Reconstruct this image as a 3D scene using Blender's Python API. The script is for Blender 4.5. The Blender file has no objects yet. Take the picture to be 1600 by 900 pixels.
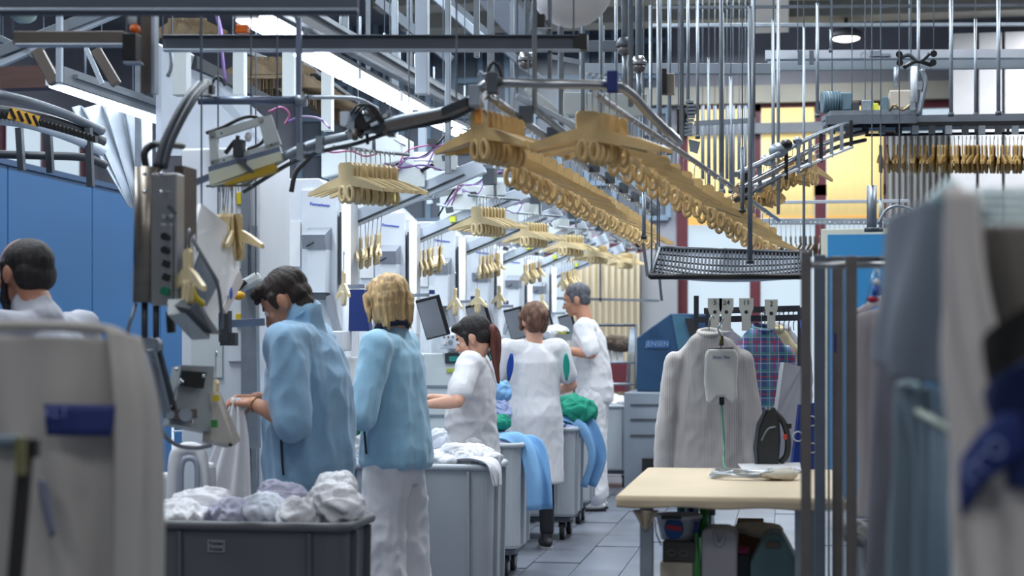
import bpy, bmesh, math, random
import numpy as np
from math import sin, cos, pi, radians, atan2, sqrt
from mathutils import Vector as V, Matrix, noise

random.seed(7)
SC = bpy.context.scene
COL = SC.collection

# ------------------------------------------------------------ camera
YAW = radians(9.4)
F = 2600.0                       # focal length in pixels of the 1600 px wide frame
CX, CY, CZ = 800.0, 536.0, 1.4   # principal column, horizon row, eye height
cam_d = bpy.data.cameras.new('camera')
cam = bpy.data.objects.new('camera', cam_d)
COL.objects.link(cam)
cam.location = (0, 0, CZ)
cam.rotation_euler = (pi / 2, 0, YAW)
cam_d.sensor_width = 36
cam_d.lens = F / 1600 * 36
cam_d.shift_y = (CY - 450) / 1600
cam_d.clip_end = 200
cam_d.dof.use_dof = True
cam_d.dof.focus_distance = 8.6
cam_d.dof.aperture_fstop = 2.8
SC.camera = cam

# ------------------------------------------------------------ sky, exposure
SC.view_settings.view_transform = 'Standard'
SC.view_settings.look = 'None'
SC.view_settings.gamma = 1.0
SC.view_settings.exposure = 0.0
try:
    SC.cycles.use_denoising = True
    SC.cycles.max_bounces = 6
    SC.cycles.diffuse_bounces = 3
    SC.cycles.glossy_bounces = 3
    SC.cycles.transparent_max_bounces = 8
    SC.cycles.sample_clamp_indirect = 6
    SC.cycles.caustics_reflective = False
    SC.cycles.caustics_refractive = False
except Exception:
    pass
w = bpy.data.worlds.new('daylight')
SC.world = w
w.use_nodes = True
nt = w.node_tree
bg = nt.nodes['Background']
bg.inputs['Color'].default_value = (0.80, 0.90, 1.0, 1)      # flat overcast sky
bg.inputs['Strength'].default_value = 1.1

# hall lamps and added fill lamps high under the ceiling (their housings are built with the ceiling)
HALL_AND_FILL_LAMPS = []
def hall_or_fill_lamp(x, y, z, sx, sy, power, col=(0.86, 0.94, 1.0)):
    l = bpy.data.lights.new('hall_or_fill_lamp', 'AREA')
    l.shape = 'RECTANGLE'; l.size = sx; l.size_y = sy
    l.energy = power; l.color = col
    o = bpy.data.objects.new('hall_or_fill_lamp', l)
    COL.objects.link(o); o.location = (x, y, z)
    HALL_AND_FILL_LAMPS.append((x, y, z, sx, sy))
for yy in (5.5, 9.0, 12.5, 16.0, 19.5):
    hall_or_fill_lamp(-3.2, yy, 5.2, 0.35, 2.4, 150)
for yy in (9.0, 12.5, 16.0, 19.5):
    hall_or_fill_lamp(-0.2, yy, 5.2, 0.35, 2.4, 130)
for yy in (9.0, 14.0, 19.0):
    hall_or_fill_lamp(3.2, yy, 5.2, 0.35, 2.4, 110, (0.95, 0.96, 1.0))
for xx in (-3.0, 0.6, 3.2):  # unseen lamps added around the camera to brighten the foreground
    hall_or_fill_lamp(xx, -1.2, 5.2, 0.35, 2.0, 50, (0.95, 0.97, 1.0))
    hall_or_fill_lamp(xx, 2.4, 5.2, 0.35, 2.0, 34, (0.95, 0.97, 1.0))
hall_or_fill_lamp(-7.0, 8.0, 5.2, 0.35, 2.4, 160)
hall_or_fill_lamp(-7.0, 13.0, 5.2, 0.35, 2.4, 160)

# ------------------------------------------------------------ pixel helpers: where a thing stands
FW = V((-sin(YAW), cos(YAW), 0)); RT = V((cos(YAW), sin(YAW), 0))
def ray(px, py):
    return FW + RT * ((px - CX) / F) + V((0, 0, (CY - py) / F))
def P(px, py, d):
    return V((0, 0, CZ)) + ray(px, py) * d
def atx(px, py, x):
    r = ray(px, py); return V((0, 0, CZ)) + r * (x / r.x)
def aty(px, py, y):
    r = ray(px, py); return V((0, 0, CZ)) + r * (y / r.y)
def atz(px, py, z):
    r = ray(px, py); return V((0, 0, CZ)) + r * ((z - CZ) / r.z)

# ------------------------------------------------------------ materials
def srgb(r, g, b):
    def f(c):
        c /= 255.0
        return c / 12.92 if c <= 0.04045 else ((c + 0.055) / 1.055) ** 2.4
    return (f(r), f(g), f(b))
MATS = {}
def mat(name, rgb, rough=0.55, metal=0.0, var=0.10, scale=5.0, bump=0.0, bscale=60.0, emit=0.0,
        stretch=(1, 1, 1), sheen=0.0, sss=0.0):
    if name in MATS: return MATS[name]
    m = bpy.data.materials.new(name); m.use_nodes = True
    t = m.node_tree; b = t.nodes['Principled BSDF']
    c = srgb(*rgb)
    tc = t.nodes.new('ShaderNodeTexCoord')
    mp = t.nodes.new('ShaderNodeMapping'); mp.inputs['Scale'].default_value = stretch
    t.links.new(tc.outputs['Object'], mp.inputs['Vector'])
    n = t.nodes.new('ShaderNodeTexNoise'); n.inputs['Scale'].default_value = scale
    n.inputs['Detail'].default_value = 4
    t.links.new(mp.outputs[0], n.inputs['Vector'])
    r = t.nodes.new('ShaderNodeValToRGB')
    lo = tuple(max(0, x * (1 - var)) for x in c) + (1,)
    hi = tuple(min(1, x * (1 + var)) for x in c) + (1,)
    r.color_ramp.elements[0].position = 0.3; r.color_ramp.elements[0].color = lo
    r.color_ramp.elements[1].position = 0.7; r.color_ramp.elements[1].color = hi
    t.links.new(n.outputs['Fac'], r.inputs['Fac'])
    t.links.new(r.outputs['Color'], b.inputs['Base Color'])
    b.inputs['Roughness'].default_value = rough
    b.inputs['Metallic'].default_value = metal
    if sheen: b.inputs['Sheen Weight'].default_value = sheen
    if sss:
        b.inputs['Subsurface Weight'].default_value = sss
        b.inputs['Subsurface Radius'].default_value = (0.02, 0.008, 0.004)
        b.inputs['Subsurface Scale'].default_value = 0.3
    if bump:
        n2 = t.nodes.new('ShaderNodeTexNoise'); n2.inputs['Scale'].default_value = bscale
        n2.inputs['Detail'].default_value = 3
        t.links.new(mp.outputs[0], n2.inputs['Vector'])
        bp = t.nodes.new('ShaderNodeBump'); bp.inputs['Strength'].default_value = bump
        bp.inputs['Distance'].default_value = 0.01
        t.links.new(n2.outputs['Fac'], bp.inputs['Height'])
        t.links.new(bp.outputs[0], b.inputs['Normal'])
    if emit:
        t.links.new(r.outputs['Color'], b.inputs['Emission Color'])
        b.inputs['Emission Strength'].default_value = emit
    MATS[name] = m
    return m
def glass_mat(name, rgb, opacity=0.25, rough=0.05):
    if name in MATS: return MATS[name]
    m = bpy.data.materials.new(name); m.use_nodes = True
    t = m.node_tree
    b = t.nodes['Principled BSDF']; out = t.nodes['Material Output']
    b.inputs['Base Color'].default_value = srgb(*rgb) + (1,)
    b.inputs['Roughness'].default_value = rough
    tr = t.nodes.new('ShaderNodeBsdfTransparent')
    c = srgb(*rgb); tr.inputs['Color'].default_value = tuple(0.5 + 0.5 * x for x in c) + (1,)
    mx = t.nodes.new('ShaderNodeMixShader')
    n = t.nodes.new('ShaderNodeTexNoise'); n.inputs['Scale'].default_value = 3
    mr = t.nodes.new('ShaderNodeMapRange')
    mr.inputs['To Min'].default_value = opacity * 0.8; mr.inputs['To Max'].default_value = min(1, opacity * 1.2)
    t.links.new(n.outputs['Fac'], mr.inputs['Value'])
    t.links.new(mr.outputs[0], mx.inputs['Fac'])
    t.links.new(tr.outputs[0], mx.inputs[1]); t.links.new(b.outputs[0], mx.inputs[2])
    t.links.new(mx.outputs[0], out.inputs['Surface'])
    MATS[name] = m
    return m
def stripe_mat(name, base, stripe, pitch=0.012, width=0.25, axis=0, rough=0.8, checks=None):
    """woven stripes / plaid: print on cloth"""
    if name in MATS: return MATS[name]
    m = bpy.data.materials.new(name); m.use_nodes = True
    t = m.node_tree; b = t.nodes['Principled BSDF']
    tc = t.nodes.new('ShaderNodeTexCoord'); sp = t.nodes.new('ShaderNodeSeparateXYZ')
    t.links.new(tc.outputs['Object'], sp.inputs[0])
    def band(ax, pitch, width, off=0.0):
        a = t.nodes.new('ShaderNodeMath'); a.operation = 'MULTIPLY_ADD'
        a.inputs[1].default_value = 1 / pitch; a.inputs[2].default_value = off
        t.links.new(sp.outputs[ax], a.inputs[0])
        f = t.nodes.new('ShaderNodeMath'); f.operation = 'FRACT'; t.links.new(a.outputs[0], f.inputs[0])
        l = t.nodes.new('ShaderNodeMath'); l.operation = 'LESS_THAN'; l.inputs[1].default_value = width
        t.links.new(f.outputs[0], l.inputs[0])
        return l.outputs[0]
    cur = None
    layers = checks or [(axis, pitch, width, 0.0, stripe, 1.0)]
    for ax, pt, wd, off, colr, fac in layers:
        mx = t.nodes.new('ShaderNodeMix'); mx.data_type = 'RGBA'
        mu = t.nodes.new('ShaderNodeMath'); mu.operation = 'MULTIPLY'; mu.inputs[1].default_value = fac
        t.links.new(band(ax, pt, wd, off), mu.inputs[0])
        t.links.new(mu.outputs[0], mx.inputs[0])
        if cur is None: mx.inputs[6].default_value = srgb(*base) + (1,)
        else: t.links.new(cur, mx.inputs[6])
        mx.inputs[7].default_value = srgb(*colr) + (1,)
        cur = mx.outputs[2]
    t.links.new(cur, b.inputs['Base Color'])
    b.inputs['Roughness'].default_value = rough
    MATS[name] = m
    return m

steel = mat('galvanised_steel', (150, 160, 170), 0.42, 0.7, 0.18, 9)
steel_d = mat('dark_steel', (84, 90, 98), 0.5, 0.6, 0.2, 6)
steel_g = mat('grey_painted_steel', (104, 112, 122), 0.5, 0.1, 0.12, 4)
steel_b = mat('brownish_stainless', (140, 132, 122), 0.35, 0.85, 0.15, 3, stretch=(1, 1, 8))
stainless = mat('stainless_steel', (170, 172, 174), 0.3, 0.9, 0.1, 5)
chrome = mat('chrome_wire', (190, 196, 202), 0.25, 0.9, 0.05)
white_p = mat('white_powder_coat', (222, 228, 236), 0.45, 0.0, 0.05, 3)
offwhite = mat('off_white_powder_coat', (206, 214, 216), 0.5, 0.0, 0.06, 4)
cream_p = mat('cream_paint', (205, 208, 190), 0.5, 0.0, 0.06)
pale_blue = mat('pale_blue_metal', (206, 218, 232), 0.4, 0.05, 0.06)
grey_pl = mat('grey_plastic', (120, 128, 138), 0.5, 0.0, 0.06, 3)
dark_pl = mat('dark_grey_plastic', (54, 58, 64), 0.5)
black_p = mat('black_plastic', (22, 23, 26), 0.45)
rubber = mat('black_rubber', (30, 30, 33), 0.8)
paper = mat('white_paper', (236, 238, 240), 0.8, 0, 0.03)
navy = mat('navy_print', (28, 46, 108), 0.7)
logo_b = mat('blue_lettering', (92, 112, 204), 0.6, 0, 0.02)
yellow = mat('yellow_paint', (222, 196, 40), 0.5)
ochre = mat('ochre_rubber', (176, 146, 34), 0.6)
tan = mat('tan_hanger_plastic', (218, 186, 130), 0.4, 0, 0.14, 9)
tan_l = mat('light_tan_hanger_plastic', (220, 200, 156), 0.42, 0, 0.12, 9)
blue_wall = mat('blue_machine_paint', (15, 80, 128), 0.4, 0, 0.06, 1.5)
dk_blue = mat('dark_blue_paint', (18, 60, 96), 0.45, 0, 0.06, 2)
red_frame = mat('dark_red_frame', (88, 22, 36), 0.5)
green_b = mat('green_button', (20, 110, 80), 0.4)
orange = mat('orange_plastic', (226, 104, 24), 0.4)
purple = mat('purple_cable', (150, 120, 190), 0.5)
pinkc = mat('pink_cable', (190, 110, 160), 0.5)

# ------------------------------------------------------------ mesh builder
class MB:
    def __init__(s): s.v = []; s.f = []; s.sm = []
    def add(s, vs, fs, smooth=False):
        o = len(s.v)
        s.v += [tuple(p) for p in vs]
        for f in fs:
            s.f.append([i + o for i in f]); s.sm.append(smooth)
        return s
    def box(s, c, size, rot=None):
        c = V(c); hx, hy, hz = (q / 2 for q in size)
        vs = [V((x, y, z)) for z in (-hz, hz) for y in (-hy, hy) for x in (-hx, hx)]
        if rot is not None: vs = [rot @ p for p in vs]
        return s.add([c + p for p in vs], [(0, 2, 3, 1), (4, 5, 7, 6), (0, 1, 5, 4), (2, 6, 7, 3), (0, 4, 6, 2), (1, 3, 7, 5)])
    def span(s, a, b):
        return s.box([(a[i] + b[i]) / 2 for i in range(3)], [abs(b[i] - a[i]) for i in range(3)])
    def beam(s, p0, p1, w_, h_, up=(0, 0, 1)):
        p0 = V(p0); p1 = V(p1); d = (p1 - p0)
        L = d.length; d.normalize(); up = V(up)
        if abs(d.dot(up)) > 0.99: up = V((0, 1, 0))
        sx = d.cross(up).normalized(); uz = sx.cross(d).normalized()
        R = Matrix((sx, d, uz)).transposed()
        return s.box((p0 + p1) / 2, (w_, L, h_), R)
    def frame(s, p0, p1):
        d = (V(p1) - V(p0)).normalized()
        a = V((0, 0, 1)) if abs(d.z) < 0.9 else V((1, 0, 0))
        u = d.cross(a).normalized(); return d, u, d.cross(u).normalized()
    def cyl(s, p0, p1, r0, r1=None, n=12, caps=True):
        r1 = r0 if r1 is None else r1
        p0 = V(p0); p1 = V(p1); d, u, v = s.frame(p0, p1)
        vs = []
        for p, r in ((p0, r0), (p1, r1)):
            for i in range(n):
                a = 2 * pi * i / n; vs.append(p + (u * cos(a) + v * sin(a)) * r)
        fs = [(i, (i + 1) % n, n + (i + 1) % n, n + i) for i in range(n)]
        s.add(vs, fs, True)
        if caps:
            o = len(s.v) - 2 * n
            s.f.append([o + i for i in range(n)][::-1]); s.sm.append(False)
            s.f.append([o + n + i for i in range(n)]); s.sm.append(False)
        return s
    def tube(s, path, r, n=8, closed=False, rr=None):
        path = [V(p) for p in path]; m = len(path); vs = []
        up = None
        for i, p in enumerate(path):
            if closed: d = path[(i + 1) % m] - path[i - 1]
            else: d = path[min(i + 1, m - 1)] - path[max(i - 1, 0)]
            d = d.normalized() if d.length > 1e-9 else V((0, 0, 1))
            if up is None:
                a = V((0, 0, 1)) if abs(d.z) < 0.9 else V((1, 0, 0))
                up = (a - d * a.dot(d)).normalized()
            else:
                up = up - d * up.dot(d)
                up = up.normalized() if up.length > 1e-6 else d.orthogonal().normalized()
            sd = d.cross(up); q = rr[i] if rr else r
            for k in range(n):
                a = 2 * pi * k / n; vs.append(p + (up * cos(a) + sd * sin(a)) * q)
        fs = []
        for i in range(m if closed else m - 1):
            for k in range(n):
                j = (i + 1) % m
                fs.append((i * n + k, i * n + (k + 1) % n, j * n + (k + 1) % n, j * n + k))
        s.add(vs, fs, True)
        if not closed:
            o = len(s.v) - m * n
            s.f.append([o + i for i in range(n)][::-1]); s.sm.append(False)
            s.f.append([o + (m - 1) * n + i for i in range(n)]); s.sm.append(False)
        return s
    def ell(s, c, r, n=16, m=10, rot=None):
        c = V(c); r = (r, r, r) if not hasattr(r, '__len__') else r
        vs = [V((0, 0, r[2]))]
        for j in range(1, m):
            t = pi * j / m
            for i in range(n):
                a = 2 * pi * i / n
                vs.append(V((r[0] * sin(t) * cos(a), r[1] * sin(t) * sin(a), r[2] * cos(t))))
        vs.append(V((0, 0, -r[2])))
        if rot is not None: vs = [rot @ p for p in vs]
        fs = [(0, 1 + i, 1 + (i + 1) % n) for i in range(n)]
        for j in range(m - 2):
            for i in range(n):
                a = 1 + j * n; b = a + n
                fs.append((a + i, b + i, b + (i + 1) % n, a + (i + 1) % n))
        L = len(vs) - 1; a = 1 + (m - 2) * n
        fs += [(L, a + (i + 1) % n, a + i) for i in range(n)]
        return s.add([c + p for p in vs], fs, True)
    def prism(s, poly, th, fr):
        """polygon (u,v) extruded +-th/2 along w; fr = function (u,v,w) -> point"""
        n = len(poly)
        vs = [fr(u, v, -th / 2) for u, v in poly] + [fr(u, v, th / 2) for u, v in poly]
        fs = [list(range(n))[::-1], list(range(n, 2 * n))]
        fs += [(i, (i + 1) % n, n + (i + 1) % n, n + i) for i in range(n)]
        return s.add(vs, fs)
    def lathe(s, prof, c, n=20):
        c = V(c); vs = []; m = len(prof)
        for r, z in prof:
            for i in range(n):
                a = 2 * pi * i / n; vs.append(c + V((max(r, 1e-4) * cos(a), max(r, 1e-4) * sin(a), z)))
        fs = [(j * n + i, j * n + (i + 1) % n, (j + 1) * n + (i + 1) % n, (j + 1) * n + i) for j in range(m - 1) for i in range(n)]
        fs += [list(range(n))[::-1], [(m - 1) * n + i for i in range(n)]]
        return s.add(vs, fs, True)
    def loft(s, secs, n=24, pw=2.0):
        """secs: (center, u vector, v vector): elliptical rings"""
        vs = []; m = len(secs)
        for c, u, v in secs:
            for i in range(n):
                a = 2 * pi * i / n
                ca, sa = cos(a), sin(a)
                if pw != 2.0:
                    ca = math.copysign(abs(ca) ** (2 / pw), ca); sa = math.copysign(abs(sa) ** (2 / pw), sa)
                vs.append(V(c) + V(u) * ca + V(v) * sa)
        fs = [(j * n + i, j * n + (i + 1) % n, (j + 1) * n + (i + 1) % n, (j + 1) * n + i) for j in range(m - 1) for i in range(n)]
        fs += [list(range(n))[::-1], [(m - 1) * n + i for i in range(n)]]
        return s.add(vs, fs, True)
    def sheet(s, fn, nu, nv, th=0.004):
        """fn(u,v) -> point, doubled to a closed sheet of thickness th"""
        pts = [[V(fn(i / nu, j / nv)) for i in range(nu + 1)] for j in range(nv + 1)]
        top = []; bot = []
        for j in range(nv + 1):
            for i in range(nu + 1):
                du = pts[j][min(i + 1, nu)] - pts[j][max(i - 1, 0)]
                dv = pts[min(j + 1, nv)][i] - pts[max(j - 1, 0)][i]
                nn = du.cross(dv)
                nn = nn.normalized() if nn.length > 1e-12 else V((0, 0, 1))
                top.append(pts[j][i] + nn * th / 2); bot.append(pts[j][i] - nn * th / 2)
        W = nu + 1; N = len(top); fs = []
        for j in range(nv):
            for i in range(nu):
                a = j * W + i
                fs.append((a, a + 1, a + W + 1, a + W)); fs.append((N + a, N + a + W, N + a + W + 1, N + a + 1))
        bd = [i for i in range(W)] + [j * W + nu for j in range(1, nv + 1)] + [nv * W + i for i in range(nu - 1, -1, -1)] + [j * W for j in range(nv - 1, 0, -1)]
        for k in range(len(bd)):
            a, b = bd[k], bd[(k + 1) % len(bd)]
            fs.append((b, a, N + a, N + b))
        return s.add(top + bot, fs, True)
    def mesh(s, name, origin):
        me = bpy.data.meshes.new(name)
        ox, oy, oz = origin
        me.from_pydata([(x - ox, y - oy, z - oz) for x, y, z in s.v], [], s.f)
        me.polygons.foreach_set('use_smooth', s.sm)
        me.update()
        bm = bmesh.new(); bm.from_mesh(me)
        bmesh.ops.recalc_face_normals(bm, faces=bm.faces)
        bm.to_mesh(me); bm.free()
        return me

WL = {}
def wloc(o): return WL.get(o.name, V((0, 0, 0)))
def tag(o, label=None, cat=None, group=None, kind=None):
    if label: o['label'] = label
    if cat: o['category'] = cat
    if group: o['group'] = group
    if kind: o['kind'] = kind
    return o
def link(name, me, m, origin, parent=None, **kw):
    o = bpy.data.objects.new(name, me); COL.objects.link(o)
    if m is not None and not me.materials: me.materials.append(m)
    WL[o.name] = V(origin)
    if parent is not None:
        o.parent = parent; o.location = V(origin) - wloc(parent)
    else:
        o.location = origin
    return tag(o, **kw)
def build(mb, name, m, parent=None, bev=0.0, origin=None, **kw):
    if origin is None:
        a = np.array(mb.v); lo = a.min(0); hi = a.max(0)
        origin = V(((lo[0] + hi[0]) / 2, (lo[1] + hi[1]) / 2, lo[2]))
    me = mb.mesh(name, origin)
    o = link(name, me, m, origin, parent, **kw)
    if bev:
        b = o.modifiers.new('bevel', 'BEVEL'); b.width = bev; b.segments = 2; b.limit_method = 'ANGLE'
    return o
def empty(name, loc, label, cat, group=None):
    o = bpy.data.objects.new(name, None); COL.objects.link(o)
    o.empty_display_size = 0.1; o.location = loc; WL[o.name] = V(loc)
    return tag(o, label, cat, group)
def struct(mb, name, m, parent=None, **kw):
    return build(mb, name, m, parent, kind='structure' if parent is None else None, **kw)
KIDS = {}
def dup(root, loc, rot, label=None, group=None, m=None):
    r = root.copy(); COL.objects.link(r); r.location = loc; r.rotation_euler = rot
    WL[r.name] = V(loc)
    if label: r['label'] = label
    if group: r['group'] = group
    for ch in KIDS[root.name]:
        c = ch.copy(); COL.objects.link(c); c.parent = r
    return r
def text(s, size, pos, right, up, m, parent, name='lettering', align='CENTER', depth=0.0008, bold=0.0, **kw):
    """flat lettering lying on a surface: right / up are its directions"""
    cu = bpy.data.curves.new(name, 'FONT'); cu.body = s; cu.size = size
    cu.align_x = align; cu.align_y = 'CENTER'; cu.extrude = depth; cu.resolution_u = 2; cu.offset = bold
    t = bpy.data.objects.new(name, cu); COL.objects.link(t)
    dg = bpy.context.evaluated_depsgraph_get()
    me = bpy.data.meshes.new_from_object(t.evaluated_get(dg))
    bpy.data.objects.remove(t)
    r = V(right).normalized(); u = V(up); u = (u - r * u.dot(r)).normalized(); nrm = r.cross(u)
    R = Matrix((r, u, nrm)).transposed().to_4x4()
    me.transform(R)
    me.materials.clear()
    return link(name, me, m, V(pos), parent, **kw)
def bez(pts, n=10):
    """smooth curve through points (Catmull-Rom)"""
    pts = [V(p) for p in pts]; out = []
    q = [pts[0] * 2 - pts[1]] + pts + [pts[-1] * 2 - pts[-2]]
    for i in range(1, len(q) - 2):
        for k in range(n):
            t = k / n; a, b, c, d = q[i - 1], q[i], q[i + 1], q[i + 2]
            out.append(0.5 * ((2 * b) + (c - a) * t + (2 * a - 5 * b + 4 * c - d) * t * t + (3 * b - a - 3 * c + d) * t ** 3))
    out.append(pts[-1]); return out
# ============================================================ SETTING
X0, X1, Y0, Y1, ZC = -9.5, 7.0, -3.0, 22.0, 5.7
grout = mat('dark_grout', (66, 70, 78), 0.8)
tile_m = [mat('grey_floor_tile', (118, 124, 136), 0.32, 0, 0.10, 3), mat('darker_grey_floor_tile', (108, 113, 124), 0.36, 0, 0.10, 3)]
wall_m = mat('grey_brown_wall', (150, 150, 160), 0.8, 0, 0.12, 1.2)
wall_l = mat('pale_grey_wall', (150, 152, 156), 0.8, 0, 0.08, 1.5)
conc = mat('beige_concrete', (176, 172, 160), 0.85, 0, 0.10, 2, 0.2, 20)
ceil_m = mat('dark_ceiling', (110, 114, 122), 0.85, 0, 0.12, 1.5)
fl = struct(MB().box(((X0 + X1) / 2, (Y0 + Y1) / 2, -0.06), (X1 - X0, Y1 - Y0, 0.1)), 'floor', grout)
# tiles of the aisle: one shared mesh
tm = MB().box((0, 0, 0), (0.294, 0.594, 0.02))
tme = []
for k in range(2):
    me = tm.mesh('tile', (0, 0, 0)); me.materials.append(tile_m[k]); tme.append(me)
for i in range(14):
    for j in range(20):
        x = -2.05 + 0.3 * i; y = 6.6 + 0.6 * j + (0.3 if i % 2 else 0)
        o = bpy.data.objects.new('tile', tme[(i * 7 + j * 3) % 5 % 2]); COL.objects.link(o)
        o.parent = fl; o.location = V((x, y, -0.011 + 0.0015 * ((i * 5 + j * 3) % 4))) - wloc(fl)
apron = mat('grey_vinyl_floor', (104, 110, 120), 0.45, 0, 0.1, 2)
build(MB().span((X0, Y0, -0.011), (-2.2, Y1, -0.001)), 'floor_covering', apron, fl)
build(MB().span((2.0, Y0, -0.011), (X1, Y1, -0.001)), 'floor_covering', apron, fl)
build(MB().span((-2.2, Y0, -0.011), (2.0, 6.3, -0.001)), 'floor_covering', apron, fl)
build(MB().span((-2.2, 18.3, -0.011), (2.0, Y1, -0.001)), 'floor_covering', apron, fl)

# ceiling with concrete ribs
ce = struct(MB().box(((X0 + X1) / 2, (Y0 + Y1) / 2, ZC + 0.05), (X1 - X0, Y1 - Y0, 0.1)), 'ceiling', ceil_m)
for yb in (11.0, 13.2, 15.4, 17.6, 19.0, 20.4):
    build(MB().box((1.0, yb, ZC - 0.2), (X1 - X0 - 5, 0.45, 0.4)), 'ceiling_beam', conc, ce)
for (x, y, z, sx, sy) in HALL_AND_FILL_LAMPS:
    f = build(MB().box((x, y, z + 0.06), (sx + 0.08, sy + 0.08, 0.08)), 'lamp_housing', white_p, ce)
    build(MB().cyl((x, y - 0.8, z + 0.1), (x, y - 0.8, ZC), 0.012, n=6).cyl((x, y + 0.8, z + 0.1), (x, y + 0.8, ZC), 0.012, n=6), 'lamp_rod', steel, ce)

# walls without openings
struct(MB().span((X0 - 0.1, Y0 - 0.1, 0), (X1 + 0.1, Y0, ZC)), 'wall_front', wall_l)
struct(MB().span((X1, Y0, 0), (X1 + 0.1, Y1, ZC)), 'wall_right', wall_l)
# left wall with its strip window
wz0, wz1, wy0, wy1 = 2.75, 4.25, 12.0, 21.6
struct(MB().span((X0 - 0.1, Y0, 0), (X0, Y1, wz0)).span((X0 - 0.1, Y0, wz1), (X0, Y1, ZC))
       .span((X0 - 0.1, Y0, wz0), (X0, wy0, wz1)).span((X0 - 0.1, wy1, wz0), (X0, Y1, wz1)), 'wall_left', wall_m)
glass = glass_mat('window_glass', (225, 235, 240), 0.10)
def window(name, a, b, axis, bars, rails, fm, th=0.08):
    """frame + one pane per cell; a,b corners in the wall plane (other coord = axis value)"""
    ax, val = axis
    def pt(t, z): return (val, t, z) if ax == 'x' else (t, val, z)
    t0, z0 = a; t1, z1 = b
    bars = [t0] + list(bars) + [t1]; rails = [z0] + list(rails) + [z1]
    root = None
    mb = MB()
    for t in bars: mb.beam(pt(t, z0 - 0.04), pt(t, z1 + 0.04), th, th, (0, 1, 0))
    for z in rails: mb.beam(pt(t0, z), pt(t1, z), th, th)
    fr = struct(mb, name, fm)
    for i in range(len(bars) - 1):
        for j in range(len(rails) - 1):
            p = pt(bars[i] + th / 2, rails[j] + th / 2); q = pt(bars[i + 1] - th / 2, rails[j + 1] - th / 2)
            p = list(p); q = list(q); k = 0 if ax == 'x' else 1
            p[k] -= 0.004; q[k] += 0.004
            build(MB().span(p, q), 'pane', glass, fr)
    return fr
window('window_1', (wy0, wz0), (wy1, wz1), ('x', X0 - 0.05), [13.2, 14.4, 15.6, 16.8, 18.0, 19.2, 20.4], [3.5], red_frame)

# back wall: curtained window (A), tall window with yellow blinds (B), dark glazed grid high on the left (C)
def bx(px): return aty(px, 536, Y1).x
def bz(py, px=1100): return aty(px, py, Y1).z
A0, A1, B0, B1 = bx(858), bx(1000), bx(1066), bx(1500)
zb0, zb1 = bz(640), bz(168)
za1 = bz(385)
C0, C1, zc0, zc1 = bx(470), bx(1045), bz(345, 700), bz(20, 700)
mb = MB()
def wb(x0, x1, z0, z1): mb.span((x0, Y1, z0), (x1, Y1 + 0.12, z1))
wb(X0, A0, 0, ZC); wb(A0, A1, 0, zb0); wb(A0, A1, za1, ZC); wb(A1, B0, 0, ZC); wb(B0, B1, 0, zb0); wb(B0, B1, zb1, ZC); wb(B1, X1, 0, ZC)
struct(mb, 'wall_back', wall_m)
mull = [bx(p) for p in (1180, 1282, 1390)]
window('window_2', (A0, zb0), (A1, za1), ('y', Y1 + 0.04), [bx(975)], [], red_frame, 0.10)
wB = window('window_3', (B0, zb0), (B1, zb1), ('y', Y1 + 0.04), mull, [bz(300)], red_frame, 0.14)
# glazed grid high on the back wall, grey blue bars over dark panes
gm = mat('grey_blue_frame', (120, 140, 160), 0.5)
dkp = mat('dark_pane', (92, 100, 112), 0.4, 0, 0.12, 1)
mb = MB()
nx, nz = 14, 6
for i in range(nx + 1): mb.box((C0 + (C1 - C0) * i / nx, Y1 - 0.05, (zc0 + zc1) / 2), (0.07, 0.1, zc1 - zc0))
for j in range(nz + 1): mb.box(((C0 + C1) / 2, Y1 - 0.05, zc0 + (zc1 - zc0) * j / nz), (C1 - C0, 0.09, 0.07))
wc = struct(mb, 'window_4', gm)
pm = MB().box((0, 0, 0), ((C1 - C0) / nx - 0.08, 0.02, (zc1 - zc0) / nz - 0.08)).mesh('pane', (0, 0, 0)); pm.materials.append(dkp)
for i in range(nx):
    for j in range(nz):
        o = bpy.data.objects.new('pane', pm); COL.objects.link(o); o.parent = wc
        o.location = V((C0 + (C1 - C0) * (i + .5) / nx, Y1 - 0.03, zc0 + (zc1 - zc0) * (j + .5) / nz)) - wloc(wc)
# pale pilaster between the windows, white pillars at the right, bands over the window
struct(MB().span((A1 + 0.03, Y1 - 0.25, 0), (B0 - 0.05, Y1, bz(395))), 'trim_1', wall_l, bev=0.01)
struct(MB().span((B0 - 0.5, Y1 - 0.16, bz(165)), (X1, Y1, bz(138))), 'trim_2', conc)
struct(MB().span((B0 - 0.5, Y1 - 0.14, bz(212)), (B1, Y1 + 0.0, bz(196))), 'trim_3', mat('grey_beam', (120, 124, 130), 0.7))
white_c = mat('white_plaster', (214, 214, 216), 0.75, 0, 0.04)
p0 = aty(1490, 100, 20.6); p1 = aty(1700, 100, 20.6)
struct(MB().span((p0.x, 20.6, 0), (p0.x + 0.26, 21.0, 5.12)).span((p0.x + 0.3, 20.6, 0), (p0.x + 0.56, 21.0, 5.12)).span((p0.x + 0.6, 20.6, 0), (p1.x, 21.0, 5.12)), 'trim_4', white_c)

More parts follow.
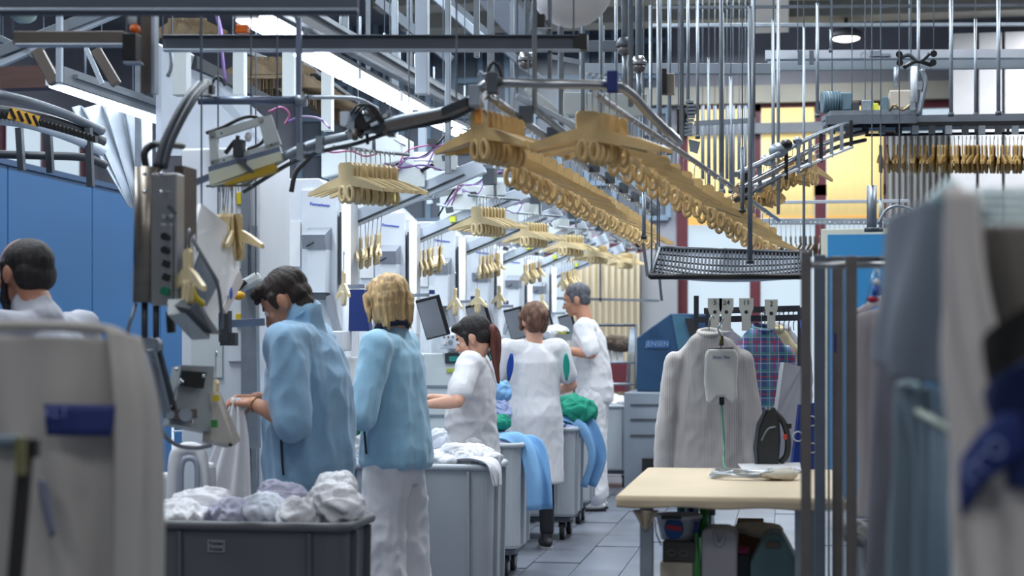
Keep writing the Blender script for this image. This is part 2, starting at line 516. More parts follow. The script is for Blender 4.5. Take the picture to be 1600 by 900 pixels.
# yellow blinds with added glow in cloth and hem for daylight: one per bay
blind = mat('glowing_yellow_blind_cloth', (248, 220, 150), 0.8, 0, 0.04, 2, emit=0.42)
hem = mat('glowing_orange_blind_hem', (220, 164, 84), 0.8, 0, 0.05, 2, emit=0.3)
bays = [B0] + mull
for k in range(3):
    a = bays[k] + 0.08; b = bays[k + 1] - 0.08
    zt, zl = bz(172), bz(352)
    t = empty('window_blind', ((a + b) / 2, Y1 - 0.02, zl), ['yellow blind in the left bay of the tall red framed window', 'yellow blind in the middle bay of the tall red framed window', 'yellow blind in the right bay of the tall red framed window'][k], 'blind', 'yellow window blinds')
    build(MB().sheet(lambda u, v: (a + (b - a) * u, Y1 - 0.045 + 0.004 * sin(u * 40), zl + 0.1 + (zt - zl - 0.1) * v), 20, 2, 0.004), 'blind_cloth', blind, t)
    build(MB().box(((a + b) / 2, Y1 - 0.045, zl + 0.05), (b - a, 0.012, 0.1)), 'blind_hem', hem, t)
# grey pleated curtain right of the blinds, beige curtain left
def curtain(name, px0, px1, py0, py1, yy, m, label, pleats):
    a = aty(px0, 400, yy).x; b = aty(px1, 400, yy).x; zt = aty((px0 + px1) / 2, py0, yy).z; zl = 0.02
    n = pleats * 6
    build(MB().sheet(lambda u, v: (a + (b - a) * u, yy + 0.05 * sin(u * pleats * 2 * pi) * (0.7 + 0.3 * v), zl + (zt - zl) * v), n, 4, 0.004), name, m, label=label, cat='curtain')
curtain('curtain', 1385, 1500, 208, 640, 21.7, mat('grey_curtain', (150, 148, 146), 0.85, 0, 0.06, 2), 'grey pleated curtain right of the yellow blinds', 12)
curtain('curtain', 890, 1000, 396, 640, 21.6, mat('beige_curtain', (196, 184, 160), 0.85, 0, 0.06, 2), 'beige pleated curtain behind the man in white at the far end', 11)
# dark red cupboard front under the curtain
build(MB().span(aty(905, 612, 21.0), aty(985, 566, 21.2)).span(V((aty(905, 612, 21.0).x, 21.0, 0)), aty(985, 616, 21.2)), 'low_cabinet', red_frame, label='dark red low cabinet under the beige curtain', cat='cabinet')

# round warm lamp under the far ceiling
c = P(1322, 60, 20)
t = empty('ceiling_lamp', c, 'round flush ceiling lamp glowing at the far right', 'lamp')
build(MB().lathe([(0.19, 0.0), (0.19, 0.07), (0.12, 0.11), (0.02, 0.11)], c, 24), 'lamp_rim', mat('dark_lamp_rim', (60, 60, 66), 0.5), t)
build(MB().lathe([(0.02, -0.035), (0.10, -0.03), (0.155, -0.012), (0.165, 0.004)], c, 24), 'lamp_glass', mat('lamp_glow', (255, 250, 235), 0.5, 0, 0.0, 2, emit=5), t)
build(MB().cyl(c + V((0, 0, 0.1)), V((c.x, c.y, ZC - 0.36)), 0.02, n=8), 'lamp_stem', steel_d, t)

# blue machine wall along the left
bxx, by0, by1, bzt = -5.2, 5.0, 14.7, 2.6
t = empty('finishing_tunnel', (-5.9, 10, 0), 'long blue panelled machine casing behind the bald man on the left', 'machine')
build(MB().span((-6.8, by0, 0.0), (bxx - 0.02, by1, bzt - 0.01)), 'casing', dk_blue, t)
n = 7
for k in range(n):
    a = by0 + (by1 - by0) * k / n; b = by0 + (by1 - by0) * (k + 1) / n
    build(MB().span((bxx - 0.02, a + 0.006, 0.12), (bxx, b - 0.006, bzt)), 'panel', blue_wall, t, bev=0.004)
build(MB().span((-6.8, by0, bzt), (bxx + 0.02, by1, bzt + 0.04)), 'top_edge', dk_blue, t)
# ============================================================ BODIES AND CLOTH BY VOXEL SURFACE
def remesh(mb, name, voxel, smooth=3, fac=0.5):
    me = bpy.data.meshes.new(name); me.from_pydata(mb.v, [], mb.f); me.update()
    bm = bmesh.new(); bm.from_mesh(me); bmesh.ops.recalc_face_normals(bm, faces=bm.faces); bm.to_mesh(me); bm.free()
    o = bpy.data.objects.new(name, me); COL.objects.link(o)
    r = o.modifiers.new('r', 'REMESH'); r.mode = 'VOXEL'; r.voxel_size = voxel
    if smooth:
        s = o.modifiers.new('s', 'SMOOTH'); s.factor = fac; s.iterations = smooth
    dg = bpy.context.evaluated_depsgraph_get(); dg.update()
    out = bpy.data.meshes.new_from_object(o.evaluated_get(dg))
    bpy.data.objects.remove(o); bpy.data.meshes.remove(me)
    return out
def verts(me):
    a = np.empty(len(me.vertices) * 3); me.vertices.foreach_get('co', a); return a.reshape(-1, 3)
def setv(me, a): me.vertices.foreach_set('co', a.ravel()); me.update()
def normals(me):
    a = np.empty(len(me.vertices) * 3); me.vertex_normals.foreach_get('vector', a); return a.reshape(-1, 3)
def crumple(me, amp, freq, seed=0, ridged=True, mask=None, clip=None):
    """push the surface along its normal by (ridged) noise: folds"""
    a = verts(me); n = normals(me); fx, fy, fz = freq
    for i in range(len(a)):
        x, y, z = a[i]
        k = 1.0 if mask is None else mask(x, y, z)
        if k <= 0: continue
        q = noise.noise((x * fx + seed, y * fy + seed * 1.7, z * fz - seed))
        q2 = noise.noise((x * fx * 2.1 - seed, y * fy * 2.1, z * fz * 2.1 + seed))
        v = (0.75 * (1 - 2.6 * abs(q)) + 0.25 * q2) if ridged else (q + 0.4 * q2)
        a[i] += n[i] * (amp * k * v)
    setv(me, a)
def cap(mb, p0, r0, p1, r1=None, n=14):
    """tapered capsule"""
    r1 = r0 if r1 is None else r1
    p0 = V(p0); p1 = V(p1)
    d = (p1 - p0); L = d.length
    if L < 1e-6: return mb.ell(p0, max(r0, r1), n, 8)
    d.normalize(); _, u, v = mb.frame(p0, p1)
    vs = [p0 - d * r0]; rings = []
    for t in (0.25, 0.5, 0.75, 1.0):
        a = t * pi / 2; rings.append((p0 - d * r0 * cos(a), r0 * sin(a)))
    for t in (1.0, 0.75, 0.5, 0.25):
        a = t * pi / 2; rings.append((p1 + d * r1 * cos(a), r1 * sin(a)))
    for c, r in rings:
        for i in range(n):
            a = 2 * pi * i / n; vs.append(c + (u * cos(a) + v * sin(a)) * r)
    vs.append(p1 + d * r1)
    fs = [(0, 1 + i, 1 + (i + 1) % n) for i in range(n)]
    for j in range(len(rings) - 1):
        a = 1 + j * n; b = a + n
        fs += [(a + i, b + i, b + (i + 1) % n, a + (i + 1) % n) for i in range(n)]
    e = len(vs) - 1; a = 1 + (len(rings) - 1) * n
    fs += [(e, a + (i + 1) % n, a + i) for i in range(n)]
    return mb.add(vs, fs, True)
def chain(mb, pts, rs):
    for i in range(len(pts) - 1): cap(mb, pts[i], rs[i], pts[i + 1], rs[i + 1])
    return mb
def mesh_obj(name, me, m, parent, base, **kw):
    me.materials.clear(); me.materials.append(m)
    a = verts(me); a -= np.array(base); setv(me, a)
    me.polygons.foreach_set('use_smooth', [True] * len(me.polygons))
    return link(name, me, None, base, parent, **kw)

skin = mat('fair_skin', (214, 164, 140), 0.55, 0, 0.06, 14, sss=0.1)
skin_t = mat('tanned_skin', (190, 138, 112), 0.55, 0, 0.06, 14, sss=0.1)
skin_d = mat('olive_skin', (176, 124, 100), 0.55, 0, 0.06, 14, sss=0.1)
lip = mat('lips', (176, 96, 92), 0.45)
eye_w = mat('eye_white', (225, 222, 218), 0.3); eye_d = mat('dark_iris', (40, 28, 22), 0.2)
def hair_mat(name, rgb, var=0.5):
    return mat(name, rgb, 0.68, 0, var, 46, 0.6, 110, stretch=(1, 1, 0.14))
fleece = mat('light_blue_fleece', (140, 180, 212), 0.95, 0, 0.06, 18, 0.25, 260, sheen=0.4)
fleece2 = mat('sky_blue_fleece', (152, 196, 222), 0.95, 0, 0.05, 18, 0.2, 260, sheen=0.4)
wcloth = mat('white_work_cloth', (226, 226, 230), 0.85, 0, 0.03, 6, 0.12, 160)
wcloth2 = mat('white_cotton', (222, 222, 226), 0.9, 0, 0.03, 6, 0.15, 200)
greycloth = mat('pale_grey_shirt_cloth', (186, 188, 196), 0.9, 0, 0.04, 6, 0.1, 160)
legging = mat('black_legging', (26, 28, 34), 0.9)

def hand(mb, wrist, d, nrm, curl, side, k=1.0, spread=0.0):
    """palm and five fingers; d = pointing direction, nrm = back-of-hand normal, side = +1 thumb on (d x nrm)"""
    d = V(d).normalized(); nrm = V(nrm); nrm = (nrm - d * nrm.dot(d)).normalized(); s = d.cross(nrm) * side
    w = V(wrist)
    for t in (-0.028, -0.010, 0.010, 0.028):
        cap(mb, w + s * t * 0.6 * k + d * 0.012 * k, 0.015 * k, w + d * 0.085 * k + s * t * k, 0.0125 * k, 10)
    for t, L, c in ((0.030, 0.070, 0.9), (0.010, 0.080, 1.0), (-0.010, 0.074, 1.05), (-0.029, 0.058, 1.15)):
        p = w + d * 0.09 * k + s * t * k; ang = 0.0; r = 0.0092 * k
        dd = (d + s * t * spread * 8)
        for seg in (0.45, 0.32, 0.23):
            ang += curl * c * 0.62
            q = p + (dd * cos(ang) - nrm * sin(ang)).normalized() * L * seg * 1.05 * k
            cap(mb, p, r, q, r * 0.9, 8); p = q; r *= 0.92
    p = w + d * 0.03 * k + s * 0.024 * k; r = 0.0115 * k; a = 0.9
    for L in (0.045, 0.033, 0.026):
        q = p + (d * cos(a) + s * sin(a) * 0.9 - nrm * (0.35 + 0.4 * curl)).normalized() * L * k
        cap(mb, p, r, q, r * 0.9, 8); p = q; r *= 0.92; a -= 0.35 * (0.4 + curl)

class Person:
    def __init__(s, loc, heading, H, label, skin_m, lean=0.0, head_pitch=0.0, head_yaw=0.0, head_off=(0, 0, 0), sw=0.185, build_=1.0, group=None):
        s.base = V((loc[0], loc[1], 0)); s.ph = radians(heading); s.k = H / 1.75; s.lean = lean; s.w = build_
        s.root = empty('person', s.base, label, 'person', group)
        s.skin = skin_m; s.sw = sw * s.k
        s.F = V((cos(s.ph), sin(s.ph), 0)); s.L = V((-sin(s.ph), cos(s.ph), 0))
        # head frame
        hx = s.spx(1.63) + 0.03 * s.k + head_off[0]
        hc = s.T((hx, head_off[1], 1.635 * s.k + head_off[2]))
        pit, yw = radians(head_pitch), s.ph + radians(head_yaw)
        Rz = Matrix.Rotation(yw, 3, 'Z'); Ry = Matrix.Rotation(pit, 3, 'Y')
        s.HR = Rz @ Ry; s.hc = hc
    def T(s, p): return s.base + s.F * p[0] + s.L * p[1] + V((0, 0, p[2]))
    def h(s, p): return s.hc + s.HR @ (V(p) * s.k)
    def spx(s, z):
        t = max(0.0, z - 0.95) / 0.55
        return s.lean * t ** 1.4
    def body(s, arms, legs, voxel=0.006, ear=True):
        """arms: {'L': (shoulder?, elbow, wrist, hand_dir, nrm, curl)} local; legs: {'L': (hip, knee, ankle)}"""
        mb = MB(); k = s.k; T = s.T
        # trunk
        secs = []
        for z, hx, hy in ((0.86, .10, .15), (0.95, .115, .165), (1.05, .10, .145), (1.15, .10, .14), (1.28, .115, .155), (1.38, .11, .165), (1.44, .08, .13), (1.48, .06, .07)):
            secs.append((T((s.spx(z), 0, z * k)), s.F * hx * k * s.w * .92, s.L * hy * k * .92))
        mb.loft(secs, 20)
        nb = T((s.spx(1.45) - 0.01, 0, 1.45 * k))
        cap(mb, nb, 0.062 * k, s.h((-0.03, 0, -0.06)), 0.056 * k)
        # head
        mb.ell(s.h((-0.008, 0, 0.022)), (.098 * k, .076 * k, .098 * k), 20, 14, s.HR)
        mb.ell(s.h((0.030, 0, -0.040)), (.060 * k, .060 * k, .075 * k), 18, 12, s.HR)
        mb.ell(s.h((0.040, 0, -0.078)), (.048 * k, .046 * k, .034 * k), 16, 10, s.HR)
        cap(mb, s.h((0.070, 0.010, -0.098)), .017 * k, s.h((0.070, -0.010, -0.098)), .017 * k)
        cap(mb, s.h((0.084, 0, 0.006)), .010 * k, s.h((0.108, 0, -0.032)), .0125 * k)
        cap(mb, s.h((0.094, 0.012, -0.036)), .009 * k, s.h((0.094, -0.012, -0.036)), .009 * k)
        mb.ell(s.h((0.072, 0, 0.028)), (.018 * k, .054 * k, .014 * k), 14, 8, s.HR)
        for y in (-1, 1):
            mb.ell(s.h((0.055, y * .036, -0.028)), (.030 * k, .026 * k, .028 * k), 12, 8, s.HR)
            if ear:
                mb.ell(s.h((-0.012, y * .079, -0.004)), (.024 * k, .011 * k, .034 * k), 12, 8, s.HR)
                mb.ell(s.h((-0.008, y * .078, -0.028)), (.012 * k, .010 * k, .014 * k), 10, 6, s.HR)
        mb.ell(s.h((0.088, 0, -0.060)), (.011 * k, .024 * k, .007 * k), 12, 6, s.HR)
        mb.ell(s.h((0.086, 0, -0.072)), (.011 * k, .021 * k, .008 * k), 12, 6, s.HR)
        # arms
        s.arm = {}
        for sd, (el, wr, hd, nr, curl) in arms.items():
            y = 1 if sd == 'L' else -1
            sh = T((s.spx(1.42) - 0.005, y * s.sw, 1.415 * k)); e = T(el); w_ = T(wr)
            s.arm[sd] = (sh, e, w_)
            cap(mb, T((s.spx(1.4), y * 0.10, 1.40 * k)), .07 * k, sh, .056 * k)
            chain(mb, [sh, sh.lerp(e, .4), e], [.054 * k, .048 * k, .039 * k])
            chain(mb, [e, e.lerp(w_, .3), w_], [.038 * k, .040 * k, .026 * k])
            D = s.F * hd[0] + s.L * hd[1] + V((0, 0, hd[2])); N = s.F * nr[0] + s.L * nr[1] + V((0, 0, nr[2]))
            hand(mb, w_, D, N, curl, y, k)
        s.leg = {}
        for sd, (hip, kn, an) in legs.items():
            hp, kk, aa = T(hip), T(kn), T(an); s.leg[sd] = (hp, kk, aa)
            chain(mb, [hp, hp.lerp(kk, .5), kk], [.082 * k, .072 * k, .052 * k])
            chain(mb, [kk, kk.lerp(aa, .35), aa], [.050 * k, .054 * k, .036 * k])
        me = remesh(mb, 'body', voxel, 2)
        b = mesh_obj('body', me, s.skin, s.root, s.base)
        s.bodyo = b
        # eyes, lashes, brows, lips
        for y in (-1, 1):
            e = build(MB().ell(s.h((0.0775, y * .031, 0.002)), .0125 * k, 12, 8), 'eye', eye_w, s.root)
            build(MB().ell(s.h((0.0855, y * .031, -0.003)), (.0055 * k, .006 * k, .006 * k), 10, 6), 'iris', eye_d, e)
        build(MB().ell(s.h((0.091, 0, -0.061)), (.010 * k, .019 * k, .0055 * k), 12, 6, s.HR).ell(s.h((0.089, 0, -0.071)), (.010 * k, .017 * k, .0065 * k), 12, 6, s.HR), 'lips', lip, s.root)
        return s
    def brows(s, m):
        mb = MB()
        for y in (-1, 1): cap(mb, s.h((0.087, y * .018, 0.024)), .0055 * s.k, s.h((0.074, y * .048, 0.026)), .004 * s.k, 8)
        build(mb, 'eyebrows', m, s.root)
    def hair(s, prims, m, voxel=0.006, amp=0.004, freq=(60, 60, 14), seed=1, name='hair'):
        """prims in head frame: ('e', c, r) ellipsoid or ('c', p0, r0, p1, r1)"""
        mb = MB()
        for p in prims:
            if p[0] == 'e': mb.ell(s.h(p[1]), tuple(q * s.k for q in p[2]), 20, 12, s.HR)
            else: cap(mb, s.h(p[1]), p[2] * s.k, s.h(p[3]), p[4] * s.k)
        me = remesh(mb, name, voxel, 1)
        # strands run down the head: noise in the head frame
        a = verts(me); n = normals(me); Ri = s.HR.inverted()
        for i in range(len(a)):
            q = Ri @ (V(a[i]) - s.hc)
            an = atan2(q.y, q.x) * 0.1
            t = noise.noise((an * freq[0] * 1.2 + seed, q.y * freq[1] * .4, q.z * freq[2])) + 0.5 * noise.noise((an * freq[0] * 3 + seed, q.x * freq[0] * .5, q.z * freq[2] * 1.5))
            a[i] += n[i] * amp * t
        setv(me, a)
        return mesh_obj(name, me, m, s.root, s.base)
    def garment(s, name, fill, m, voxel=0.008, smooth=3, folds=(), **kw):
        mb = MB(); fill(mb)
        me = remesh(mb, name, voxel, smooth)
        for f in folds: crumple(me, **f)
        return mesh_obj(name, me, m, s.root, s.base, **kw)
    def trunk(s, mb, rows, n=24):
        """rows: (z, forward half, lateral half, forward offset) in metres at 1.75 m height"""
        k = s.k; secs = []
        for z, hx, hy, ox in rows:
            secs.append((s.T((s.spx(z) + ox, 0, z * k)), s.F * hx * k * s.w, s.L * hy * k))
        mb.loft(secs, n); return mb
    def sleeve(s, mb, sd, r0, r1, r2, upto=1.0):
        sh, e, w_ = s.arm[sd]; k = s.k; y = 1 if sd == 'L' else -1
        cap(mb, s.T((s.spx(1.4) - .005, y * .09, 1.395 * k)), r0 * 1.25 * k, sh, r0 * k)
        if upto <= 1.0:
            q = sh.lerp(e, upto); chain(mb, [sh, q], [r0 * k, r1 * k])
        else:
            chain(mb, [sh, sh.lerp(e, .5), e], [r0 * k, (r0 + r1) / 2 * k, r1 * k]); q = e.lerp(w_, upto - 1)
            chain(mb, [e, q], [r1 * k, r2 * k])
        return q
    def trousers(s, m, r=(.098, .082, .078), z_top=1.0, seat=.125, folds=None, voxel=.009, zmin=0.05):
        k = s.k
        def fill(mb):
            s.trunk(mb, [(0.80, seat * .85, .155, -.01), (0.88, seat, .17, -.012), (0.96, seat * .95, .17, -.005), (z_top, seat * .9, .16, 0)])
            for sd in s.leg:
                hp, kk, aa = s.leg[sd]
                aa = aa + V((0, 0, 0.0))
                chain(mb, [hp, hp.lerp(kk, .5), kk], [r[0] * k, (r[0] + r[1]) / 2 * k, r[1] * k])
                chain(mb, [kk, aa.lerp(kk, .1)], [r[1] * k, r[2] * k])
        s.garment('trousers', fill, m, voxel, 4, folds or [dict(amp=.012, freq=(9, 9, 5), seed=3.1), dict(amp=.005, freq=(18, 18, 14), seed=8.3)])
    def shoes(s, m, sole):
        for sd in s.leg:
            hp, kk, aa = s.leg[sd]; k = s.k
            b = V((aa.x, aa.y, 0))
            mb = MB(); mb.ell(b + s.F * .05 * k + V((0, 0, .05)), (.13 * k, .046 * k, .045), 16, 8, Matrix.Rotation(s.ph, 3, 'Z'))
            cap(mb, b + V((0, 0, .06)), .042 * k, b + V((0, 0, .10)), .042 * k)
            me = remesh(mb, 'shoe', .007, 2)
            a = verts(me); a[:, 2] = np.maximum(a[:, 2], 0.012); setv(me, a)
            o = mesh_obj('shoe', me, m, s.root, s.base)
            pts = [(cos(t) * .132 * k + .05 * k, sin(t) * .048 * k) for t in [2 * pi * i / 20 for i in range(20)]]
            so = MB().prism(pts, .02, lambda u, v, w_: b + s.F * u + s.L * v + V((0, 0, .011 + w_)))
            build(so, 'sole', sole, o)
# ============================================================ WORKERS
brown_h = hair_mat('dark_brown_hair', (44, 34, 30)); black_h = hair_mat('black_hair', (30, 25, 26))
blond_h = hair_mat('blond_hair', (190, 160, 116), 0.55); auburn_h = hair_mat('auburn_hair', (92, 48, 40))
chest_h = hair_mat('chestnut_hair', (104, 74, 58)); grey_h = hair_mat('greying_hair', (84, 86, 94), 0.3)
shoe_b = mat('black_shoe', (34, 34, 38), 0.6); shoe_s = mat('pale_shoe_sole', (150, 150, 155), 0.7)
shoe_w = mat('white_work_shoe', (214, 214, 216), 0.6)
band = mat('bracelet_gold', (190, 150, 90), 0.3, 0.8)

# --- man in blue fleece (nearest)
p = Person(P(487, 600, 6.5), 180, 1.73, 'dark-haired man in blue fleece bowing over white cloth, nearest of the row', skin_t, lean=.06, head_pitch=36, head_off=(-.005, 0, -.058), build_=1.05)
p.body({'L': ((-.015, .31, 1.105), (.165, .215, 1.172), (.9, -.35, .05), (0.1, .2, 1), .95),
        'R': ((.10, -.27, 1.14), (.205, .06, 1.185), (.8, .5, 0), (.1, -.2, 1), .95)},
       {'L': ((0, .09, .90), (.02, .10, .48), (-.01, .11, .08)), 'R': ((0, -.09, .90), (.02, -.10, .48), (-.01, -.11, .08))}, .0058)
p.brows(brown_h)
p.hair([('e', (-.026, 0, .048), (.102, .087, .084)), ('e', (-.060, 0, .0), (.058, .078, .073)), ('e', (.046, .01, .092), (.054, .062, .030)),
        ('c', (.074, .0, .082), .019, (.088, .03, .062), .012), ('c', (.015, .078, .035), .018, (.022, .080, -.012), .009), ('c', (.015, -.078, .035), .018, (.022, -.080, -.012), .009),
        ('c', (-.06, .02, -.06), .05, (-.055, -.02, -.07), .048)], brown_h, .0055, .006, (50, 50, 18))
def fill(mb):
    p.trunk(mb, [(.845, .150, .19, .005), (.875, .165, .205, .005), (.95, .168, .212, .005), (1.05, .165, .21, .004), (1.17, .162, .212, -.004), (1.29, .150, .215, -.014), (1.38, .125, .198, -.018), (1.43, .098, .16, -.018), (1.465, .075, .10, -.012)])
    for sd in 'LR': p.sleeve(mb, sd, .083, .067, .064, 1.04)
    chain(mb, [p.T((p.spx(1.44) - .02, 0, 1.44 * p.k)), p.h((-.030, 0, -.086))], [.085, .073])
p.garment('fleece_jacket', fill, fleece, .008, 3, [dict(amp=.015, freq=(9, 9, 3.0), seed=2.3), dict(amp=.007, freq=(13, 13, 9), seed=5.5)])
mb = MB()
for r, z in ((.083, -.085), (.082, -.062)): pass
c0 = p.h((-.030, 0, -.088)); R = p.HR
mb.tube([c0 + R @ V((cos(t) * .074, sin(t) * .074, .0)) for t in [2 * pi * i / 24 for i in range(24)]], .010, 8, True)
build(mb, 'collar_edge', fleece, p.root)
z0 = p.T((.02, .238, 1.00)); z1 = p.T((.018, .238, .885))
build(MB().tube(bez([p.T((.055, .222, 1.035)), p.T((.05, .228, .97)), p.T((.045, .224, .90))], 5), .0045, 6), 'pocket_zip', black_p, p.root)
p.trousers(wcloth, (.105, .09, .085))
p.shoes(shoe_w, rubber)
sh, e, w_ = p.arm['L']
d = (w_ - e).normalized(); c = e.lerp(w_, .93); _, u, v = MB().frame(e, w_)
build(MB().tube([c + (u * cos(t) + v * sin(t)) * .0295 for t in [2 * pi * i / 16 for i in range(16)]], .003, 6, True), 'bracelet', band, p.root)
man1 = p

# --- blond woman
p = Person(P(617, 600, 7.5), 174, 1.71, 'blond woman in sky blue fleece and white trousers seen from behind', skin, lean=.03, head_pitch=14, head_yaw=-34, head_off=(-.03, 0, -.02))
p.body({'L': ((.055, .29, 1.085), (.215, .165, 1.12), (.9, -.3, .1), (.1, .2, 1), .8),
        'R': ((.10, -.25, 1.10), (.24, -.04, 1.13), (.9, .3, .1), (.1, -.2, 1), .8)},
       {'L': ((0, .085, .90), (.03, .09, .48), (.0, .10, .08)), 'R': ((0, -.085, .90), (-.02, -.10, .48), (-.07, -.11, .08))}, .006)
p.brows(blond_h)
p.hair([('e', (-.026, 0, .044), (.108, .092, .090)), ('c', (-.03, .074, .02), .034, (-.02, .074, -.080), .022), ('c', (-.03, -.074, .02), .034, (-.02, -.074, -.080), .022),
        ('c', (-.070, 0, .02), .070, (-.072, 0, -.085), .042), ('c', (-.062, .038, 0), .058, (-.06, .044, -.092), .034), ('c', (-.062, -.038, 0), .058, (-.06, -.044, -.092), .034),
        ('c', (.035, .080, .04), .020, (.045, .076, -.070), .010), ('c', (.035, -.080, .04), .020, (.045, -.076, -.070), .010), ('e', (.04, 0, .094), (.06, .06, .026))] + [('c', (-.045 + .060 * cos(a_), .078 * sin(a_), -.03), .024, (-.04 + .058 * cos(a_ + .12), .076 * sin(a_ + .12), -.108 - .026 * ((i_ * 7) % 5) / 4), .005) for i_, a_ in enumerate([radians(75 + 21 * q_) for q_ in range(11)])], blond_h, .0055, .010, (60, 60, 8), 4)
def fill(mb):
    p.trunk(mb, [(.865, .150, .186, -.008), (.885, .160, .198, -.008), (.95, .158, .198, -.008), (1.05, .146, .186, -.008), (1.18, .140, .185, -.008), (1.30, .136, .190, -.012), (1.38, .118, .180, -.016), (1.43, .092, .145, -.014), (1.465, .070, .095, -.01)])
    for sd in 'LR': p.sleeve(mb, sd, .074, .066, .054, 1.85)
    chain(mb, [p.T((p.spx(1.44) - .015, 0, 1.44 * p.k)), p.T((p.spx(1.47) - .012, 0, 1.478 * p.k))], [.078, .070])
p.garment('fleece_jacket', fill, fleece2, .008, 3, [dict(amp=.012, freq=(9, 9, 3), seed=12.3), dict(amp=.005, freq=(15, 15, 9), seed=15.5)])
build(MB().tube([p.h((-.02, 0, -.112)) + p.HR @ V((cos(t) * .070, sin(t) * .068, 0)) for t in [2 * pi * i / 20 for i in range(20)]], .016, 8, True), 'neck_scarf', mat('dark_navy_scarf', (28, 32, 52), 0.9), p.root)
build(MB().tube(bez([p.T((.085, .172, 1.06)), p.T((.075, .184, .98)), p.T((.07, .182, .91))], 5), .0045, 6), 'pocket_zip', black_p, p.root)
p.trousers(wcloth, (.106, .098, .094), z_top=.93, seat=.116, voxel=.0085, folds=[dict(amp=.016, freq=(8, 8, 4.5), seed=3.1), dict(amp=.006, freq=(16, 16, 12), seed=8.3)])
p.shoes(shoe_w, rubber)
mb = MB()
sh, e, w_ = p.arm['L']; d = (w_ - e).normalized()
build(MB().cyl(e.lerp(w_, .9), w_ + d * .02, .034, .033, 14), 'black_cuff', mat('black_cuff_cloth', (24, 24, 28), .9), p.root)

# --- dark-haired woman with ponytail
p = Person(P(738, 600, 9.0), 182, 1.60, 'woman with long dark red ponytail in white short-sleeved top', skin, lean=.0, head_pitch=22, head_off=(-.026, 0, -.068), sw=.165)
p.body({'L': ((.03, .31, 1.095), (.205, .19, 1.075), (.95, -.2, -.25), (.2, .3, 1), .9),
        'R': ((.08, -.26, 1.07), (.24, -.06, 1.10), (.95, .3, 0), (.1, -.2, 1), .9)},
       {'L': ((0, .085, .84), (.02, .09, .45), (0, .10, .08)), 'R': ((0, -.085, .84), (.02, -.10, .45), (0, -.11, .08))}, .0058)
p.brows(black_h)
p.hair([('e', (-.026, 0, .044), (.108, .090, .090)), ('e', (-.06, 0, .0), (.062, .080, .070)), ('c', (.02, .079, .03), .018, (.03, .080, -.035), .008), ('c', (.02, -.079, .03), .018, (.03, -.080, -.035), .008),
        ('e', (.045, 0, .085), (.055, .068, .03))], black_h, .0055, .003, (60, 60, 18), 2)
ps = p.h((-.104, 0, .03)); Z = V((0, 0, 1)); pts = bez([ps, ps - p.F * .035 - Z * .025, ps - p.F * .050 - Z * .11, ps - p.F * .055 - Z * .21, ps - p.F * .065 - Z * .30], 6)
mb = MB(); n_ = len(pts)
chain(mb, pts, [.024 + .012 * sin(pi * min(1, i / n_ * 1.3)) - .017 * (i / n_) ** 2 for i in range(n_)])
me = remesh(mb, 'ponytail', .0055, 1); crumple(me, .006, (55, 55, 9), 3.3, False)
mesh_obj('ponytail', me, auburn_h, p.root, p.base, label='dark red ponytail')
build(MB().tube([p.h((-.112, 0, .026)) + p.HR @ V((sin(t) * .008, cos(t) * .026, sin(t) * .026)) for t in [2 * pi * i / 14 for i in range(14)]], .007, 6, True), 'hair_tie', mat('red_hair_tie', (140, 30, 44), .7), p.root)
def fill(mb):
    p.trunk(mb, [(.76, .150, .185, -.005), (.86, .160, .192, -.003), (.96, .158, .186, .004), (1.06, .150, .170, .008), (1.18, .146, .168, .008), (1.28, .142, .172, .002), (1.37, .112, .165, -.008), (1.43, .082, .125, -.006), (1.465, .060, .072, 0)])
    for sd in 'LR': p.sleeve(mb, sd, .073, .068, .06, .72)
p.garment('white_top', fill, wcloth2, .0075, 3, [dict(amp=.007, freq=(8, 8, 15), seed=22.3, mask=lambda x, y, z: 1 if z < 1.12 else .4), dict(amp=.004, freq=(16, 16, 12), seed=5.5)])
p.trousers(wcloth, (.105, .09, .08), zmin=.05)
p.shoes(shoe_w, rubber)

# --- woman in the long white tunic, from behind
p = Person(P(834, 600, 11.3), 112, 1.68, 'woman in long white tunic over black leggings seen from behind', skin, lean=.02, head_pitch=8, head_yaw=14, head_off=(-.03, 0, -.02), sw=.18)
p.body({'L': ((.05, .28, 1.11), (.25, .16, 1.08), (.9, -.2, -.1), (.1, .2, 1), .6),
        'R': ((.03, -.275, 1.11), (.22, -.20, 1.06), (.9, .1, -.1), (.1, -.2, 1), .6)},
       {'L': ((0, .09, .88), (.01, .10, .47), (-.01, .15, .09)), 'R': ((0, -.09, .88), (.01, -.09, .47), (-.03, -.085, .09))}, .0068)
p.brows(chest_h)
p.hair([('e', (-.028, 0, .044), (.112, .094, .094)), ('e', (-.07, 0, -.005), (.064, .084, .088)), ('e', (-.10, -.01, .03), (.05, .06, .06)), ('c', (-.06, .03, -.05), .045, (-.06, -.03, -.055), .045), ('c', (.015, .082, .03), .024, (.02, .084, -.05), .016), ('c', (.015, -.082, .03), .024, (.02, -.084, -.05), .016)], chest_h, .0065, .009, (45, 45, 18), 6)
def fill(mb):
    p.trunk(mb, [(.475, .150, .208, -.01), (.60, .150, .206, -.01), (.80, .150, .204, -.012), (.95, .150, .200, -.012), (1.08, .132, .182, -.006), (1.22, .132, .186, -.008), (1.32, .126, .190, -.012), (1.39, .104, .172, -.012), (1.44, .078, .12, -.008), (1.47, .060, .07, 0)])
    for sd in 'LR': p.sleeve(mb, sd, .075, .070, .06, .70)
p.garment('white_tunic', fill, wcloth2, .008, 3, [dict(amp=.010, freq=(9, 9, 2.5), seed=31.3), dict(amp=.003, freq=(18, 18, 12), seed=5.5)])
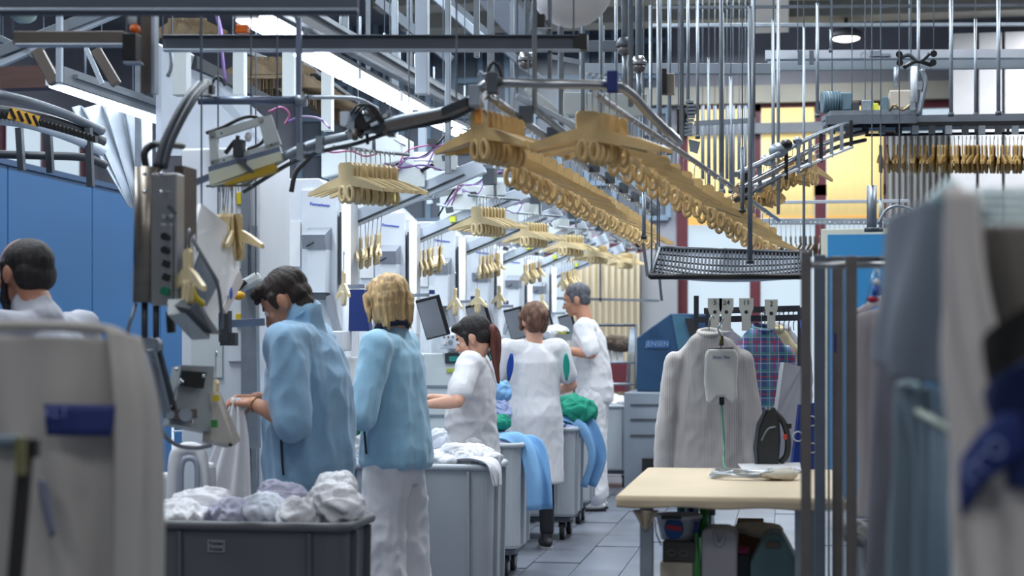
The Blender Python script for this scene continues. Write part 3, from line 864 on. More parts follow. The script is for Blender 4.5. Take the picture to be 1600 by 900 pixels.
for y, m_, nm in ((-1, mat('teal_insert', (34, 160, 140), .85), 'teal shoulder insert'), (1, mat('royal_blue_insert', (30, 70, 160), .85), 'royal blue shoulder insert')):
    mb = MB(); sd = 'L' if y > 0 else 'R'
    sh, e, w_ = p.arm[sd]
    def fn(u, v, y=y):
        a = radians(60 + 75 * u) if True else 0
        z = 1.385 - .19 * v; wid = .042 * sin(pi * (.12 + .80 * v))
        return p.T((-.115 - .012 * (1 - v) + .02 * v, y * (.188 + .012 * v + (u - .5) * wid * 1.1), z * p.k)) - p.F * .022 + p.F * abs(u - .0) * .03 * 0
    mb.sheet(fn, 6, 8, .006)
    build(mb, 'shoulder_insert', m_, p.root, label=nm)
p.trousers(legging, (.078, .058, .050), .95, .115, [dict(amp=.003, freq=(12, 12, 8), seed=3.1)], .0085)
p.shoes(shoe_b, shoe_s)

# --- grey-haired man at the far end
p = Person(P(927, 600, 13.95), 182, 1.89, 'grey-haired man in white t-shirt reaching over the far station', skin_t, lean=.085, head_pitch=16, head_off=(.0, 0, -.005), sw=.19)
p.body({'L': ((-.01, .30, 1.31), (.26, .23, 1.345), (1, -.1, .1), (.1, .3, 1), .7),
        'R': ((.12, -.27, 1.27), (.34, -.10, 1.34), (1, .1, .1), (.1, -.2, 1), .7)},
       {'L': ((0, .09, .96), (.0, .10, .52), (-.03, .11, .09)), 'R': ((0, -.09, .96), (.0, -.10, .52), (-.03, -.11, .09))}, .0068)
p.brows(grey_h)
p.hair([('e', (-.028, 0, .044), (.104, .086, .088)), ('e', (-.058, 0, .0), (.060, .080, .072)), ('c', (.015, .078, .035), .016, (.022, .079, -.012), .008), ('c', (.015, -.078, .035), .016, (.022, -.079, -.012), .008)], grey_h, .0065, .004, (50, 50, 18), 8)
def fill(mb):
    p.trunk(mb, [(.84, .140, .178, -.012), (.95, .146, .182, -.010), (1.08, .140, .176, -.004), (1.22, .136, .182, -.006), (1.32, .128, .186, -.010), (1.39, .104, .172, -.012), (1.44, .078, .12, -.008), (1.47, .060, .07, 0)])
    for sd in 'LR': p.sleeve(mb, sd, .073, .068, .06, .80)
p.garment('white_t_shirt', fill, wcloth2, .0085, 3, [dict(amp=.010, freq=(7, 7, 8), seed=41.3), dict(amp=.004, freq=(16, 16, 12), seed=5.5)])
p.trousers(wcloth, (.108, .092, .086))
p.shoes(shoe_w, rubber)
sh, e, w_ = p.arm['L']; c = e.lerp(w_, .93); d, u, v = MB().frame(e, w_)
build(MB().tube([c + (u * cos(t) + v * sin(t)) * .031 for t in [2 * pi * i / 16 for i in range(16)]], .006, 6, True), 'wristwatch', black_p, p.root)

# --- balding man at the left edge
p = Person(P(84, 600, 5.8), 152, 1.79, 'bearded man with thinning dark hair in light shirt at the left edge', skin_d, lean=.09, head_pitch=6, head_yaw=2, head_off=(.02, 0, -.025), sw=.165)
p.body({'L': ((.08, .27, 1.12), (.30, .16, 1.10), (1, -.2, 0), (.1, .2, 1), .6),
        'R': ((.08, -.27, 1.12), (.30, -.16, 1.10), (1, .2, 0), (.1, -.2, 1), .6)},
       {'L': ((0, .09, .92), (.0, .10, .50), (-.03, .11, .08)), 'R': ((0, -.09, .92), (.0, -.10, .50), (-.03, -.11, .08))}, .0065)
p.brows(black_h)
p.hair([('e', (-.030, 0, .036), (.100, .085, .082)), ('e', (-.062, 0, -.01), (.058, .082, .072)), ('c', (.0, .076, .03), .018, (.012, .079, -.02), .009), ('c', (.0, -.076, .03), .018, (.012, -.079, -.02), .009)], black_h, .006, .002, (60, 60, 30), 5)
p.hair([('c', (.012, .074, -.03), .010, (.045, .052, -.085), .018), ('c', (.012, -.074, -.03), .010, (.045, -.052, -.085), .018), ('c', (.045, .048, -.088), .020, (.076, .012, -.108), .022), ('c', (.045, -.048, -.088), .020, (.076, -.012, -.108), .022), ('c', (.076, .012, -.108), .022, (.076, -.012, -.108), .022),
        ('c', (.096, .022, -.050), .006, (.096, -.022, -.050), .006)], black_h, .006, .003, (80, 80, 50), 5, 'beard')
def fill(mb):
    p.trunk(mb, [(.84, .14, .18, -.01), (1.0, .145, .186, -.008), (1.15, .138, .182, -.006), (1.28, .130, .178, -.012), (1.36, .108, .165, -.016), (1.41, .084, .125, -.014), (1.455, .070, .095, -.01)])
    for sd in 'LR': p.sleeve(mb, sd, .066, .062, .05, 1.8)
    chain(mb, [p.T((p.spx(1.44) - .01, 0, 1.44 * p.k)), p.h((-.03, 0, -.115))], [.078, .070])
p.garment('light_shirt', fill, mat('dull_shirt_cloth', (164, 166, 176), .9, 0, .04, 6, .1, 160), .0085, 3, [dict(amp=.010, freq=(7, 7, 5), seed=51.3), dict(amp=.004, freq=(16, 16, 12), seed=5.5)])
p.trousers(greycloth, (.105, .09, .085))
p.shoes(shoe_b, rubber)
# ============================================================ LAUNDRY BINS AND LINEN
bin_m = mat('grey_bin_plastic', (172, 178, 184), 0.45, 0, 0.05, 2.5)
bin_shaded = mat('shaded_grey_bin_plastic', (88, 90, 95), 0.5, 0, 0.05, 2.5)  # bin plastic darkened to put the camera-side shade into its colour
def rrect(hx, hy, r, n=5):
    out = []
    for cx, cy, a0 in ((hx - r, hy - r, 0), (-hx + r, hy - r, pi / 2), (-hx + r, -hy + r, pi), (hx - r, -hy + r, 3 * pi / 2)):
        for i in range(n + 1):
            a = a0 + pi / 2 * i / n; out.append((cx + r * cos(a), cy + r * sin(a)))
    return out
def laundry_bin(x0, x1, y0, y1, top, label, m=None):
    x0 = max(x0, -2.13)
    m = m or bin_m
    cx, cy = (x0 + x1) / 2, (y0 + y1) / 2; hx, hy = (x1 - x0) / 2, (y1 - y0) / 2
    t = empty('laundry_bin', (cx, cy, 0), label, 'bin', 'laundry bins on castors')
    bot = 0.17
    # hollow body: outer wall, inner wall
    mb = MB(); rings = []
    for (z, k, r) in ((bot, .93, .05), (bot + .02, .955, .055), (top - .03, .985, .06), (top - .03, .985, .06), (top, .985, .06), (top, .94, .05), (bot + .04, .90, .05)):
        rings.append([(cx + px, cy + py, z) for px, py in rrect(hx * k, hy * k, r)])
    n = len(rings[0]); vs = [p for r in rings for p in r]
    fs = [(j * n + i, j * n + (i + 1) % n, (j + 1) * n + (i + 1) % n, (j + 1) * n + i) for j in range(len(rings) - 1) for i in range(n)]
    fs += [list(range(n))[::-1], [(len(rings) - 1) * n + i for i in range(n)]]
    mb.add(vs, fs)
    build(mb, 'body', m, t)
    mb = MB(); mb.tube([(cx + px, cy + py, top - .012) for px, py in rrect(hx, hy, .065, 6)], .017, 8, True)
    build(mb, 'rim', m, t)
    # corner ribs
    for sx in (-1, 1):
        for sy in (-1, 1):
            build(MB().beam((cx + sx * hx * .965, cy + sy * (hy * .985 - .11), bot + .02), (cx + sx * hx * .995, cy + sy * (hy - .11), top - .03), .014, .03, (1, 0, 0)), 'rib', m, t)
            build(MB().beam((cx + sx * (hx - .12), cy + sy * hy * .965, bot + .02), (cx + sx * (hx - .12), cy + sy * hy * .992, top - .03), .03, .012, (1, 0, 0)), 'rib', m, t)
    build(MB().box((cx, cy, bot - .02), (hx * 1.75, hy * 1.75, .035)), 'chassis', steel_d, t, bev=.006)
    for sx in (-1, 1):
        for sy in (-1, 1):
            wx, wy = cx + sx * (hx - .10), cy + sy * (hy - .09)
            c = build(MB().span((wx - .026, wy - .028, .09), (wx - .020, wy + .028, .14)).span((wx + .020, wy - .028, .09), (wx + .026, wy + .028, .14)).span((wx - .026, wy - .03, .136), (wx + .026, wy + .03, .15)), 'castor', steel_d, t)
            wmb = MB().cyl((wx - .016, wy, .062), (wx + .016, wy, .062), .062, n=20)
            build(wmb, 'wheel', rubber, c)
            build(MB().cyl((wx - .019, wy, .062), (wx + .019, wy, .062), .036, n=16), 'hub', grey_pl, c)
    return t
TOP = .80
b1 = laundry_bin(-2.16, -1.44, 5.33, 5.73, TOP, 'shaded grey bin with paper label in front of the man in fleece', bin_shaded)
b2 = laundry_bin(-2.17, -1.425, 8.02, 8.46, TOP, 'pale grey bin beside the blond woman, heaped with white linen')
b3 = laundry_bin(-2.25, -1.57, 9.78, 10.22, TOP, 'grey bin with blue fleece over its corner, left of the white tunic')
b4 = laundry_bin(-2.06, -1.48, 11.66, 12.2, TOP, 'grey bin right of the white tunic holding green and blue cloth')
b5 = laundry_bin(-2.1, -1.50, 12.72, 13.15, TOP, 'grey bin standing just behind the bin of green cloth')
b6 = laundry_bin(-2.25, -1.46, 16.0, 16.6, TOP, 'farthest grey bin, beside the dark blue machine')
# taped label on the first bin
lb = P(338, 853, 5.37); t = b1
fy = 5.331
def on_front(px, py, y): return aty(px, py, y)
c = on_front(338, 853, fy)
l = build(MB().box((c.x, fy, c.z), (.062, .003, .042)), 'paper_label', mat('grey_paper_label', (128, 130, 134), .8), b1)
text('Trocken', .015, (c.x, fy - .003, c.z + .009), (1, 0, 0), (0, 0, 1), black_p, l)
text('Frottee', .015, (c.x, fy - .003, c.z - .010), (1, 0, 0), (0, 0, 1), black_p, l)

linen = mat('white_linen', (226, 227, 232), .9, 0, .03, 5, .15, 120)
linen_b = mat('bluish_white_linen', (206, 212, 224), .9, 0, .04, 5, .15, 120)
linen_g = mat('lilac_grey_linen', (170, 170, 190), .9, 0, .06, 5, .15, 120)
teal_c = mat('teal_green_cloth', (22, 136, 112), .9, 0, .08, 5, .15, 160)
tow_b = mat('sky_blue_cloth', (128, 176, 220), .95, 0, .06, 8, .2, 200)
tow_p = mat('pale_periwinkle_cloth', (168, 182, 222), .95, 0, .05, 8, .2, 200)
yel_c = mat('pale_yellow_cloth', (206, 204, 150), .9)
def lump(c, r, m, label, group=None, seed=0, rot=0.0, cat='laundry', name='crumpled_cloth', amp=.02, freq=19, flat=.5):
    mb = MB(); R = Matrix.Rotation(rot, 3, 'Z')
    rnd = random.Random(seed * 7 + 1)
    mb.ell((0, 0, 0), (r[0], r[1], r[2]), 28, 18, R)
    for k in range(3):
        a = rnd.uniform(0, 2 * pi)
        mb.ell(R @ V((cos(a) * r[0] * .55, sin(a) * r[1] * .55, rnd.uniform(-.2, .5) * r[2])), (r[0] * rnd.uniform(.4, .6), r[1] * rnd.uniform(.4, .6), r[2] * rnd.uniform(.5, .8)), 18, 12, Matrix.Rotation(a, 3, 'Z'))
    me = remesh(mb, name, max(.0055, min(r) * .10), 1)
    # crumple: sharp ridges between hollow facets (cell borders), stretched into folds
    a = verts(me); nn = normals(me)
    fr1 = V((freq * .55, freq * 1.25, freq * .9))
    for i in range(len(a)):
        q = V(a[i]); wq = noise.noise_vector(q * 9 + V((seed, 0, 0))) * .05
        q1 = q + wq; c1 = V((q1.x * fr1.x + seed, q1.y * fr1.y, q1.z * fr1.z))
        d1 = noise.voronoi(c1)[0]; d2 = noise.voronoi(c1 * 2.1 + V((3.3, seed, 1)))[0]
        f = .9 * (.38 - (d1[1] - d1[0])) + .45 * (.38 - (d2[1] - d2[0])) + .5 * noise.noise(q * freq * .5)
        a[i] += nn[i] * (amp * 2.1 * f)
    setv(me, a)
    me.transform(Matrix.Rotation(rnd.uniform(-.5, .5), 4, 'Z'))
    me.materials.clear(); me.materials.append(m); me.polygons.foreach_set('use_smooth', [True] * len(me.polygons))
    return link(name, me, None, V(c), None, label=label, cat=cat, group=group)
def py_(px, py, y): return aty(px, py, y)
g1 = 'crumpled linen in the front bin'
A_ = aty
lump(A_(285, 806, 5.53), (.125, .12, .05), linen, 'white folded cloth at the left end of the shaded front bin', g1, 1, .2, amp=.016)
lump(A_(312, 782, 5.60), (.10, .07, .035), linen, 'small white cloth lying on the folded one, front bin', g1, 2, .2, amp=.014)
lump(A_(360, 806, 5.47), (.075, .07, .050), linen_g, 'lilac grey crumpled cloth in the front bin', g1, 3, .2, amp=.018)
lump(A_(410, 800, 5.50), (.080, .08, .056), linen_b, 'bluish crumpled cloth in the middle of the front bin', g1, 4, .4, amp=.018)
lump(A_(442, 780, 5.60), (.08, .07, .046), linen_g, 'greyish cloth topping the middle heap of the front bin', g1, 5, .3, amp=.016)
lump(A_(466, 806, 5.46), (.070, .075, .050), linen, 'white ball of cloth right of the middle in the front bin', g1, 6, .3, amp=.018)
lump(A_(522, 790, 5.50), (.080, .09, .070), linen, 'large white bundle at the right end of the front bin', g1, 7, .4, amp=.022)
lump(A_(522, 762, 5.58), (.065, .07, .042), linen, 'white cloth on top of the large bundle, front bin', g1, 8, .2, amp=.016)
lump(A_(408, 834, 5.53), (.26, .12, .05), linen_b, 'flattened white sheet underneath the heap in the front bin', g1, 9, 0, amp=.012)
g2 = 'white linen in the second bin'
lump(A_(700, 716, 8.22), (.14, .13, .040), linen, 'white crumpled cloth at the left of the pale bin, by the ponytailed woman', g2, 11, .1, amp=.014)
lump(A_(735, 712, 8.20), (.13, .10, .050), linen, 'white crumpled cloth in the middle of the pale bin', g2, 12, .2, amp=.016)
lump(A_(762, 719, 8.15), (.06, .07, .030), linen, 'white cloth corner spilling over the right rim of the pale bin', g2, 13, .1, amp=.012)
lump(A_(560, 722, 8.22), (.10, .12, .06), linen_b, 'white linen seen between the man and the blond woman', g2, 14, .2, amp=.016)
lump(A_(556, 696, 8.26), (.07, .08, .045), linen, 'white bundle on the heap between the man and the blond woman', g2, 15, .2, amp=.014)
lump(A_(685, 694, 8.32), (.045, .05, .07), linen_b, 'upright white fold of cloth before the ponytailed woman', g2, 16, .2, amp=.012)
lump(A_(655, 736, 8.24), (.27, .14, .045), linen, 'flat white linen filling the pale bin', g2, 17, 0, amp=.012)
lump(A_(556, 668, 8.30), (.045, .06, .045), teal_c, 'dark green cloth behind the man in blue fleece', None, 18, .2, amp=.012)
# heaps of the far bins
lump(A_(898, 642, 11.92), (.12, .13, .095), teal_c, 'teal green cloth piled in the bin right of the tunic', None, 21, .2, amp=.034, freq=10)
lump(A_(888, 670, 11.93), (.17, .17, .05), tow_p, 'pale blue cloth under the teal one', None, 22, 0, amp=.014)
lump(A_(778, 660, 10.0), (.07, .08, .04), teal_c, 'small teal green cloth left of the white tunic', None, 23, .2, amp=.012)
lump(A_(778, 688, 10.0), (.16, .14, .05), tow_p, 'pale blue linen filling the bin left of the white tunic', None, 24, 0, amp=.014)
lump(A_(962, 630, 16.3), (.11, .14, .06), linen, 'white cloth heaped in the farthest bin', None, 25, 0)
lump(A_(892, 655, 12.93), (.17, .13, .05), linen, 'white linen in the bin behind the grey-haired man', None, 26, 0)
lump(A_(783, 612, 10.72), (.05, .06, .06), tow_b, 'sky blue cloth held up left of the white tunic', None, 27, .3, amp=.012)
lump(A_(784, 645, 10.70), (.055, .05, .09), tow_p, 'periwinkle cloth hanging below the sky blue one', None, 28, .3, amp=.012)

def drape(pathpts, widthvec, label, m, th=.012, folds=2, amp=.015, name='draped_cloth', taper=0.0, seed=0, cat='cloth', nu=16):
    """cloth following a path (list of points), widthvec across it"""
    pth = bez(pathpts, 6); L = len(pth) - 1; W = V(widthvec)
    def fn(u, v):
        i = min(L - 1, int(v * L)); t = v * L - i; c = pth[i].lerp(pth[i + 1], t)
        k = 1 - taper * v
        nz = noise.noise((u * 3 + seed, v * 3, seed))
        nrm = W.normalized().cross((pth[i + 1] - pth[i]).normalized())
        return c + W * ((u - .5) * k) + nrm * (amp * sin(u * folds * 2 * pi + seed + v) * (.4 + v) + amp * 1.2 * nz)
    o = build(MB().sheet(fn, nu, 26, th), name, m, label=label, cat=cat)
    return o
# towels over the rims
def rim(px, py, d): return P(px, py, d)
r = V((-1.565, 9.92, TOP))
drape([r + V((-.30, .10, .0)), r + V((-.14, .02, .03)), r + V((-.02, 0, .035)), r + V((.055, -.02, -.03)), r + V((.085, -.03, -.2)), r + V((.10, -.04, -.40))], (.15, .14, 0), 'sky blue fleece hanging over the bin left of the tunic', tow_b, .012, 1.3, .026, taper=.30, seed=1, nu=30)
r = V((-1.475, 11.85, TOP))
drape([r + V((-.30, .12, .03)), r + V((-.14, .02, .05)), r + V((-.02, 0, .05)), r + V((.07, -.02, -.02)), r + V((.13, -.03, -.2)), r + V((.06, -.02, -.42))], (.18, .14, 0), 'sky blue cloth hanging over the bin right of the tunic', tow_b, .012, 1.3, .026, taper=.55, seed=2, nu=30)
r = V((-1.66, 11.66, TOP))
drape([r + V((.0, .2, -.01)), r + V((0, .06, .025)), r + V((0, -.03, .02)), r + V((0, -.05, -.08)), r + V((0, -.055, -.2)), r + V((.0, -.06, -.33))], (.2, 0, 0), 'periwinkle cloth hanging down the front of the bin beside the tunic', tow_p, .01, 2, .012, seed=3)
r = V((-1.47, 8.03, TOP))
drape([r + V((-.12, .12, .02)), r + V((-.02, .02, .03)), r + V((.05, -.02, .0)), r + V((.07, -.03, -.1))], (.10, .10, 0), 'small white corner of linen hanging over the pale bin', linen, .006, 2, .008, taper=.7, seed=4)
# white cloth in the man's hands
hp = man1.arm['L'][2] + man1.F * .07
pts = [hp + V((.0, .0, .02)), hp + V((-.005, -.0, -.1)), hp + V((-.03, 0, -.25)), hp + V((-.06, 0, -.42))]
def fnc(u, v):
    q = bez(pts, 8); i = min(len(q) - 2, int(v * (len(q) - 1))); t = v * (len(q) - 1) - i
    c = q[i].lerp(q[i + 1], t); wd = .03 + .21 * v
    return c + V(((u - .5) * wd, .02 * sin(u * 5 * pi) * (.3 + v), .03 * sin(u * pi) * v * -1))
build(MB().sheet(fnc, 30, 26, .005), 'hanging_cloth', linen, label='white cloth held up by the man in blue fleece', cat='cloth')
# white padded form (shirt press) behind the front bin
pf = empty('padded_form', P(297, 790, 6.1), 'white padded U-shaped pressing form behind the front bin', 'press')
pad = mat('white_padding', (228, 230, 234), .7, 0, .03)
q = lambda px, py, d=6.1: P(px, py, d)
build(MB().tube(bez([q(270, 830), q(271, 770), q(274, 715), q(286, 702), q(306, 702), q(314, 714), q(318, 770), q(318, 830)], 6), .024, 12), 'outer_arch', pad, pf)
mb = MB(); me_pts = bez([q(282, 830, 6.06), q(283, 770, 6.06), q(286, 722, 6.06), q(306, 722, 6.06), q(308, 770, 6.06), q(308, 830, 6.06)], 6)
build(MB().tube(me_pts, .010, 8), 'inner_arch', mat('grey_edge', (150, 158, 176), .5), pf)
build(MB().beam(q(261, 738, 6.15), q(261, 850, 6.15), .05, .06, (1, 0, 0)), 'side_pad', pad, pf, bev=.02)
build(MB().beam(q(325, 722, 6.15), q(325, 850, 6.15), .05, .06, (1, 0, 0)), 'side_pad', pad, pf, bev=.02)
build(MB().span(q(255, 852, 6.2) + V((0, .1, 0)), V((q(330, 852, 6.2).x, q(330, 852, 6.2).y, 0))), 'pedestal', white_p, pf)
# ============================================================ HANGERS
ONES = ['first', 'second', 'third', 'fourth', 'fifth', 'sixth', 'seventh', 'eighth', 'ninth', 'tenth', 'eleventh', 'twelfth', 'thirteenth', 'fourteenth', 'fifteenth', 'sixteenth', 'seventeenth', 'eighteenth', 'nineteenth']
def nth(i):
    if i < 19: return ONES[i]
    t, u = divmod(i + 1, 10)
    return {2: ('twentieth', 'twenty'), 3: ('thirtieth', 'thirty'), 4: ('fortieth', 'forty')}[t][0 if u == 0 else 1] + ('' if u == 0 else '-' + ONES[u - 1])
def hanger_proto(name, m, label, hook_len=.06, folded=False):
    t = empty(name, (0, 0, 0), label, 'hanger'); KIDS[t.name] = []
    z0 = -hook_len
    fr = lambda u, v, w_: V((u, w_, v))
    poly = [(-.030, z0), (.030, z0), (.040, z0 - .012), (.037, z0 - .085), (.022, z0 - .108), (-.022, z0 - .108), (-.037, z0 - .085), (-.040, z0 - .012)]
    KIDS[t.name].append(build(MB().prism(poly, .010, fr), 'plate', m, t, origin=(0, 0, 0)))
    for s in (-1, 1):
        pts = [(.022, z0 - .055), (.10, z0 - .078), (.205, z0 - .118), (.207, z0 - .134), (.10, z0 - .112), (.022, z0 - .100)]
        mb = MB(); n = len(pts)
        vs = [V((s * u, -.006 - .10 * u * u * 8 * .12, v)) for u, v in pts] + [V((s * u, .006 - .10 * u * u * 8 * .12, v)) for u, v in pts]
        mb.add(vs, [list(range(n)), list(range(n, 2 * n))] + [(i, (i + 1) % n, n + (i + 1) % n, n + i) for i in range(n)])
        if folded:      # arms swung back behind the plate
            A = radians(50) if s > 0 else radians(-92)
            mb.v = [tuple(Matrix.Rotation(A, 3, 'Z') @ V(p)) for p in mb.v]
        KIDS[t.name].append(build(mb, 'arm', m, t, origin=(0, 0, 0)))
        mb = MB().tube([V((s * .021 + cos(a) * .0155, 0, z0 - .132 + sin(a) * .032)) for a in [2 * pi * i / 12 for i in range(12)]], .0095, 6, True)
        KIDS[t.name].append(build(mb, 'loop', m, t, origin=(0, 0, 0)))
    hk = [V((0, 0, z0 - .01)), V((0, 0, -.022))] + [V((.012 - cos(a) * .012, 0, -.014 + sin(a) * .014)) for a in (0.2, .8, 1.5, 2.2, 2.9, 3.6)]
    KIDS[t.name].append(build(MB().tube(hk, .0022, 5), 'hook', chrome, t, origin=(0, 0, 0)))
    return t
H1 = hanger_proto('clothes_hanger', tan, 'x'); H2 = hanger_proto('clothes_hanger', tan_l, 'x'); H3 = hanger_proto('clothes_hanger', tan_l, 'x', .10); HB = hanger_proto('clothes_hanger', tan, 'x', .13); HF = hanger_proto('clothes_hanger', tan, 'x', .06, True)
USED = {}
rh = random.Random(11)
def put(proto, loc, rz, label, group, tilt=(0, 0)):
    rot = (radians(tilt[0]), radians(tilt[1]), radians(rz))
    if proto.name not in USED:
        USED[proto.name] = 1
        proto.location = loc; proto.rotation_euler = rot; proto['label'] = label; proto['group'] = group; WL[proto.name] = V(loc); return proto
    return dup(proto, loc, rot, label, group)
# -- long near row
g = 'tan hangers on the long rail'
ROW1 = (V((-.955, 5.9, 2.19)), V((-.92, 11.3, 2.265)))
for i in range(24):
    t = i / 23; p = ROW1[0].lerp(ROW1[1], t ** 1.15)
    put(HF, p, rh.uniform(-9, 5), '%s tan hanger from the near end of the long straight row' % nth(i), g, (rh.uniform(-4, 4), rh.uniform(-3, 3)))
g = 'brown tan hangers bunched at the bend'
for i in range(8):
    p = V((-1.03 + .012 * i, 5.52 + .034 * i, 2.315))
    put(HB, p, -28 + 7 * i + rh.uniform(-6, 6), '%s large tan hanger from the left in the bunch at the left tube bend' % nth(i), g, (rh.uniform(-5, 5), 0))
# -- second row, right
g = 'tan hangers on the right rail'
ROW2 = (V((-.59, 5.8, 2.215)), V((-.10, 9.3, 2.10)))
for i in range(16):
    t = i / 15; p = ROW2[0].lerp(ROW2[1], t)
    put(HF, p, -8 + rh.uniform(-7, 5), '%s tan hanger from the near end of the shorter right row' % nth(i), g, (rh.uniform(-4, 4), rh.uniform(-3, 3)))
g = 'tan hangers at the right bend'
for i in range(6):
    p = V((-.66 + .016 * i, 5.5 + .035 * i, 2.30))
    put(HB, p, 20 - 8 * i + rh.uniform(-6, 6), '%s large tan hanger from the left in the bunch at the right tube bend' % nth(i), g, (rh.uniform(-5, 5), 0))
# -- bunches over the stations
XU = -1.75
UP = []
for k, (px, py, n) in enumerate([(556, 282, 10), (755, 334, 8), (828, 357, 8), (887, 375, 8), (930, 390, 7), (975, 401, 7)]):
    c = atx(px, py, XU) if k else P(556, 270, 7.0)
    c = c + V((0, 0, .10))
    UP.append(c)
    lab = ['light tan hanger in the bunch above the blond woman', 'tan hanger in the nearest bunch above the ponytailed woman', 'tan hanger in the bunch above the woman in the tunic', 'tan hanger in the middle bunch beyond the woman in the tunic', 'tan hanger in the second farthest high bunch', 'tan hanger in the farthest high bunch'][k]
    d = V((cos(radians(52)), sin(radians(52)), 0))
    for i in range(n):
        put(H2, c + d * (.026 * (i - 2)), -30 + rh.uniform(-5, 5), '%s hanger from the front of %s' % (nth(i), lab[lab.index('the '):]), 'high bunch %d of hangers' % (k + 1), (rh.uniform(-4, 4), 0))
LOW = []
YST = [8.4 + 1.56 * k for k in range(6)]
for k, (px, py, n) in enumerate([(580, 385, 7), (676, 402, 7), (768, 410, 7), (832, 422, 6), (890, 433, 6)]):
    c = aty(px, py, YST[k] + .45) + V((0, 0, .16)); LOW.append(c)
    lab = ['pale tan hanger in the low bunch left of the blond woman', 'pale tan hanger in the low bunch right above the blond woman', 'pale tan hanger in the low bunch above the ponytailed woman', 'pale tan hanger in the low bunch above the tunic woman', 'pale tan hanger in the farthest low bunch by the curtain'][k]
    d = V((1, 0, .22))
    for i in range(n):
        put(H3, c + d * (.024 * (i - n / 2)), -72 + rh.uniform(-8, 8), '%s hanger from the left in %s' % (nth(i), lab[lab.index('the '):]), 'low bunch %d of hangers' % (k + 1), (rh.uniform(-5, 5), 0))
c = P(360, 292, 6.0); NEARC = c
for i in range(8):
    put(H3, c + V((.0095 * (i - 4), -.004 * i, 0)), -76 + rh.uniform(-7, 7) + (30 if i == 7 else 0), '%s brownish hanger from the left under the cream clamp unit' % nth(i), 'hangers under the cream unit', (rh.uniform(-6, 6), 0))
for px, py, d, rz, lab in [(293, 358, 5.05, -55, 'single tan hanger on the stainless control box'), (337, 548, 5.75, -60, 'single tan hanger on the grey clamp unit'), (537, 392, 8.2, -66, 'single tan hanger left of the pole by the blond woman'),
                           (711, 425, 10.3, -66, 'single tan hanger behind the blond woman'), (780, 425, 12.2, -66, 'single tan hanger beside the third station'), (746, 428, 11.4, -60, 'small single hanger between second and third station'), (847, 442, 14.5, -66, 'small single hanger right of the tunic woman')]:
    put(H3 if py != 358 else H2, P(px, py, d) , rz, lab, None)
# -- bunch on the descending track at the right
for k, (px, py, n, rz, lab) in enumerate([(1185, 305, 6, 30, 'tan hanger in the lower bunch on the descending track'), (1235, 272, 5, 25, 'tan hanger in the upper bunch on the descending track'), (1272, 262, 1, 60, 'single brown hanger right of the descending track')]):
    c = P(px, py, 9.2) + V((0, 0, .13))
    for i in range(n):
        put(H1, c + V((.03 * (i - n / 2), .02 * i, .012 * i)), rz + 7 * i + rh.uniform(-6, 6), lab if n == 1 else '%s hanger from the left in %s' % (nth(i), lab[lab.index('the '):]), 'hangers on the descending track' if n > 1 else None, (rh.uniform(-8, 8), 0))
# -- far right row, edge on
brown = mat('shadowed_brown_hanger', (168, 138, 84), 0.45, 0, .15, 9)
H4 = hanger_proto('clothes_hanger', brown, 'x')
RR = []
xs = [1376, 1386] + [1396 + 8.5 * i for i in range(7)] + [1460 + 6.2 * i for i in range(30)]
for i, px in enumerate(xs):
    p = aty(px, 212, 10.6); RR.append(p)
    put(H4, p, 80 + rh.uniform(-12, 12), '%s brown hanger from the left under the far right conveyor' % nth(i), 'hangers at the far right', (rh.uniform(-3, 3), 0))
# -- thin row in front of the yellow blinds
rodm = mat('dark_bronze_hanger', (96, 84, 70), 0.5)
H5 = hanger_proto('clothes_hanger', rodm, 'x', .12)
for i in range(28):
    p = aty(1190 + 7.6 * i, 346, 14.0)
    put(H5, p, 84 + rh.uniform(-8, 8), '%s dark hanger from the left in the row before the yellow blinds' % nth(i), 'dark hangers before the blinds')
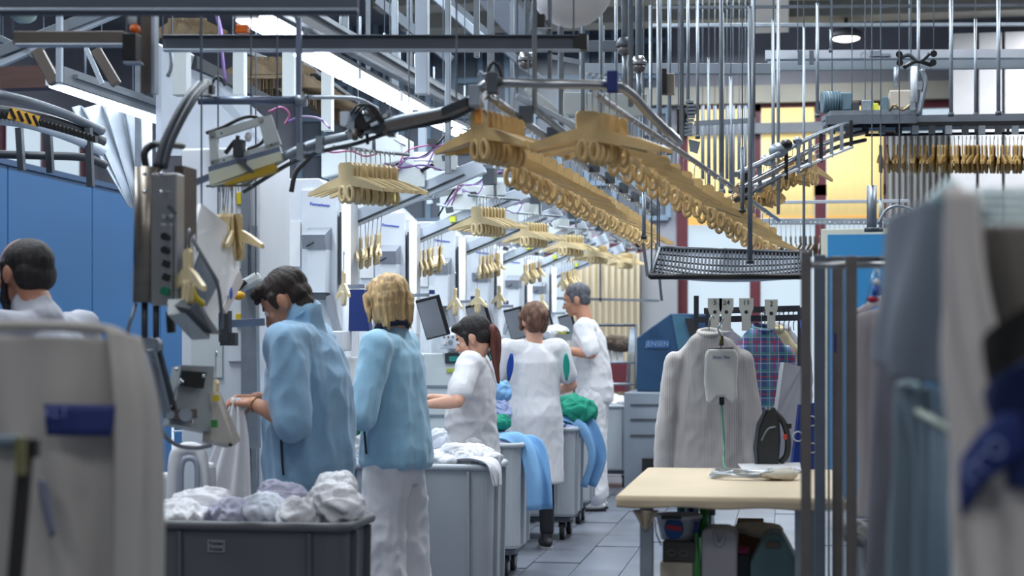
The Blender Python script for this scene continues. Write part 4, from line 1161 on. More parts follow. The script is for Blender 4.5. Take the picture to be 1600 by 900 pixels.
# ============================================================ FINISHING STATIONS (row on the left)
XS = -2.4
ORD = ['nearest', 'second', 'third', 'fourth', 'fifth', 'farthest']
grey_hood = mat('grey_hood_metal', (150, 156, 166), 0.4, 0.3, 0.06)
screen = mat('grey_screen', (140, 144, 152), 0.3, 0.0, 0.05)
knob_w = mat('white_knob', (236, 236, 238), 0.4)
teal_s = mat('teal_display', (40, 150, 140), 0.4); lime = mat('lime_label', (176, 190, 70), 0.6)
for k, y in enumerate(YST):
    t = empty('finishing_station', (XS, y, 0), '%s white garment finishing station of the row' % ORD[k], 'machine', 'white finishing stations')
    L = XS - .30; Rr = XS + .09
    poly = [(L, .0), (Rr, .0), (Rr, 2.16), (Rr - .10, 2.26), (L + .10, 2.26), (L, 2.16)]
    build(MB().prism(poly, .42, lambda u, v, w_: V((u, y + .21 + w_, v))), 'cabinet', white_p, t, bev=.006)
    fp = build(MB().span((XS - .10, y - .018, 1.30), (Rr + .0, y - .001, 2.20)), 'front_panel', white_p, t, bev=.004)
    text('Kannegiesser', .0205, (XS + .0, y - .020, 2.12), (1, 0, -.12), (.12, 0, 1), logo_b, fp, bold=.0008)
    build(MB().span((XS - .285, y - .012, 1.2), (XS - .205, y - .001, 2.14)), 'side_strip', offwhite, t)
    if k < 3: build(MB().span((XS - .195, y - .016, 1.80), (XS - .108, y - .004, 2.03)), 'paper_sheet', paper, t)
    if k: 
        sg = build(MB().span((XS - .10, y - .030, 1.70), (XS - .035, y - .019, 1.80)), 'notice_sheet', paper, t)
        build(MB().span((XS - .096, y - .032, 1.745), (XS - .039, y - .029, 1.775)), 'blue_strip', navy, sg)
    # slanted hood, tapered column, braces
    hp = [(0, 2.00), (-.13, 1.955), (-.11, 1.885), (0, 1.885)]
    h = build(MB().prism(hp, .125, lambda u, v, w_: V((XS + .0 + w_, y - .02 + u, v))), 'hood', grey_hood, t)
    build(MB().ell((XS + .02, y - .13, 1.93), .010, 8, 6).cyl((XS + .02, y - .13, 1.93), (XS - .035, y - .15, 1.895), .004, n=6), 'knob_lever', black_p, h)
    build(MB().prism([(XS - .04, 1.885), (XS + .06, 1.885), (XS + .055, 1.66), (XS - .03, 1.66)], .10, lambda u, v, w_: V((u, y - .07 + w_, v))), 'column', white_p, t)
    build(MB().span((XS - .028, y - .115, 1.625), (XS + .052, y - .02, 1.658)), 'slot', steel_d, t)
    for s in (-1, 1):
        build(MB().beam((XS + .012 + s * .05, y - .07, 1.64), (XS + .012 + s * .10, y - .09, 1.46), .03, .06, (0, 1, 0)), 'brace', grey_hood, t)
    build(MB().span((Rr + .012, y - .01, 1.7), (Rr + .035, y + .1, 2.08)), 'guide_strip', steel_d, t)
    for z in (2.07, 1.92, 1.75): build(MB().cyl((XS - .245, y - .018, z), (XS - .245, y - .010, z), .006, n=8), 'bolt', steel_d, t)
    # base cabinet, control box, displays
    build(MB().span((XS - .28, y - .36, .0), (XS + .22, y - .04, 1.33)), 'base_cabinet', offwhite, t, bev=.008)
    cb = build(MB().span((XS + .06, y - .40, 1.36), (XS + .22, y - .20, 1.46)), 'control_box', white_p, t, bev=.006)
    for dx in (.035, .075): build(MB().cyl((XS + .06 + dx, y - .400, 1.405), (XS + .06 + dx, y - .418, 1.405), .015, n=14), 'knob', knob_w if dx < .05 else steel, cb)
    for dx in (.03, .06, .09): build(MB().cyl((XS + .06 + dx, y - .400, 1.44), (XS + .06 + dx, y - .408, 1.44), .006, n=8), 'button', dark_pl, cb)
    build(MB().span((XS + .09, y - .372, 1.26), (XS + .19, y - .355, 1.33)), 'display_frame', dark_pl, t)
    build(MB().span((XS + .12, y - .380, 1.275), (XS + .18, y - .372, 1.31)), 'display', teal_s, t)
    build(MB().span((XS + .10, y - .370, 1.20), (XS + .185, y - .358, 1.225)), 'label_strip', lime, t)
    for z in (1.10, 1.0, .9): build(MB().span((XS - .2, y - .37, z), (XS + .2, y - .358, z + .012)), 'groove_strip', grey_hood, t)
    # tilted screen on an arm
    c = V((XS + .30, y - .18, 1.555)); R = Matrix.Rotation(radians(-14), 3, 'Y') @ Matrix.Rotation(radians(12), 3, 'X')
    if k == 0:
        s_ = build(MB().prism([(-.05, -.11), (.06, -.11), (.03, .10), (-.045, .10)], .07, lambda u, v, w_: V((XS + .26 + u, y - .2 + w_, 1.57 + v))), 'blue_head', mat('deep_blue_plastic', (22, 50, 120), .45), t, label='deep blue head')
    else:
        s_ = build(MB().box(c, (.15, .022, .25), R), 'screen_frame', black_p, t, bev=.006)
        build(MB().box(c + R @ V((-.008, -.012, -.004)), (.122, .006, .222), R), 'screen', screen, s_)
    build(MB().beam((XS + .26, y - .14, 1.69), (XS + .12, y - .05, 1.69), .025, .02), 'screen_arm', grey_hood, t)
    # pole with its foot
    build(MB().cyl((XS + .14, y - .02, 0), (XS + .14, y - .02, 2.14), .024, n=14), 'pole', white_p, t)
    # inclined feed arm that carries the low bunch
    a = V((XS - .04, y + .45, 2.03)); b = V((-1.62, y + .45, 2.33))
    fa = build(MB().beam(a + V((.05, 0, .03)), b + V((0, 0, .03)), .05, .085), 'feed_arm', pale_blue, t, bev=.005)
    build(MB().cyl(a + V((-.02, -.035, -.03)), b + V((-.1, -.035, -.02)), .006, n=8), 'hanger_rail', steel_d, fa)
    build(MB().cyl(a + V((-.08, -.035, -.03)), a + V((.10, -.035, .035)), .012, n=8), 'arm_tip', pale_blue, fa)
    build(MB().box(a.lerp(b, .42) + V((0, -.045, .03)), (.035, .03, .035)), 'yellow_stop', mat('yellow_green_stop', (214, 220, 70), .5), fa)
    build(MB().box(a.lerp(b, .52) + V((0, -.03, .11)), (.16, .06, .10)).box(a.lerp(b, .75) + V((0, -.03, .12)), (.12, .07, .08)), 'valve_block', offwhite, fa)
    build(MB().tube(bez([a.lerp(b, .3) + V((0, -.03, .09)), a.lerp(b, .45) + V((0, -.06, .22)), a.lerp(b, .62) + V((0, -.05, .20)), a.lerp(b, .8) + V((0, -.03, .30))], 6), .006, 6), 'hose', black_p, fa)
    rc = random.Random(20 + k)
    for n_ in range(14):
        c = a.lerp(b, rc.uniform(.15, .95)) + V((0, -.05 - rc.random() * .05, .08 + rc.uniform(0, .24))); m_ = [chrome, black_p, white_p, steel, dark_pl, pale_blue, steel_d][n_ % 7]
        if n_ % 2: build(MB().box(c, (rc.uniform(.015, .05), .03, rc.uniform(.012, .04)), Matrix.Rotation(rc.uniform(-.4, .2), 3, 'Y')), 'fitting', m_, fa)
        else: build(MB().cyl(c, c + V((rc.uniform(-.08, .08), 0, rc.uniform(-.05, .05))), rc.uniform(.005, .012), n=8), 'fitting', m_, fa)
    for s, mm in ((.02, purple), (.05, pinkc), (-.01, purple)):
        build(MB().tube(bez([a.lerp(b, .35) + V((s, -.05, .14)), a.lerp(b, .5) + V((0, -.07 - s, .19 + s)), a.lerp(b, .62) + V((0, -.06, .15 + 2 * s)), a.lerp(b, .72) + V((0, -.05, .22)), b + V((0, -.04, .18))], 5), .0045, 5), 'cable', mm, fa)
    # hood box above, pale, with slanted side
    build(MB().prism([(XS - .1, 2.30), (XS + .35, 2.38), (XS + .35, 2.52), (XS + .05, 2.56), (XS - .1, 2.46)], .3, lambda u, v, w_: V((u, y + .5 + w_, v))), 'upper_box', offwhite, t, bev=.008)
    build(MB().beam((XS - .05, y + .45, 2.05), (XS - .05, y + .45, 2.4), .05, .05), 'upper_bracket', steel, t)
    build(MB().beam((XS + .78, y + .45, 2.36), (XS + .78, y + .45, 2.72), .04, .04), 'upper_bracket', steel, t)
# white shirts piled at the stations
for k in range(1, 5):
    y = YST[k]
    lump((XS + .10, y - .15, 1.415), (.075, .055, .085), linen, ['', 'white linen stacked beside the second station', 'white linen stacked beside the third station', 'white linen stacked beside the fourth station', 'white linen stacked beside the fifth station'][k], 'linen stacks at the stations', 40 + k, .3 * k, amp=.012)
# rail that links the high bunches, with brackets
t = empty('overhead_rail', (XU, 12, 2.4), 'steel rail along the row carrying the high bunches of hangers', 'rail')
build(MB().beam((XU, 10.2, 2.50), (XU, 19.5, 2.50), .03, .035), 'rail_profile', steel, t)
for i, c in enumerate(UP):
    d = V((cos(radians(55)), sin(radians(55)), 0))
    build(MB().cyl(c - d * .12, c + d * .30, .008, n=8).cyl(c + d * .1, V((c.x + .05, c.y + .08, 2.5)) if i else c + d * .1 + V((0, 0, .06)), .008, n=8), 'bunch_arm', steel, t)
    build(MB().box(c + V((0.03, .05, .12)), (.07, .09, .09)), 'release_unit', steel_d, t)

# ---- nearest station: tall white cabinet behind the control box, lit white panel, tilted sheet
t = empty('tall_cabinet', P(340, 600, 7.2), 'tall white cabinet behind the stainless control box', 'cabinet')
q = lambda px, py, d: P(px, py, d)
a = q(283, 232, 7.2); b = q(412, 240, 7.2)
build(MB().span((a.x, a.y, .3), (b.x, a.y + .45, a.z)), 'body', white_p, t, bev=.01)
build(MB().span((a.x + .05, a.y - .012, 1.25), (a.x + .19, a.y, 1.9)), 'left_panel', offwhite, t, bev=.003)
build(MB().span((a.x + .215, a.y - .014, 1.32), (a.x + .29, a.y, 2.1)), 'right_panel', white_p, t, bev=.003)
build(MB().span((a.x + .235, a.y - .024, 1.72), (a.x + .285, a.y - .012, 1.83)), 'switch_box', offwhite, t)
build(MB().span((a.x + .25, a.y - .030, 1.77), (a.x + .262, a.y - .022, 1.80)), 'switch', black_p, t)
for z in (2.02, 1.5): build(MB().box((a.x + .27, a.y - .02, z), (.03, .012, .05)), 'yellow_tag', yellow, t)
build(MB().beam((a.x + .30, a.y - .03, .3), (a.x + .30, a.y - .03, 2.2), .03, .03), 'guide_rod', steel, t)
build(MB().beam((a.x + .34, a.y - .03, .3), (a.x + .34, a.y - .03, 1.9), .02, .02), 'guide_rod', steel, t)
# tilted white lit panel with blue and yellow poster
t = empty('tilted_panel', P(320, 430, 5.4), 'white tilted guide plate with yellow mark beside the control box', 'guide plate')
def quad(pts, th, m, name, parent, **kw):
    a = [V(p) for p in pts]; n = (a[1] - a[0]).cross(a[2] - a[0]).normalized() * th / 2
    k = len(a)
    return build(MB().add([p - n for p in a] + [p + n for p in a], [list(range(k))[::-1], list(range(k, 2 * k))] + [(i, (i + 1) % k, k + (i + 1) % k, k + i) for i in range(k)]), name, m, parent, **kw)
quad([q(312, 318, 5.6), q(352, 350, 5.9), q(372, 420, 6.0), q(330, 508, 5.45), q(298, 448, 5.2), q(300, 372, 5.3)], .012, paper, 'plate', t)
quad([q(297, 440, 5.17), q(313, 392, 5.25), q(342, 440, 5.45), q(322, 478, 5.3)], .006, mat('slate_blue_patch', (110, 124, 142), .5), 'dark_patch', t)
mb = MB(); mb.tube(bez([q(297, 445, 5.14), q(304, 464, 5.16), q(316, 475, 5.2)], 5), .012, 8); build(mb, 'yellow_mark', yellow, t)
quad([q(284, 480, 5.0), q(296, 470, 5.05), q(334, 520, 5.3), q(322, 520, 5.2)], .05, steel_d, 'edge_strip', t)
quad([q(262, 480, 5.05), q(290, 478, 5.05), q(328, 518, 5.25), q(300, 520, 5.2)], .05, offwhite, 'lower_tray', t)
build(MB().tube(bez([q(300, 372, 5.15), q(322, 410, 5.15), q(340, 445, 5.2), q(346, 490, 5.3), q(346, 512, 5.4)], 6), .006, 8), 'grey_hose', mat('grey_hose', (120, 126, 136), .5), t)
# white chute right of it
t = empty('chute', P(360, 440, 6.4), 'white folded chute with round blue sticker left of the bowing man', 'chute')
quad([q(343, 385, 6.4), q(370, 385, 6.4), q(372, 420, 6.3), q(345, 420, 6.3)], .10, white_p, 'upper_box', t)
quad([q(338, 430, 6.2), q(372, 420, 6.25), q(346, 480, 6.0), q(330, 500, 5.9)], .02, white_p, 'slide', t)
quad([q(372, 422, 6.25), q(378, 440, 6.3), q(352, 490, 6.05), q(346, 480, 6.0)], .012, mat('pale_beige_side', (206, 200, 196), .5), 'side_wall', t)
build(MB().ell(q(361, 458, 6.08), (.006, .010, .024), 12, 8), 'round_sticker', logo_b, t)
t = empty('press_head', P(388, 440, 6.8), 'pale press head with yellow tip left of the bowing man', 'press')
build(MB().box(q(392, 440, 6.8), (.09, .05, .045), Matrix.Rotation(-.5, 3, 'Y')), 'head', offwhite, t, bev=.012)
build(MB().ell(q(373, 462, 6.7), (.028, .02, .018), 12, 8), 'yellow_tip', mat('amber_tip', (226, 170, 30), .5), t)
build(MB().beam(q(368, 455, 6.75), q(384, 440, 6.75), .02, .02), 'black_grip', black_p, t)
build(MB().beam(q(394, 444, 6.85), q(398, 700, 6.85), .04, .04, (0, 1, 0)), 'stem', steel, t)
build(MB().beam(q(356, 506, 6.5), q(410, 503, 6.7), .025, .03), 'cross_arm', mat('blue_grey_arm', (110, 124, 146), .4, .3), t)
build(MB().box(q(352, 510, 6.4), (.04, .04, .12)).box(q(358, 530, 6.4), (.06, .04, .05)), 'clamp', dark_pl, t)

# ---- stainless control box with half round housing on the left
t = empty('control_box', P(255, 370, 5.2), 'stainless control box with five buttons and round housing on the left', 'control box')
a = q(232, 262, 5.2); b = q(222, 473, 5.2)
build(MB().cyl(q(232, 262, 5.22), q(229, 473, 5.22), .043, n=24), 'round_housing', steel_b, t)
build(MB().beam(q(262, 272, 5.2), q(262, 478, 5.2), .085, .07, (0, 1, 0)), 'button_housing', stainless, t, bev=.004)
bp_ = build(MB().beam(q(261, 350, 5.155), q(261, 470, 5.155), .035, .012, (0, 1, 0)), 'button_plate', stainless, t, bev=.002)
for py, m_, nm in ((370, black_p, 'button'), (391, black_p, 'button'), (412, black_p, 'switch'), (433, black_p, 'switch'), (455, green_b, 'green_button')):
    c = q(261, py, 5.15)
    if nm == 'switch': build(MB().box(c, (.022, .03, .022), Matrix.Rotation(radians(20), 3, 'Y')), nm, m_, bp_, bev=.002)
    else: build(MB().cyl(c, c + V((0, -.025, 0)), .012 if nm == 'button' else .014, n=16), nm, m_, bp_)
build(MB().beam(q(290, 262, 5.3), q(290, 478, 5.3), .03, .12, (0, 1, 0)), 'side_frame', mat('umber_steel', (92, 84, 80), .4, .6), t)
for py in (272, 300):
    for px in (226, 252): build(MB().ell(q(px, py, 5.14), .007, 10, 6), 'screw', chrome, t)
for px in (256, 268): build(MB().cyl(q(px, 338, 5.16), q(px, 338, 5.13), .007, n=10), 'bolt', chrome, t)
build(MB().beam(q(262, 322, 5.15), q(275, 335, 5.15), .006, .01), 'slot', steel_d, t)
for px in (226, 244): build(MB().cyl(q(px, 473, 5.22), q(px, 528, 5.22), .010, n=10), 'hanging_rod', steel_d, t)
build(MB().tube(bez([q(212, 475, 5.22), q(206, 495, 5.2), q(200, 515, 5.2), q(203, 540, 5.2)], 6), .006, 8), 'grey_cable', steel, t)
build(MB().tube(bez([q(228, 262, 5.22), q(226, 238, 5.22), q(240, 226, 5.25), q(262, 226, 5.4), q(285, 228, 5.6)], 6), .012, 8), 'upper_hose', black_p, t)
for o, r in ((0, .014), (10, .012)):
    build(MB().tube(bez([q(246 + o, 262, 5.22), q(256 + o, 225, 5.25), q(275 + o, 185, 5.3), q(296 + o, 150, 5.4), q(312 + o, 132, 5.6)], 6), r, 10), 'thick_cable', mat('dark_slate_cable', (56, 62, 74), .5), t)
build(MB().beam(q(266, 487, 5.2), q(268, 520, 5.2), .022, .02, (0, 1, 0)), 'cable_plug', black_p, t)
# ---- arm and lower clamp unit
t = empty('clamp_unit', P(300, 640, 5.5), 'grey clamp unit on a jointed arm hanging below the control box', 'clamp')
build(MB().cyl(q(236, 540, 5.22) + V((0, -.02, 0)), q(236, 540, 5.22) + V((0, .04, 0)), .026, n=16), 'upper_joint', steel, t)
build(MB().box(q(224, 540, 5.24), (.06, .04, .05)), 'joint_block', stainless, t)
build(MB().beam(q(236, 545, 5.2), q(262, 650, 5.35), .022, .022), 'link_arm', steel, t)
build(MB().beam(q(246, 540, 5.24), q(272, 640, 5.4), .016, .018), 'link_arm', steel_d, t)
quad([q(276, 572, 5.45), q(328, 574, 5.55), q(322, 676, 5.5), q(262, 664, 5.4)], .05, mat('clamp_grey', (160, 168, 172), .5, .1), 'plate', t)
quad([q(289, 579, 5.405), q(318, 582, 5.47), q(313, 607, 5.46), q(286, 602, 5.40)], .03, black_p, 'dark_window', t)
build(MB().cyl(q(290, 648, 5.36), q(290, 648, 5.44), .022, n=18), 'roller', steel, t)
build(MB().beam(q(262, 648, 5.36), q(308, 646, 5.38), .02, .03), 'bracket', mat('brown_grey_bracket', (108, 98, 96), .5, .4), t)
build(MB().cyl(q(266, 648, 5.33), q(266, 648, 5.40), .014, n=12), 'pivot', steel, t)
quad([q(328, 614, 5.5), q(338, 614, 5.55), q(370, 690, 5.6), q(360, 698, 5.58), q(322, 690, 5.5)], .03, mat('pale_stone_plate', (196, 192, 184), .5), 'wedge_plate', t)
build(MB().box(q(338, 622, 5.47), (.02, .01, .02)), 'yellow_sticker', yellow, t)
build(MB().box(q(335, 662, 5.46), (.02, .012, .025)), 'green_sticker', mat('green_sticker', (60, 140, 70), .5), t)
build(MB().ell(q(360, 695, 5.55), .007, 8, 6), 'black_stud', black_p, t)
build(MB().tube(bez([q(240, 560, 5.2), q(248, 620, 5.25), q(252, 670, 5.3), q(274, 694, 5.35), q(305, 700, 5.45), q(330, 696, 5.5)], 6), .007, 8), 'hose', mat('grey_hose', (120, 126, 136), .5), t)
build(MB().tube(bez([q(284, 592, 5.39), q(274, 610, 5.38), q(268, 636, 5.38)], 6), .005, 8), 'thin_cable', chrome, t)
for px, py in ((286, 597), (318, 588), (300, 660), (276, 577)): build(MB().ell(q(px, py, 5.40), .006, 8, 6), 'bolt', chrome, t)
# ---- grey grid platform behind (wire shelves)
t = empty('wire_shelving', P(330, 700, 8.0), 'blue grey shelving with white wire grid behind the clamp unit', 'shelf')
a = q(270, 640, 7.6); b = q(420, 640, 7.6)
build(MB().span((a.x, a.y + .3, 0), (b.x, a.y + .34, a.z)), 'back_panel', mat('slate_panel', (108, 122, 144), .5), t)
for z in np.linspace(.2, a.z - .02, 12): build(MB().cyl((a.x, a.y, z), (b.x, a.y, z + .02), .005, n=6), 'wire', white_p, t)
for x in np.linspace(a.x, b.x, 5): build(MB().cyl((x, a.y, 0), (x, a.y, a.z), .006, n=6), 'upright', white_p, t)
# ============================================================ OVERHEAD STEEL, LAMPS, CONVEYORS
q = P
tube_on = mat('fluorescent_tube', (236, 244, 255), 0.4, 0, 0.0, 2, emit=10)
# fluorescent row over the stations, parallel to the row
def fluoro(a, b, label, w_=.075):
    a = V(a); b = V(b); t = empty('tube_lamp', (a + b) / 2, label, 'lamp', 'fluorescent lamps over the stations')
    build(MB().beam(a + V((0, 0, .052)), b + V((0, 0, .052)), w_ * 1.1, .02), 'lamp_tray', steel_g, t)
    build(MB().beam(a + V((0, 0, .018)), b + V((0, 0, .018)), w_, .05), 'diffuser', tube_on, t)
    d = (b - a).normalized()
    for p, s in ((a, -1), (b, 1)): build(MB().box(p + d * s * .012 + V((0, 0, .025)), (w_ * 1.1, .03, .05)), 'end_cap', white_p, t)
    for k in (.2, .8): build(MB().cyl(a.lerp(b, k) + V((0, 0, .06)), a.lerp(b, k) + V((0, 0, .32)), .006, n=6), 'suspension', steel, t)
    return t
XF = -2.0
def fz(px, py): return atx(px, py, XF)
segs = [((386, 30), (456, 66)), ((474, 84), (545, 122)), ((549, 124), (612, 157)), ((616, 159), (656, 180)), ((660, 183), (740, 220))]
names = ['nearest lamp of the tube row, cut by the dark beam', 'second lamp of the bright tube row', 'third lamp of the bright tube row', 'fourth lamp of the bright tube row', 'farthest lamp of the bright tube row, by the hangers']
for (p0, p1), n_ in zip(segs, names): fluoro(fz(*p0), fz(*p1), n_, .085)
t = empty('cable_channel', fz(560, 60), 'long grey channel running above the bright tube row', 'channel')
build(MB().beam(fz(380, -12) + V((.05, 0, .0)), fz(760, 196) + V((.05, 0, .02)), .07, .08), 'channel', steel_g, t)
build(MB().beam(fz(400, 4) + V((.09, 0, .04)), fz(760, 202) + V((.09, 0, .04)), .02, .02), 'channel_lip', steel, t)
fluoro(atx(92, 134, -3.4), atx(272, 196, -3.4), 'bright tube lamp at the upper left above the corrugated sheet', .10)
build(MB().beam(atx(97, 120, -3.38), atx(272, 180, -3.38), .16, .02).beam(atx(97, 117, -3.33), atx(272, 177, -3.33), .02, .08), 'lamp_reflector', steel_g, label='grey reflector hood above the upper left tube lamp', cat='reflector')

def bars(name, label, cat, specs, group=None):
    """one thing out of beams: (material, w, h, p0, p1)"""
    p0 = specs[0][3]
    t = empty(name, V(p0), label, cat, group)
    for sp in specs:
        build(MB().beam(sp[3], sp[4], sp[1], sp[2], (0, 0, 1)), sp[5] if len(sp) > 5 else 'bar', sp[0], t, bev=.003 if sp[1] > .02 else 0)
    return t
dkb = mat('slate_beam', (84, 92, 104), 0.55, 0.3, 0.1, 3); ltb = mat('light_flange', (176, 188, 202), 0.45, 0.4, 0.08)
brn = mat('brown_grey_steel', (98, 90, 86), 0.5, 0.4, 0.1)
# the two horizontal beams across the top left
t = bars('cross_beam', 'dark channel beam crossing high over the middle of the picture', 'beam', [(dkb, .02, .055, q(255, 67, 6.2), q(908, 67, 6.2), 'web'), (dkb, .05, .006, q(255, 57, 6.2), q(908, 57, 6.2), 'flange'), (ltb, .05, .006, q(255, 79, 6.2), q(908, 79, 6.2), 'flange')])
build(MB().box(q(908, 67, 6.2), (.05, .05, .06)), 'end_cap', black_p, t)
t = bars('cross_beam', 'slate beam along the very top edge on the left', 'beam', [(dkb, .03, .075, q(0, 4, 4.8), q(560, 4, 4.8), 'web'), (ltb, .05, .008, q(0, 17, 4.8), q(560, 17, 4.8), 'flange')])
t = bars('cross_beam', 'short dark beam left of the black box', 'beam', [(brn, .03, .045, q(22, 60, 5.6), q(196, 60, 5.6), 'web'), (ltb, .045, .008, q(26, 71, 5.6), q(196, 71, 5.6), 'flange')])
bars('hanger_post', 'brown square post with a bright side at the upper left', 'post', [(brn, .035, .035, q(230, -30, 5.4), q(230, 147, 5.4)), (ltb, .012, .036, q(242, -30, 5.4), q(242, 147, 5.4), 'bright_edge')])
t = empty('drive_unit', q(206, 70, 5.3), 'black box with orange motor beside the brown post', 'motor')
build(MB().box(q(206, 75, 5.3), (.045, .05, .088)), 'black_box', black_p, t, bev=.003)
build(MB().ell(q(211, 46, 5.3), (.017, .02, .017), 14, 8), 'orange_cap', orange, t)
build(MB().cyl(q(207, 14, 5.3), q(207, 38, 5.3), .014, n=14), 'white_motor', offwhite, t)
build(MB().beam(q(195, 99, 5.3), q(222, 99, 5.3), .05, .006), 'shelf', steel, t)
build(MB().box(q(379, 46, 6.0), (.045, .04, .032)), 'orange_box', orange, label='small orange box hanging from the dark beam near the lamp', cat='box', bev=.004)
# small truss clutter of the upper left
tr = [((0, 82), (192, 8), 'upper slanting rail at the top left corner', steel_g, .05), ((0, 100), (200, 14), 'bright slanting rail under the first at the top left', ltb, .03), ((150, 78), (182, 132), 'short slanted strut above the left tube lamp', brn, .045),
      ((58, 78), (86, 130), 'dark slanted strut near the left edge', brn, .05), ((135, 76), (160, 132), 'thin bright strut above the left tube lamp', ltb, .02), ((0, 60), (60, 90), 'short steel strut at the left edge under the beam', steel_g, .03)]
for a, b, lab, m_, w_ in tr: bars('strut', lab, 'strut', [(m_, w_, w_, q(*a, 7.5), q(*b, 7.5))])
bars('hanging_post', 'pale post hanging left of the slanted struts', 'post', [(ltb, .025, .025, q(93, 14, 7.0), q(93, 130, 7.0))])
t = empty('glass_globe', q(37, 24, 7.0), 'pale green glass globe lamp at the top left corner', 'lamp')
build(MB().lathe([(.03, -.035), (.05, -.02), (.058, 0), (.055, .02)], q(37, 22, 7.0), 18), 'globe', mat('pale_green_glass', (170, 196, 190), .25), t)
build(MB().cyl(q(37, 16, 7.0), q(37, -40, 7.0), .012, n=8), 'stem', steel_d, t)
build(MB().span(q(0, 138, 13), q(84, 104, 13) + V((0, .1, 0))), 'wood_panel', mat('dark_red_wood', (84, 56, 50), .6, 0, .2, 3, stretch=(1, 1, 8)), label='dark red brown boards behind the rails at the left', cat='panel')
# conveyor with hazard tape
t = empty('chain_conveyor', q(70, 200, 7.6), 'curved chain conveyor with yellow black hazard tape at the left', 'conveyor')
build(MB().tube(bez([q(-60, 138, 7.6), q(30, 155, 7.6), q(100, 178, 7.8), q(160, 205, 8.0)], 6), .022, 10), 'top_guard', steel_g, t)
mb = MB()
for i in range(26):
    px = -6 + i * 6.2; py = 172 + (px / 150) ** 1.3 * 38 if px > 0 else 172
    build(MB().box(q(px, py + 8, 7.55), (.012, .03, .030)), 'chain_link', black_p, t)
build(MB().tube(bez([q(-60, 184, 7.6), q(30, 190, 7.6), q(100, 210, 7.8), q(160, 236, 8.0)], 6), .026, 12), 'guide_tube', pale_blue, t)
build(MB().tube(bez([q(-60, 172, 7.68), q(30, 178, 7.68), q(100, 196, 7.85), q(160, 222, 8.05)], 6), .03, 8), 'chain_track', dark_pl, t)
hz = build(MB().beam(q(14, 176, 7.50), q(60, 190, 7.52), .004, .052), 'hazard_tape', mat('hazard_yellow', (222, 168, 60), .5), t)
for i in range(4):
    c = q(20 + 12 * i, 178 + 3.6 * i, 7.49); build(MB().beam(c + V((-.012, 0, .024)), c + V((.012, 0, -.024)), .006, .014, (1, 0, 0)), 'black_stripe', black_p, hz)
build(MB().tube(bez([q(-40, 240, 8), q(60, 243, 8), q(130, 246, 8.1), q(165, 258, 8.2)], 6), .02, 8), 'lower_tube', dark_pl, t)
for px, py in ((75, 240), (30, 236), (138, 262)): build(MB().beam(q(px, 200, 7.9), q(px + 4, py + 30, 7.9), .03, .03, (0, 1, 0)), 'support', steel_d, t)
# corrugated white sheet and white frame posts
t = empty('corrugated_sheet', q(180, 240, 7.0), 'white corrugated triangular sheet under the left tube lamp', 'sheet')
A, B, C_, D_ = q(112, 168, 9.2), q(208, 160, 9.4), q(228, 326, 9.4), q(200, 322, 9.2)
def fns(u, v):
    p = A.lerp(B, u).lerp(D_.lerp(C_, u), v); return p + V((0, .03 * sin(u * 6 * pi), .012 * sin(u * 6 * pi)))
build(MB().sheet(fns, 48, 4, .005), 'sheet', mat('bright_sheet', (164, 174, 186), .4, .2, .08), t)
bars('frame_post', 'white post right of the corrugated sheet', 'post', [(steel, .04, .04, q(218, 96, 9.3), q(218, 322, 9.3)), (white_p, .05, .03, q(230, 188, 9.25), q(230, 322, 9.25), 'white_face')])
# white ducts and walls of the machine top behind
t = empty('machine_hood', q(260, 150, 8.5), 'big white slanted hood behind the brown post', 'hood')
quad([q(248, 70, 8.6), q(300, 84, 8.8), q(420, 190, 9.5), q(420, 240, 9.5), q(248, 240, 8.6)], .05, mat('dull_white_hood', (176, 184, 196), .5, 0, .06), 'slanted_side', t)
quad([q(296, 88, 8.8), q(410, 150, 9.4), q(410, 162, 9.4), q(296, 108, 8.8)], .10, dark_pl, 'dark_edge', t)
for i, (px, y0, y1, w_, d, lab, m_) in enumerate([
        (284, 78, 150, .062, 7.0, 'pale square post left of the cable bundle', offwhite), (375, 78, 150, .05, 7.2, 'pale square post above the grey tube', offwhite), (453, 70, 152, .06, 8.0, 'pale post behind the thin grey post', offwhite),
        (512, 100, 205, .055, 8.6, 'pale post behind the dark motor unit', offwhite), (660, -40, 148, .055, 7.4, 'thick pale post hanging beside the bright tubes', ltb), (617, 0, 150, .035, 9.5, 'slim pale post left of the thick hanging one', steel),
        (700, -30, 272, .026, 7.8, 'long thin steel post left of the tan bunch', steel), (540, -20, 70, .03, 8.5, 'short thin post above the dark beam', steel), (616, 195, 245, .045, 10.2, 'pale post stub behind the crossing rail', ltb),
        (660, 200, 260, .05, 11.0, 'pale post under the bright tubes', ltb), (745, -20, 90, .03, 9, 'grey post above the beam right of the middle', steel_g), (767, -20, 125, .025, 6.6, 'thin post dropping to the bent tube', steel),
        (575, 0, 110, .03, 12, 'distant grey post behind the tubes, left', steel_g), (640, 0, 110, .04, 13, 'distant grey post behind the tubes, right', steel_g), (800, 0, 200, .03, 12.5, 'distant grey post left of the white balloon', steel_g),
        (875, 60, 240, .02, 9.0, 'thin post under the white balloon', steel), (908, 60, 200, .018, 9.5, 'thin post right of the balloon', steel), (942, 40, 160, .018, 10, 'distant thin post left of the dark pendant', steel_g)]):
    bars('hanging_post', lab, 'post', [(m_, w_, w_, q(px, y0, d), q(px, y1, d))])
